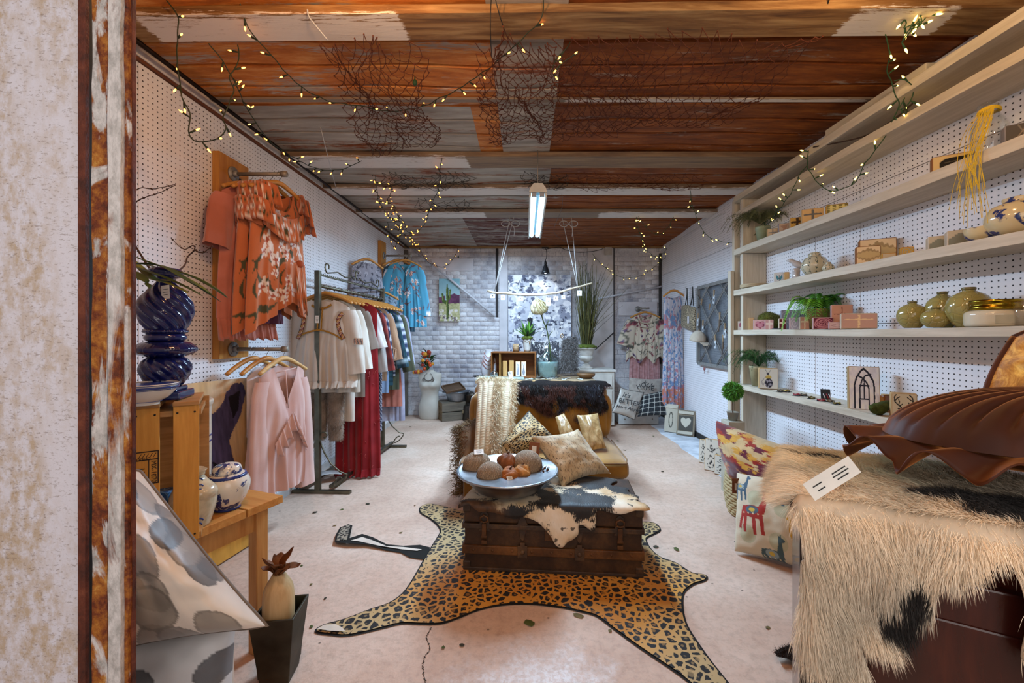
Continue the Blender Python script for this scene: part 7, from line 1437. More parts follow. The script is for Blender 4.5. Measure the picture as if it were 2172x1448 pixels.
def fern(name, label, loc, R0, H0, nf, col, seed=1, droop=.6, llen=.028, pot=None, fine=False):
    t = thing(name, label, 'fern' if not fine else 'plant', loc); g = random.Random(seed); mats = [plain(c, .5, var=.35, scale=20, bump=.05) for c in col]
    for k in range(nf):
        a = k*2.4+g.uniform(-.3, .3); r = R0*g.uniform(.55, 1.1); hh = H0*g.uniform(.5, 1.1); dx, dy = math.cos(a)*r, math.sin(a)*r*.62
        ps = spline([(0, 0, 0), (dx*.35, dy*.35, hh*.75), (dx*.75, dy*.75, hh*.8), (dx*1.05, dy*1.05, hh*.8-droop*r*g.uniform(.5, 1.3))], 6); m = MB(); m.tube(ps, .0012, 3, cap=False); N_ = len(ps)
        for i in range(3, N_):
            d = (ps[i]-ps[i-1]).normalized(); s_ = d.cross(V((0, 0, 1))); s_ = s_.normalized() if s_.length > .1 else V((1, 0, 0)); L_ = llen*math.sin(PI*min(1, (i+.5)/N_))**.7+.004
            for w_ in (-1, 1):
                if fine:
                    for q in range(4): e = V((g.uniform(-1, 1), g.uniform(-1, 1), g.uniform(-.3, 1)))*L_; p = ps[i]; m.add([p+V((.0012, 0, 0)), p-V((.0012, 0, 0)), p+e], [(0, 1, 2)])
                else:
                    for h_ in (0, .5): p = ps[i]*(1-h_)+ps[i-1]*h_; tip = p+s_*w_*L_+d*L_*.45-V((0, 0, L_*.25)); m.add([p-d*.003, p+s_*w_*L_*.5+d*(-.001), tip, p+s_*w_*L_*.5+d*.007], [(0, 1, 2, 3)])
        obj('frond', m, mats[k % len(mats)], t)
    return t
def potf(label, loc, r0, r1, h, c, rim=.006, name='plant_pot'):
    t = thing(name, label, 'pot', loc); m = MB(); m.lathe([(r0, 0), (r1, h-.02), (r1+rim, h-.018), (r1+rim, h), (r1-.004, h), (r1-.006, h-.02), (1e-5, h-.03)], 30); obj('pot_body', m, plain(c, .6, var=.2, scale=14, bump=.2) if isinstance(c, str) else c, t); return t
p, k, a = on('C', 1738, 1.875); potf('tan clay pot of the bright fern on the middle shelf', p, .045, .072, .13, '9c8454')
p2, _, _ = on('C', 1716, 1.87); t = thing('metal_planter', 'grey metal planter with a white heart left of the clay pot', 'pot', p2); m = MB(); m.lathe([(.028, 0), (.05, .115), (.053, .118), (.048, .118), (1e-5, .10)], 24); obj('pot_body', m, metal('8d8c90', .5), t); m = MB(); m.ball((-.025, -.045, .10), .013, 10, 8, sc=(1, .3, 1)); obj('heart', m, plain('c8c8cc', .5), t)
fern('bright_fern', 'bright green fern spilling from the clay pot on the middle shelf', p+V((-.01, -.01, .125)), .20, .10, 34, ['4c8a1e', '6fa82c', '2f6a20', '3c7a24'], 5, .75, .034)
# green glazed jars and candle
n = NT('celadon_glaze'); co = n.coord(); vv_ = n.voro(co, 34, 'DISTANCE_TO_EDGE'); n.bump(n.ramp(vv_, [(.02, 0.), (.08, 1.)]), .5, .004); CEL = n.fin(n.ramp(n.noise(co, 5, 2), [(.3, C('8c8248')), (.7, C('a89c60'))]), .12, spec=.6, coat=.4)
for px, w_, h_, X, lab in ((1935, 52, 56, 1.84, 'leftmost round celadon jar on the middle shelf'), (1999, 58, 76, 1.90, 'tall celadon jar behind the smallest one'), (1985, 50, 42, 1.80, 'smallest squat celadon jar at the front'), (2055, 74, 84, 1.85, 'largest celadon jar beside the cream candle')):
    p, k, a = on('C', px, X); r, h = w_*k/2, h_*k; t = thing('celadon_jar', lab, 'jar', p); m = MB(); m.lathe(prof([(r*.5, 0), (r*.85, h*.2), (r, h*.45), (r*.82, h*.75), (r*.35, h*.90), (r*.28, h*.92), (r*.28, h), (r*.2, h), (r*.18, h*.9)], 4), 40); obj('jar_body', m, CEL, t)
    m = MB(); m.lathe([(r*.285, h*.93), (r*.31, h*.96), (r*.30, h+.001), (r*.2, h+.001)], 24); obj('rim', m, plain('6a6038', .3), t)
p, k, a = on('C', 2112, 1.83); t = thing('jar_candle', 'wide cream candle jar with brass lid on the middle shelf', 'candle', p); r = 48*k; m = MB(); m.lathe(prof([(r*.85, 0), (r*.98, .006), (r, .03), (r*.97, .055), (r*.75, .066)], 3), 40); obj('jar_body', m, plain('cfc6ae', .15, var=.04, spec=.6, coat=.3), t)
m = MB(); m.lathe([(r*.76, .064), (r*.85, .066), (r*.85, .078), (r*.80, .080), (r*.80, .092), (r*.84, .094), (r*.84, .104), (1e-5, .105)], 40); obj('lid', m, metal('a08428', .2, .15), t); m = MB(); m.prism([(-.03, 0), (.02, 0), (.032, .016), (.02, .032), (-.03, .032)], .001, c=(-.045, -r*.86, .012), M=Matrix.Rotation(R(-30), 4, 'Z')); obj('label', m, plain('b8b4a0', .6), t)
p, k, a = on('C', 2175, 1.83); t = thing('glass_tumbler', 'clear glass tumbler at the right end of the middle shelf', 'glass', p); m = MB(); m.lathe([(.028, 0), (.034, .09), (.031, .09), (.026, .006), (1e-5, .006)], 24); obj('glass_body', m, glass(), t)
# shelf B
for i in range(4): m = MB(); m.lathe([(.02, 0), (.06, .002), (.105, .007), (.105, .010), (.06, .006), (1e-5, .005)], 36); p, k, a = on('B', 1600, 1.845); solo('china_plate', m, plain('bfae90', .3, var=.1), ('bottom', 'second', 'third', 'top')[i]+' plate of the small stack at the far end of the shelf', 'plate', (p.x, p.y, p.z+.0065*i), group='stacked plates')
blk('B', 1653, 18, 22, vn('b8bcc0', ('p', '3f7a8c', [(.5, .6), (.2, .2), (.12, .5), (.3, .8)]), ('p', '3f7a8c', [(.5, .6), (.8, .15), (.85, .5), (.65, .8)]), ('s', '2c4a5a', .08, [(.5, .3), (.5, .85)])), 'small block painted with a blue butterfly', 'cr')
blk('B', 1669, 10, 20, vn('b09468'), 'plain tan slip of wood next to the butterfly block', 'tan', res=6)
p, k, a = on('B', 1689, 1.83); t = thing('ceramic_bird', 'white glazed ceramic bird perched on a stump', 'figurine', p, R(-40)); CW = plain('b0a8a4', .15, var=.08, spec=.6, coat=.3); m = MB(); m.lathe(prof([(.028, 0), (.02, .03), (.024, .06), (.018, .075)], 3), 18, fn=lambda r, z, th: r*(1+.1*math.sin(4*th+z*60))); obj('stump', m, CW, t)
m = MB(); m.tube(spline([(.05, 0, .075), (.025, 0, .09), (0, 0, .105), (-.025, 0, .125), (-.042, 0, .132), (-.058, 0, .128)], 4), [.004, .009, .014, .018, .020, .021, .022, .022, .021, .019, .017, .015, .014, .014, .014, .013, .011, .008, .005, .003, .001], 12); obj('body', m, CW, t)
def script_pat(n, co):
    x, y, z = n.sep(co); th = n.math('ARCTAN2', y, x); c1 = n.math('FRACT', n.math('MULTIPLY', th, 1.75)); col = n.math('LESS_THAN', n.math('ABSOLUTE', n.math('SUBTRACT', c1, .5)), .16); return n.math('MULTIPLY', col, n.ramp(n.noise(co, 130, 1), [(.50, 0.), (.54, 1.)]))
CHJ = china('script_china', script_pat, base='b8b096', ink='3a4a48')
for px, w_, h_, lab, X in ((1728, 50, 50, 'lidded white jar with columns of painted characters', 1.83), (1757, 22, 22, 'tiny jar matching the lidded character jar', 1.81)):
    p, k, a = on('B', px, X); r, h = w_*k/2, h_*k; t = thing('character_jar', lab, 'jar', p, a); m = MB(); m.lathe(prof([(r*.5, 0), (r*.8, h*.15), (r, h*.42), (r*.75, h*.72), (r*.42, h*.80)], 4), 36); obj('jar_body', m, CHJ, t); m = MB(); m.lathe(prof([(r*.44, h*.80), (r*.47, h*.84), (r*.45, h*.90), (r*.35, h*.97), (1e-5, h)], 3), 30); obj('lid', m, CHJ, t)
def zig(u, v):
    c = draw(u, v, 'c4b090', []); e = np.abs(u-.5)*1.0; z_ = .5+.28*np.abs(np.mod(u*5, 1)-.5)*2*(1-e)-.1; m = (np.abs(v-.5) < .36*(1-e*1.5)+.10*np.abs(np.mod(u*6+v*2, 1)-.5)*2); c[m] = C('8d7a5a'); m = np.abs(v-.5) < .20*(1-e*1.6)+.08*np.abs(np.mod(u*6+.5, 1)-.5)*2; c[m] = C('a8946c'); return c
blk('B', 1862, 62, 56, zig, 'large rounded wood block carved with a zigzag starburst', 'br', X=1.88, d=.05)
blk('B', 1842, 42, 38, zig, 'smaller zigzag starburst block in front of the large one', 'br', X=1.80, d=.04)
blk('B', 1886, 24, 14, vn('a89c88'), 'tiny block with a mustard side beside the starburst blocks', 'yl', X=1.80, res=8)
blk('B', 1925, 22, 22, swirl('a8863c', '7c8a8c', 1.2), 'small mustard yellow cube on the shelf', 'yl', X=1.83)
def step(u, v): c = draw(u, v, 'a8a294', []); m = v > .25+np.floor(np.abs(u-.5)*8)*.10-.1; c[m] = C('70746c'); return c
blk('B', 1992, 34, 32, step, 'grey stepped pyramid block, the left of the pair', 'cr', d=.05)
blk('B', 2037, 40, 36, step, 'grey stepped pyramid block, the right of the pair', 'cr', d=.05)
p, k, a = on('B', 2090, 1.83); t = thing('blue_white_bowl', 'white bowl with blue pine sprig next to the big jar', 'bowl', p); m = MB(); r = 33*k; m.lathe(prof([(r*.5, 0), (r*.9, .02), (r, .05), (r*.95, .05), (r*.8, .02), (1e-5, .008)], 3), 36); PNE = china('pine_china', sprig(.46, 26), base='c8b890'); obj('bowl_body', m, PNE, t)
p, k, a = on('B', 2162, 1.85); t = thing('blue_white_jar', 'big round blue and white jar at the right end of the shelf', 'jar', p); m = MB(); m.lathe(prof([(.04, 0), (.075, .02), (.093, .065), (.075, .11), (.045, .125), (.045, .14), (.038, .14), (.036, .12)], 4), 40); obj('jar_body', m, china('branch_china', sprig(.54, 18), base='ccbc94'), t)
# shelf A
p, k, a = on('A', 1618, 1.85); potf('pale green glass pot under the grey air plant', p, .035, .052, .13, plain('8c9678', .25, spec=.5), .002)
fern('air_plant', 'wispy grey-green trailing air plant at the top left shelf end', p+V((-.03, -.01, .15)), .26, .10, 46, ['5a6040', '6e7450', '484e34'], 9, .35, .03, fine=True)
for px, w_, h_, fn, lab, sd in ((1639, 20, 22, cross('b4a084', '6c6a6c', .10), 'small wood block with thin grey cross by the pot', 'tan'), (1664, 22, 24, vn('a08c7c', ('p', '8c7060', [(.1, .2), (.8, .1), (.6, .6), (.9, .95), (.3, .9), (.4, .5)])), 'pinkish block with a rounded painted figure', 'gy'), (1691, 26, 26, cross('a8843c', '3c2c1c', .2), 'golden block with a broad dark cross', 'tan'), (1724, 40, 32, cross('b89868', '5c5a58', .12), 'larger tan block with a dark painted cross', 'tan'), (1776, 38, 22, vn('6a6238', ('s', 'b8ae74', .12, [(.2, .1), (.2, .9)]), ('s', 'b8ae74', .12, [(.5, .1), (.5, .9)]), ('s', 'b8ae74', .12, [(.8, .1), (.8, .9)]), ('s', 'b8ae74', .10, [(.05, .3), (.95, .3)]), ('s', 'b8ae74', .08, [(.05, .5), (.95, .5)])), 'low olive block painted with three small trees', 'yl')):
    blk('A', px, w_, h_, fn, lab, sd, d=.04)
blk('A', 2022, 66, 34, vn('b8a070', ('p', '17130f', [(.15, .45), (.3, .2), (1.1, .15), (1.1, .9), (.2, .95)]), ('s', '4a4438', .06, [(.3, .5), (.9, .4)]), ('s', '4a4438', .05, [(.3, .7), (.9, .62)])), 'black glossy loaf-shaped block behind the raffia', 'br', d=.04)
p, k, a = on('A', 2098, 1.84); t = thing('milk_bottle', 'clear glass milk bottle tied with yellow raffia on the upper shelf', 'bottle', p); CG = glass((.98, .99, .98), .01); pr = prof([(.045, .002), (.052, .01), (.054, .10), (.048, .13), (.030, .165), (.025, .185), (.028, .20)], 4); m = MB(); m.lathe(pr+[(r-.003, z) for r, z in pr[::-1]]+[(1e-5, .008)], 36); obj('glass_body', m, CG, t); m = MB(); m.lathe([(.028, .196), (.033, .20), (.033, .208), (.028, .212), (.025, .206)], 30); obj('lip', m, CG, t)
RA = plain('d8b42c', .7, var=.15); t = thing('yellow_raffia', 'bundle of yellow raffia strands tied around the bottle neck', 'raffia', (p.x, p.y, p.z)); m = MB()
for q in range(3): m.tube([(.031*math.cos(b_), .031*math.sin(b_), .178+.004*q+.003*math.sin(b_*2)) for b_ in np.linspace(0, 6.28, 20)], .0035, 5)
obj('tie', m, RA, t); g = random.Random(8); m = MB(); out = -.135
for q in range(30):
    x0 = g.uniform(-.03, .03); L_ = g.uniform(.28, .47); w1, w2 = g.uniform(-.03, .03), g.uniform(-.035, .035); d0 = V((-.035, -.02+x0, .178)); m.tube(spline([d0, d0+V((-.03, w1, -.08)), d0+V((-.062, w1*.6+w2*.4, -.19)), d0+V((-.066, w2, -.19-(L_-.19)*.5)), d0+V((-.066, w2*1.6, -L_))], 4), .0010, 3, cap=False)
obj('strands', m, RA, t)['kind'] = 'stuff'
blk('A', 2160, 40, 46, vn('4c4640', ('s', '6e665c', .06, [(.5, .05), (.9, .9)]), ('s', '8a7a64', .04, [(.8, .2), (.3, .9)])), 'dark faceted stone-like block at the right end', 'gy', d=.05)
# shelf D
p, k, a = on('D', 1608, 1.84); potf('cream pot of the asparagus fern on the lower shelf', p, .045, .062, .155, 'a09a78', .002)
fern('asparagus_fern', 'feathery asparagus fern in the cream pot on the lower shelf', p+V((0, -.01, .15)), .24, .13, 48, ['2f5a30', '4a7a44', '244a2c'], 4, .35, .026, fine=True)
def bug(u, v):
    c = draw(u, v, 'b8b6ac', [('s', '2a2a34', .02, [(.45, .22), (.35, .06)]), ('s', '2a2a34', .02, [(.5, .22), (.62, .06)]), ('e', '3a3a44', .47, .25, .07, .06), ('e', 'a89048', .5, .42, .16, .10), ('e', '23232e', .52, .72, .22, .24), ('s', '4a4a5c', .02, [(.35, .4), (.12, .65), (.2, .85), (.35, .6)])]); m = (((u-.52)/.22)**2+((v-.72)/.24)**2 < 1) & (fbm(u, v, 16, 3) > .55); c[m] = C('8d8c98'); return c
blk('D', 1630, 36, 44, bug, 'white block painted with a black bee', 'tan', X=1.80, d=.05)
def arch(u, v):
    W_ = '1c2030'; c = draw(u+(fbm(u, v, 5, 6)-.5)*.03, v, lambda x, y: np.array(C('cfcfd8'))[None, :]*(.75+.45*fbm(x*2, y*2, 5, 2)[:, None]), [('s', W_, 0.053, [(.18, .97), (.17, .45), (.25, .25), (.42, .08), (.5, .04)]), ('s', W_, 0.053, [(.5, .04), (.65, .14), (.80, .32), (.84, .5), (.82, .97)]), ('s', W_, 0.045, [(.35, .97), (.35, .5), (.42, .32), (.55, .2), (.72, .17)]), ('s', W_, 0.045, [(.28, .20), (.45, .26), (.60, .38), (.66, .5), (.66, .97)]), ('s', W_, 0.039, [(.5, .25), (.5, .75)]), ('s', W_, 0.039, [(.35, .44), (.66, .44)]), ('s', W_, 0.033, [(.35, .76), (.64, .76)])]); return c
p, k, a = on('D', 1834, 1.82); blockpic('arch_window_block', 'tall white wood block painted with a black gothic arch window', p, .135, .05, .235, arch, 70, 130, a*.75, wood('8a6c46', 'b09468', 'Z'), rx=R(-6))
p, k, a = on('D', 1878, 1.88); t = thing('amber_bottle', 'square brown glazed bottle standing between arch and deer blocks', 'bottle', p); m = MB(); m.box((0, 0, .045), (.040, .03, .09)); obj('bottle_body', m, plain('7a4414', .2, var=.3, scale=30, spec=.6), t, bev=.006); m = MB(); m.cyl((0, 0, .09), (0, 0, .095), .018); obj('rim', m, plain('a88a54', .3), t)
def deer(u, v):
    W_ = '1e1c1c'; c = draw(u+(fbm(u, v, 6, 6)-.5)*.03, v+(fbm(u, v, 6, 7)-.5)*.03, 'b8ae98', [('p', W_, [(.28, .60), (.42, .58), (.52, .62), (.60, .58), (.66, .62), (.80, .70), (.78, .75), (.62, .76), (.60, .84), (.70, .92), (.66, 1.1), (.3, 1.1), (.12, .92), (.16, .84), (.28, .82), (.30, .7), (.18, .60)]),
        ('s', W_, 0.047, [(.42, .60), (.25, .48), (.10, .32), (.08, .15), (.16, .05)]), ('s', W_, 0.041, [(.25, .48), (.30, .34), (.26, .24)]), ('s', W_, 0.041, [(.10, .32), (.2, .2), (.32, .12)]), ('s', W_, 0.041, [(.30, .52), (.42, .42)]),
        ('s', W_, 0.047, [(.60, .58), (.72, .46), (.86, .32), (.84, .15), (.72, .05)]), ('s', W_, 0.041, [(.86, .3), (.7, .2), (.62, .14)]), ('s', W_, 0.041, [(.72, .46), (.68, .36)])]); return c
blk('D', 1918, 42, 54, deer, 'cream wood block painted with a black antlered deer head', 'tan', X=1.83, d=.045, res=90)
p, k, a = on('D', 1866, 1.785); t = thing('moss_bird', 'green moss-covered bird standing before the deer block', 'figurine', p, R(12)); m = MB(); ps = spline([(-.055, 0, .045), (-.035, 0, .036), (-.0, 0, .034), (.030, 0, .048), (.048, 0, .060), (.062, 0, .066), (.075, 0, .067)], 5); m.tube(ps, [lerp(.012, .030, smooth(0, 8, i)) if i < 9 else lerp(.030, .002, smooth(9, 30, i)) for i in range(len(ps))], 16); o = obj('body', m, plain('3f4818', .95, var=.4, scale=60, bump=.8), t); pts, nr, _ = scatter_on(o.data, 2500); fur('moss', pts, nr, .005, .0012, np.array(C('5a6424')), t, curl=.5, lie=.2); m = MB(); m.cyl((0, 0, 0), (0, 0, .01), .012); obj('base', m, BLACK, t)
g = random.Random(21); DK = plain('1c2026', .5); JM = [metal('8a7c68', .3), metal('a08c50', .3), plain('8c2c34', .4)]
for k_, (px, X) in enumerate(((1655, 1.80), (1668, 1.84), (1690, 1.79), (1705, 1.83), (1722, 1.80), (1742, 1.79), (1760, 1.82), (1775, 1.80))):
    p, kk, a = on('D', px, X); t = thing('bracelet_card', ('bracelet at the bee block foot', 'second piece past the bee block', 'brass bracelet third along the shelf', 'beaded bracelet on dark card mid shelf', 'bracelet before the upright card', 'flat card under the upright card', 'brass cluster nearest the arch block', 'dark twig clip touching the arch block')[k_], 'bracelet', p, g.uniform(0, 3)); m = MB(); m.box((0, 0, .003), (.05, .04, .0015)); obj('card', m, DK, t); m = MB(); m.tube([(.02*math.cos(b_), .015*math.sin(b_), .010+.004*math.sin(3*b_)) for b_ in np.linspace(0, 6.28, 14)], .004, 5); obj('beads', m, JM[k_ % 3], t)
p, kk, a = on('D', 1752, 1.85); t = thing('earring_stand', 'dark upright card with red and white earrings on the lower shelf', 'card', p, a*.7, rot=(R(-18), 0, a*.7)); m = MB(); m.box((0, 0, .035), (.05, .002, .07)); obj('card', m, DK, t)
for x, c_ in ((-.012, 'c8c0c0'), (.004, '9c2c34'), (.016, 'c8c0c0')): m = MB(); m.tube([(x, -.003, .04), (x+.008, -.004, .012)], .003, 5); obj('earring', m, plain(c_, .4), t)
p, kk, a = on('C', 1648, 1.79); m = MB(); m.tube([(.03*math.cos(b_), .03*math.sin(b_), .006) for b_ in np.linspace(0, 6.28, 14)], .005, 5); solo('bead_bracelet', m, plain('4a4a54', .4), 'small dark bead bracelet lying before the swirl blocks', 'bracelet', p)
# ---------------------------------------------------------------- basket, ikat cushion, llama cushion, zebra slabs, topiary
BK = wood('8f7a54', 'b8a47a', 'X', 2, .8, .4); t = thing('woven_basket', 'round woven straw basket on the floor holding the ikat cushion', 'basket', (1.53, 2.70, 0)); 
for k in range(15): z = .015+k*.021; r = .165+.035*math.sin(PI*(k+2)/18); m = MB(); m.tube([((r+.003*math.sin(b_*24+k*PI))*math.cos(b_), (r+.003*math.sin(b_*24+k*PI))*math.sin(b_), z) for b_ in np.linspace(0, 6.2832, 97)], .0115, 6, cap=False); obj('coil', m, BK, t)
m = MB(); m.cyl((0, 0, .0), (0, 0, .012), .17, n=32); obj('bottom', m, BK, t)
m = MB(); m.tube(spline([(-.10, -.175, .27), (-.06, -.21, .38), (0, -.225, .40), (.06, -.21, .38), (.10, -.175, .27)], 5), .010, 8); obj('handle', m, plain('6a3c20', .6), t)
def ikat(u, v):
    c = np.empty((len(u), 3)); c[:] = np.array(C('b89a6c'))[None]*(.85+.3*fbm(u*8, v, 6, 2)[:, None]); uu = u+(fbm(u*2, v*26, 4, 3)-.5)*.10
    for f_, th, col in ((5, .54, 'a85a20'), (6, .55, '86200f'), (7, .62, 'b8842c'), (5.5, .62, '5a1a28')): m = fbm(np.floor(uu*22)/22*1.5, np.floor(v*30)/30*1.2+f_, f_, int(f_*3), 2) > th; c[m] = np.array(C(col))*(.8+.4*fbm(u*9, v*30, 4, 5)[m][:, None])
    return c
t, pt = pillow('ikat_cushion', 'large red and gold ikat bolster cushion lying in the straw basket', 'cushion', [P(1520, 892, 2.92), P(1735, 970, 2.25), P(1720, 1090, 2.15), P(1550, 1015, 2.68)], .17, CM, 130, 90, .03, 3, drawfn=ikat)
q = []; 
for i in range(500): q.append(P(1512, 945, 2.85)+V(np.random.RandomState(i).normal(0, .012, 3)))
fur('tassel', q, [(-.6, -.3, .1)]*500, .10, .004, np.array(C('b08c64')), t, flow=(-.25, -.2, -1), lie=.7, curl=.2, gravity=.7)
def lpos(cx, cy, s, flip=1): return lambda pts: [(cx+flip*x*s, cy+y*s) for x, y in pts]
LL = [(-.5, -.05), (-.45, -.25), (-.1, -.3), (.2, -.28), (.3, -.55), (.32, -.85), (.28, -1.0), (.36, -.92), (.42, -1.0), (.44, -.88), (.58, -.80), (.56, -.70), (.46, -.66), (.46, -.3), (.42, 0), (.38, .1), (.42, .75), (.30, .75), (.24, .2), (.1, .2), (.12, .8), (0, .8), (-.06, .18), (-.25, .15), (-.28, .75), (-.4, .75), (-.38, .15), (-.5, .65), (-.62, .62), (-.5, .15)]
def llama(u, v):
    sh = []; 
    for cx, cy in ((.30, .33), (.62, .40), (.20, .78), (.56, .80), (.85, .2), (.80, .62)):
        for r in (.105, .085, .065, .045, .025): sh.append(('e', 'b2ae90' if int(r*1000) % 40 else 'c0b8a0', cx, cy, r, r))
    for cx, cy, s, f_, c1, c2 in ((.62, .17, .17, -1, '4a6270', 'a8902c'), (.10, .22, .15, 1, '3f5666', '8a9a9c'), (.28, .52, .24, 1, '9c3028', '4a5c68'), (.92, .48, .15, 1, 'b05a2c', '4a5c68'), (.82, .72, .22, -1, 'c09428', '4c6878'), (.48, .98, .2, 1, '44585c', '8a9a9c')):
        s *= 1.35; f2 = lpos(cx, cy, s, f_); sh.append(('p', c1, f2(LL))); sh.append(('e', c2, cx-.05*s*f_, cy-.12*s, .26*s, .16*s)); sh.append(('e', 'c8a848', cx-.05*s*f_, cy-.12*s, .12*s, .08*s))
        for k in range(5): x, y = f2([(-.4+.2*k, .02)])[0]; sh.append(('e', 'd8c8a0', x, y, .03*s, .03*s))
    return draw(u, v, 'c8baa0', sh)
pillow('llama_cushion', 'cream cushion printed with colourful patterned llamas on the floor', 'cushion', [P(1563, 1002, 2.42), P(1765, 1030, 2.02), P(1762, 1226, 1.98), P(1558, 1168, 2.22)], .085, CM, 150, 150, .05, 5, drawfn=llama)
m = MB(); m.box((0, 0, 0), (.055, .002, .085)); t = thing('basket_tag', 'brown leather price tag hanging from the basket handle', 'tag', P(1563, 1030, 2.36)); obj('leather', m, plain('6a3a1c', .6), t); m = MB(); m.box((0, -.0016, -.005), (.025, .001, .04)); obj('sticker', m, plain('c8c0b4', .6), t)
def zebra(u, v):
    c = draw(u, v, 'b4ada0', []); s_ = np.sin(v*22+4*fbm(u*2, v*2, 3, 4)*3+u*6); m = (s_ > .75) & (u > .1); c[m] = C('2c2a2a'); return c
for i, (px, py, w_, h_) in enumerate(((1492, 985, .10, .21), (1512, 1003, .16, .27), (1533, 1012, .15, .16))):
    a = G(px, py); blockpic('zebra_slab', ('narrow striped wood slab nearest the wall', 'large white wood slab with black zebra strokes by the basket', 'low striped slab half behind the basket')[i], (a.x+.02, a.y+.03, .004), w_, .04, h_, zebra, 30, 50, R(-38), rx=R(-10))
m = MB(); a = G(1545, 1040); m.box((0, 0, .27), (.12, .12, .54)); solo('cream_box', m, plain('aaa494', .7), 'tall cream box behind the ikat cushion carrying the topiary', 'box', (1.55, 3.08, 0), bev=.003)
t = thing('mini_topiary', 'little round green topiary tree on a thin stem by the shelving', 'topiary', (1.55, 3.08, .542)); m = MB(); m.lathe([(.03, 0), (.042, .06), (.045, .062), (.04, .062), (1e-5, .055)], 20); obj('pot', m, plain('8a8478', .7), t); m = MB(); m.cyl((0, 0, .05), (0, 0, .17), .004); obj('stem', m, plain('4a3420', .8), t)
m = MB(); m.ball((0, 0, .215), .055, 14, 10); o = obj('crown', m, plain('2c5218', .7), t); pts, nr, _ = scatter_on(o.data, 1300); fur('leaves', pts, nr, .03, .009, np.array(C('4f8a2c')), t, flow=(0, 0, .3), lie=.1, curl=.6, gravity=.1)
# ---------------------------------------------------------------- fluorescent strip light
t = thing('strip_light', 'white hanging fluorescent strip light with two glowing tubes', 'lamp', (.085, 3.44, 2.17)); WM = plain('b8b4ac', .4)
m = MB(); s2 = [(-.062, -.045), (-.055, .012), (-.03, .045), (.03, .045), (.055, .012), (.062, -.045), (.05, -.045), (.045, .0), (-.045, .0), (-.05, -.045)]
m.prism(s2, 1.22, c=(0, -.61, 0)); obj('reflector', m, WM, t); m = MB(); m.prism([(-.062, -.012), (-.055, .015), (-.03, .05), (.03, .05), (.055, .015), (.062, -.012)], .012, c=(0, -.622, 0)); obj('end_plate', m, WM, t); m = MB(); m.prism([(-.062, -.012), (-.055, .015), (-.03, .05), (.03, .05), (.055, .015), (.062, -.012)], .012, c=(0, .61, 0)); obj('end_plate', m, WM, t)
for s in (-1, 1): m = MB(); m.cyl((s*.028, -.585, -.022), (s*.028, .585, -.022), .0175, n=16); obj('tube', m, emit('a8dcf8', 9), t); m = MB(); m.box((s*.028, -.597, -.018), (.034, .02, .036)); m.box((s*.028, .597, -.018), (.034, .02, .036)); obj('socket', m, plain('8a8a90', .5), t)
m = MB(); m.box((0, 0, -.004), (.03, 1.15, .03)); obj('ballast_cover', m, plain('5a6a70', .4), t)
for y in (-.55, .55): m = MB(); m.tube([(0, y, .05), (0, y, zs(3.4)-2.17-.01)], .003, 6); obj('chain', m, STEEL, t)
# ---------------------------------------------------------------- fairy lights
GW_ = plain('232c1c', .6); GW2 = plain('2c4a2c', .6); BE_ = emit('ff9c3c', 9); BEy = emit('ffd060', 8)
def bulb_mesh(mt):
    m = MB(); m.lathe([(1e-5, -.002), (.0026, 0), (.0034, .006), (.0026, .012), (1e-5, .018)], 7); return m.mesh('bulb', mt)
BM = {0: bulb_mesh(BE_), 1: bulb_mesh(BEy)}
def strand(label, pts, step=.055, kind=0, sag=0, seed=0, r=.0024, nb=200, out=.028, sc=1.0):
    """pts: (px, py, Y) along the wire"""
    t = thing('fairy_lights', label, 'string lights', group='warm fairy light strings'); g = random.Random(seed+5); ps = spline([P(*p) for p in pts], 10)
    ps = [p+V((mnoise.noise(p*14), mnoise.noise(p*14+V((5, 0, 0))), mnoise.noise(p*14+V((0, 9, 0)))))*.010 for p in ps]; m = MB(); m.tube(ps, r, 5); acc = 0; k = 0; spots = []
    for a, b in zip(ps[:-1], ps[1:]):
        acc += (b-a).length
        if acc > step*(.75+.5*g.random()) and k < nb:
            acc = 0; d = V((g.uniform(-1, 1), g.uniform(-.5, .5), g.uniform(-1, .7))).normalized(); e = b+d*out; m.tube([b, b+d*out*.35, e], [r*.9, r*1.5, r*1.9], 5); spots.append((e, d)); k += 1
    obj('wire', m, GW2 if kind else GW_, t)
    for e, d in spots:
        o = bpy.data.objects.new('bulb', BM[kind]); COL.objects.link(o); o.parent = t; o.location = e; o.rotation_mode = 'QUATERNION'; o.rotation_quaternion = V((0, 0, 1)).rotation_difference(d); o.scale = (sc, sc, sc)
    return t
strand('fairy lights looping down the near left corner in front of the pegboard', [(352, -6, 1.62), (378, 38, 1.64), (376, 85, 1.64), (379, 165, 1.64), (385, 205, 1.64), (403, 240, 1.64), (400, 278, 1.64), (412, 298, 1.64), (440, 300, 1.64), (470, 288, 1.64), (480, 270, 1.64), (474, 245, 1.66), (488, 215, 1.68), (495, 190, 1.7), (490, 165, 1.7), (505, 130, 1.72), (503, 95, 1.74)], .075, sc=1.0)
strand('long fairy light swag across the front of the ceiling', [(508, -8, 1.64), (515, 30, 1.66), (540, 75, 1.70), (585, 130, 1.8), (640, 185, 1.95), (700, 215, 2.1), (770, 226, 2.2), (830, 236, 2.25), (900, 222, 2.2), (960, 195, 2.1), (1010, 165, 2.0), (1060, 125, 1.85), (1110, 80, 1.72), (1145, 35, 1.64), (1155, -8, 1.62)], .085, seed=2)
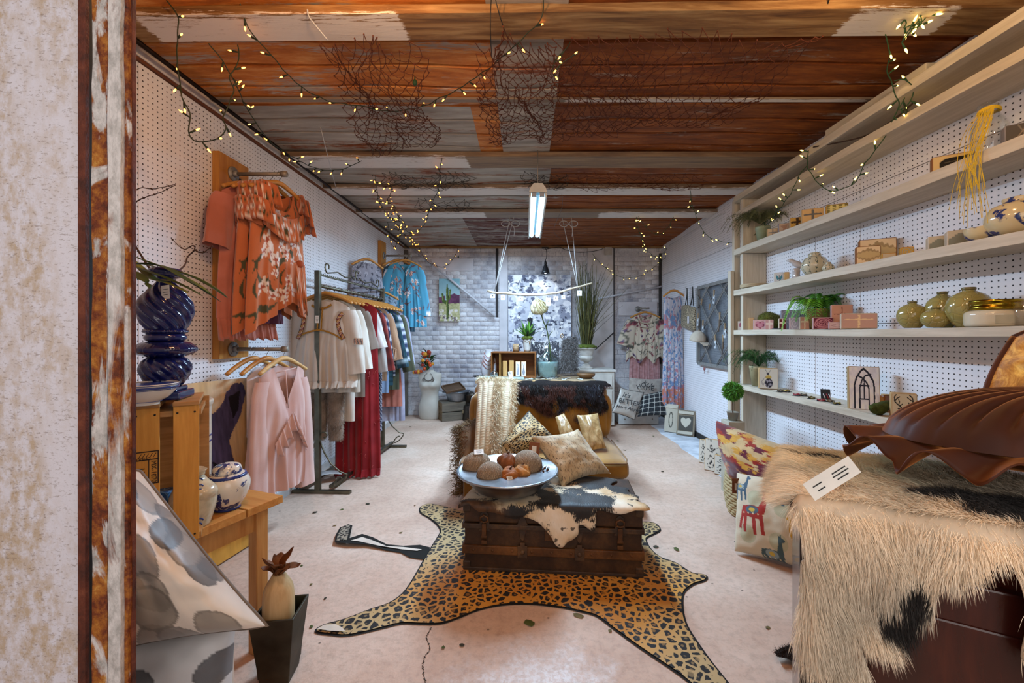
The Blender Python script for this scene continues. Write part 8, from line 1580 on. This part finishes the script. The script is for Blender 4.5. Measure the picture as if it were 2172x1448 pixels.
strand('fairy lights running back along the left wall pipe', [(445, 92, 1.74), (470, 130, 1.78), (505, 190, 1.9), (520, 225, 2.0), (545, 262, 2.1), (575, 300, 2.25), (610, 325, 2.4), (645, 348, 2.6), (680, 360, 2.75), (715, 362, 2.85), (745, 352, 2.93), (768, 342, 2.95)], .07, seed=3)
strand('short fairy light drop by the first batten near the centre', [(1212, 86, 1.79), (1200, 105, 1.79), (1180, 128, 1.82), (1168, 152, 1.86), (1186, 140, 1.84), (1228, 112, 1.8)], .05, seed=4, nb=6)
strand('fairy lights hanging in a V below the second batten, right leg', [(936, 330, 2.94), (932, 370, 3.1), (930, 400, 3.3), (912, 440, 3.7), (906, 465, 3.9), (888, 488, 4.1), (868, 492, 4.2)], .07, seed=6)
strand('fairy lights hanging in a V below the second batten, left leg', [(796, 372, 3.1), (800, 405, 3.4), (806, 432, 3.6), (820, 452, 3.8), (835, 470, 4.0), (852, 482, 4.1), (868, 493, 4.2)], .05, seed=7)
strand('tangled fairy light bunch in the middle of the left cluster', [(812, 396, 3.5), (832, 398, 3.5), (822, 425, 3.7), (840, 440, 3.8), (828, 462, 4.0), (850, 470, 4.1), (842, 455, 4.1), (860, 478, 4.2), (838, 486, 4.2), (855, 492, 4.2)], .035, seed=8)
strand('lowest fairy light loop beside the back corner plank', [(822, 470, 4.1), (826, 495, 4.2), (830, 515, 4.2), (838, 525, 4.2), (843, 510, 4.2), (850, 500, 4.2), (862, 496, 4.3)], .06, seed=9)
strand('fairy light swag on the brick wall above the cactus painting', [(868, 495, 4.4), (878, 515, 5.2), (890, 525, 5.7), (900, 548, 5.85), (920, 562, 5.87), (940, 566, 5.87), (955, 557, 5.87), (966, 540, 5.87), (971, 527, 5.87)], .075, seed=10)
strand('fairy light swag on the brick wall right of the lamp', [(1256, 536, 5.88), (1264, 548, 5.88), (1282, 566, 5.88), (1305, 582, 5.88), (1330, 588, 5.88), (1358, 585, 5.88), (1385, 568, 5.86), (1408, 548, 5.8), (1424, 528, 5.7)], .09, 1, seed=11)
strand('fairy lights looping at the back right under the last batten', [(1350, 450, 4.35), (1362, 472, 4.4), (1380, 490, 4.45), (1398, 498, 4.45), (1414, 484, 4.4), (1428, 462, 4.4), (1438, 442, 4.3), (1440, 428, 4.25)], .085, 1, seed=12)
strand('fairy lights trailing down to the back right corner', [(1350, 452, 4.35), (1352, 480, 4.5), (1362, 508, 4.8), (1372, 530, 5.1), (1392, 544, 5.3), (1404, 538, 5.35), (1414, 528, 5.35)], .06, 1, seed=13)
strand('fairy light swag in front of the right pegboard before the shelving', [(1463, 400, 3.6), (1466, 420, 3.62), (1474, 450, 3.7), (1484, 480, 3.75), (1502, 500, 3.75), (1530, 512, 3.7), (1560, 515, 3.6), (1590, 508, 3.45), (1605, 492, 3.32), (1622, 470, 3.25), (1640, 458, 3.2)], .085, 1, seed=14)
strand('fairy light bunch tangled on the near right batten', [(1884, -6, 1.64), (1902, 20, 1.66), (1918, 48, 1.68), (1912, 62, 1.68), (1930, 55, 1.67), (1955, 45, 1.67), (1972, 25, 1.66), (1988, -6, 1.64)], .035, 1, seed=15, sc=1.25)
strand('second tangle of fairy lights on the near right batten', [(1895, 5, 1.65), (1935, 10, 1.65), (1950, 50, 1.66), (1925, 68, 1.67), (1915, 92, 1.7), (1945, 40, 1.66)], .04, 1, seed=17, sc=1.25)
strand('fairy lights draped over the shelving top rail down to the shelf', [(1879, 72, 1.72), (1888, 112, 1.78), (1881, 150, 1.85), (1892, 175, 1.88), (1898, 200, 1.9), (1904, 222, 1.92), (1890, 262, 1.98), (1868, 305, 2.05), (1835, 345, 2.15), (1822, 375, 2.22), (1800, 395, 2.3), (1770, 405, 2.36), (1748, 398, 2.42), (1728, 376, 2.48), (1712, 352, 2.52), (1716, 318, 2.55)], .07, 1, seed=16, sc=1.15)
strand('fairy light end hanging from the shelving rail to the air plant', [(1712, 350, 2.52), (1695, 372, 2.58), (1685, 395, 2.64), (1674, 415, 2.7), (1655, 440, 2.85), (1640, 462, 3.0), (1622, 480, 3.1)], .08, 1, seed=18, sc=1.1)
strand('small fairy light knot beside the rail fixing', [(1898, 172, 1.88), (1920, 168, 1.86), (1938, 190, 1.88), (1925, 222, 1.9), (1905, 232, 1.92), (1918, 205, 1.9)], .045, 1, seed=19, sc=1.15, nb=7)
for px, py, Y, lab in ((1920, 238, 1.90, 'round dark green plug hanging by the shelving rail lights'), (972, 545, 5.87, 'dark plug end of the fairy lights on the brick wall'), (880, 175, 2.05, 'small green plastic clip caught in the ceiling net')): m = MB(); c = P(px, py, Y); m.ball(c, .012, 10, 8, sc=(1, 1, 1.3)); m.cyl(c, c+V((0, 0, .03)), .003); solo('light_plug', m, GW2 if px == 880 else GW_, lab, 'plug')
# ---------------------------------------------------------------- rope nets under the ceiling
def CPt(px, py, z): Y = (z-H)*F/(CY-py); return P(px, py, Y)
NETM = plain('5a2c18', .9, bump=0); NETG = plain('3a3028', .9, bump=0)
def net(label, cor, nu, nv, seed=1, mat=NETM, sag=.05, r=.0019, z=2.43, drop=.0):
    c = [CPt(a, b, z) for a, b in cor]; g = random.Random(seed); pt = {}
    for j in range(nv+1):
        for i in range(nu+1):
            u = (i+(.5 if j % 2 else 0))/nu; v = j/nv; p = (c[0]*(1-u)+c[1]*u)*(1-v)+(c[3]*(1-u)+c[2]*u)*v
            n1 = mnoise.noise(V((u*3+seed, v*3, 0))); n2 = mnoise.noise(V((u*3, v*3+seed, 5))); pt[i, j] = p+V((n1*.10+g.uniform(-.015, .015), n2*.12+g.uniform(-.015, .015), -sag*(.5+mnoise.noise(V((u*2, v*2, seed))))*math.sin(PI*min(1, max(0, v)))-drop*v))
    m = MB()
    for j in range(nv):
        for i in range(nu+1):
            a = pt[i, j]
            for di in ((0, 1) if j % 2 else (-1, 0)):
                if (i+di, j+1) in pt: b = pt[i+di, j+1]; mid = (a+b)/2+V((g.uniform(-.006, .006), g.uniform(-.006, .006), -.006)); m.tube([a, mid, b], r, 3, cap=False)
            m.ball(a, r*2, 4, 3)
    t = thing('rope_net', label, 'net'); obj('netting', m, mat, t); return t
net('brown rope net bunched under the rusty ceiling, left of centre', [(668, 92), (868, 88), (925, 300), (792, 336)], 13, 24, 2)
net('dense rope net under the pale ceiling sheet in the centre', [(1012, 90), (1158, 88), (1200, 296), (1030, 306)], 14, 26, 3)
net('wide thin rope net spread over the red ceiling sheets, right', [(1170, 80), (1738, 74), (1545, 262), (1215, 285)], 18, 14, 5, NETM, .02)
net('second layer of thin net by the dark red ceiling near centre', [(1150, 150), (1330, 100), (1400, 270), (1190, 300)], 9, 12, 8, NETM, .03)
net('dark net roll hanging behind the second batten, left', [(790, 372), (985, 366), (1000, 398), (850, 402)], 13, 7, 11, NETG, .02)
net('dark net scrap behind the second batten beside the strip light', [(1105, 372), (1205, 368), (1200, 398), (1120, 398)], 8, 6, 12, NETG, .02)
net('faded net behind the second batten at the right', [(1200, 370), (1500, 372), (1480, 400), (1230, 402)], 14, 6, 13, NETM, .01)
net('small dark net piece before the last batten at the left', [(870, 425), (990, 425), (985, 448), (900, 448)], 8, 5, 14, NETG, .02)
def wire(pts, r, label, mat=BLACK, name='wire'): m = MB(); m.tube(spline([P(*p) for p in pts], 5), r, 5); return solo(name, m, mat, label, 'wire')
wire([(652, 20, 1.62), (655, 35, 1.64), (670, 55, 1.68), (695, 85, 1.74)], .003, 'white cord knotted on the near batten left of centre', CORD)
wire([(1042, -5, 1.60), (1040, 60, 1.64), (1043, 120, 1.8)], .002, 'black wire crossing the near batten beside the centre net')
wire([(1050, -5, 1.60), (1062, 40, 1.64), (1078, 85, 1.74)], .002, 'thin black wire curling over the near batten by the centre')
wire([(1760, -8, 1.60), (1748, 22, 1.64), (1700, 72, 1.76)], .0028, 'black wire looped on the near batten at right')
wire([(1985, 165, 1.95), (1960, 195, 1.96), (1900, 250, 2.0), (1830, 290, 2.2), (1725, 312, 2.5)], .004, 'brown cable lying along the shelving top rail', plain('3a2a20', .7), 'cable')
wire([(1600, 398, 3.5), (1560, 440, 3.9), (1500, 470, 4.4), (1420, 520, 5.6)], .004, 'white cable running along the top of the right wall', CORD, 'cable')
wire([(680, 270, 2.5), (690, 310, 2.6), (712, 395, 3.2), (720, 402, 3.3)], .002, 'pale string hanging from the ceiling above the blouses', CORD, 'string')
wire([(1190, 400, 3.7), (1192, 440, 3.8), (1175, 490, 4.6), (1200, 512, 5.0), (1240, 525, 5.6)], .002, 'thin grey wire trailing behind the strip light', plain('5a5250', .6))
# ---------------------------------------------------------------- dry leaf scraps on the floor
LM = [plain('4c5426', .8, var=.4), plain('6a5c34', .8, var=.4), plain('3a3424', .8, var=.4)]; g = random.Random(17)
spots = [(1122, 1322, .028), (1228, 1307, .024), (1391, 1160, .020), (1434, 1165, .022), (1294, 1338, .012), (980, 1369, .012), (940, 1374, .01), (660, 1240, .010), (595, 1355, .022), (620, 1318, .012), (710, 1115, .012), (780, 1069, .018), (725, 1081, .014), (880, 1072, .010), (700, 990, .02), (755, 957, .02), (870, 905, .02), (668, 1087, .02), (1310, 935, .02), (1325, 955, .018), (1405, 1000, .018), (1386, 925, .016), (1628, 1332, .012), (1560, 1150, .010), (660, 1330, .010), (850, 1130, .012), (690, 1270, .009), (640, 1200, .01)]
for k, (px, py, s_) in enumerate(spots):
    c = G(px, py); out = [(s_*(.7+.4*g.random())*math.cos(a), s_*.7*(.7+.4*g.random())*math.sin(a)) for a in np.linspace(0, 6.28, 9)[:-1]]; n_ = len(out)
    m = MB(); m.add([(x, y, .001+.004*g.random()) for x, y in out]+[(0, 0, .005)], [(i, (i+1) % n_, n_) for i in range(n_)], 0, True)
    solo('leaf_scrap', m, LM[k % 3], 'small dry leaf scrap lying on the concrete floor' if k > 1 else ('largest green leaf scrap on the floor before the leopard rug', 'smaller green leaf scrap at the front edge of the rug')[k], 'leaf', (c.x, c.y, .0006), (0, 0, g.uniform(0, 6)), group='dry leaf scraps on the floor' if k > 1 else None)
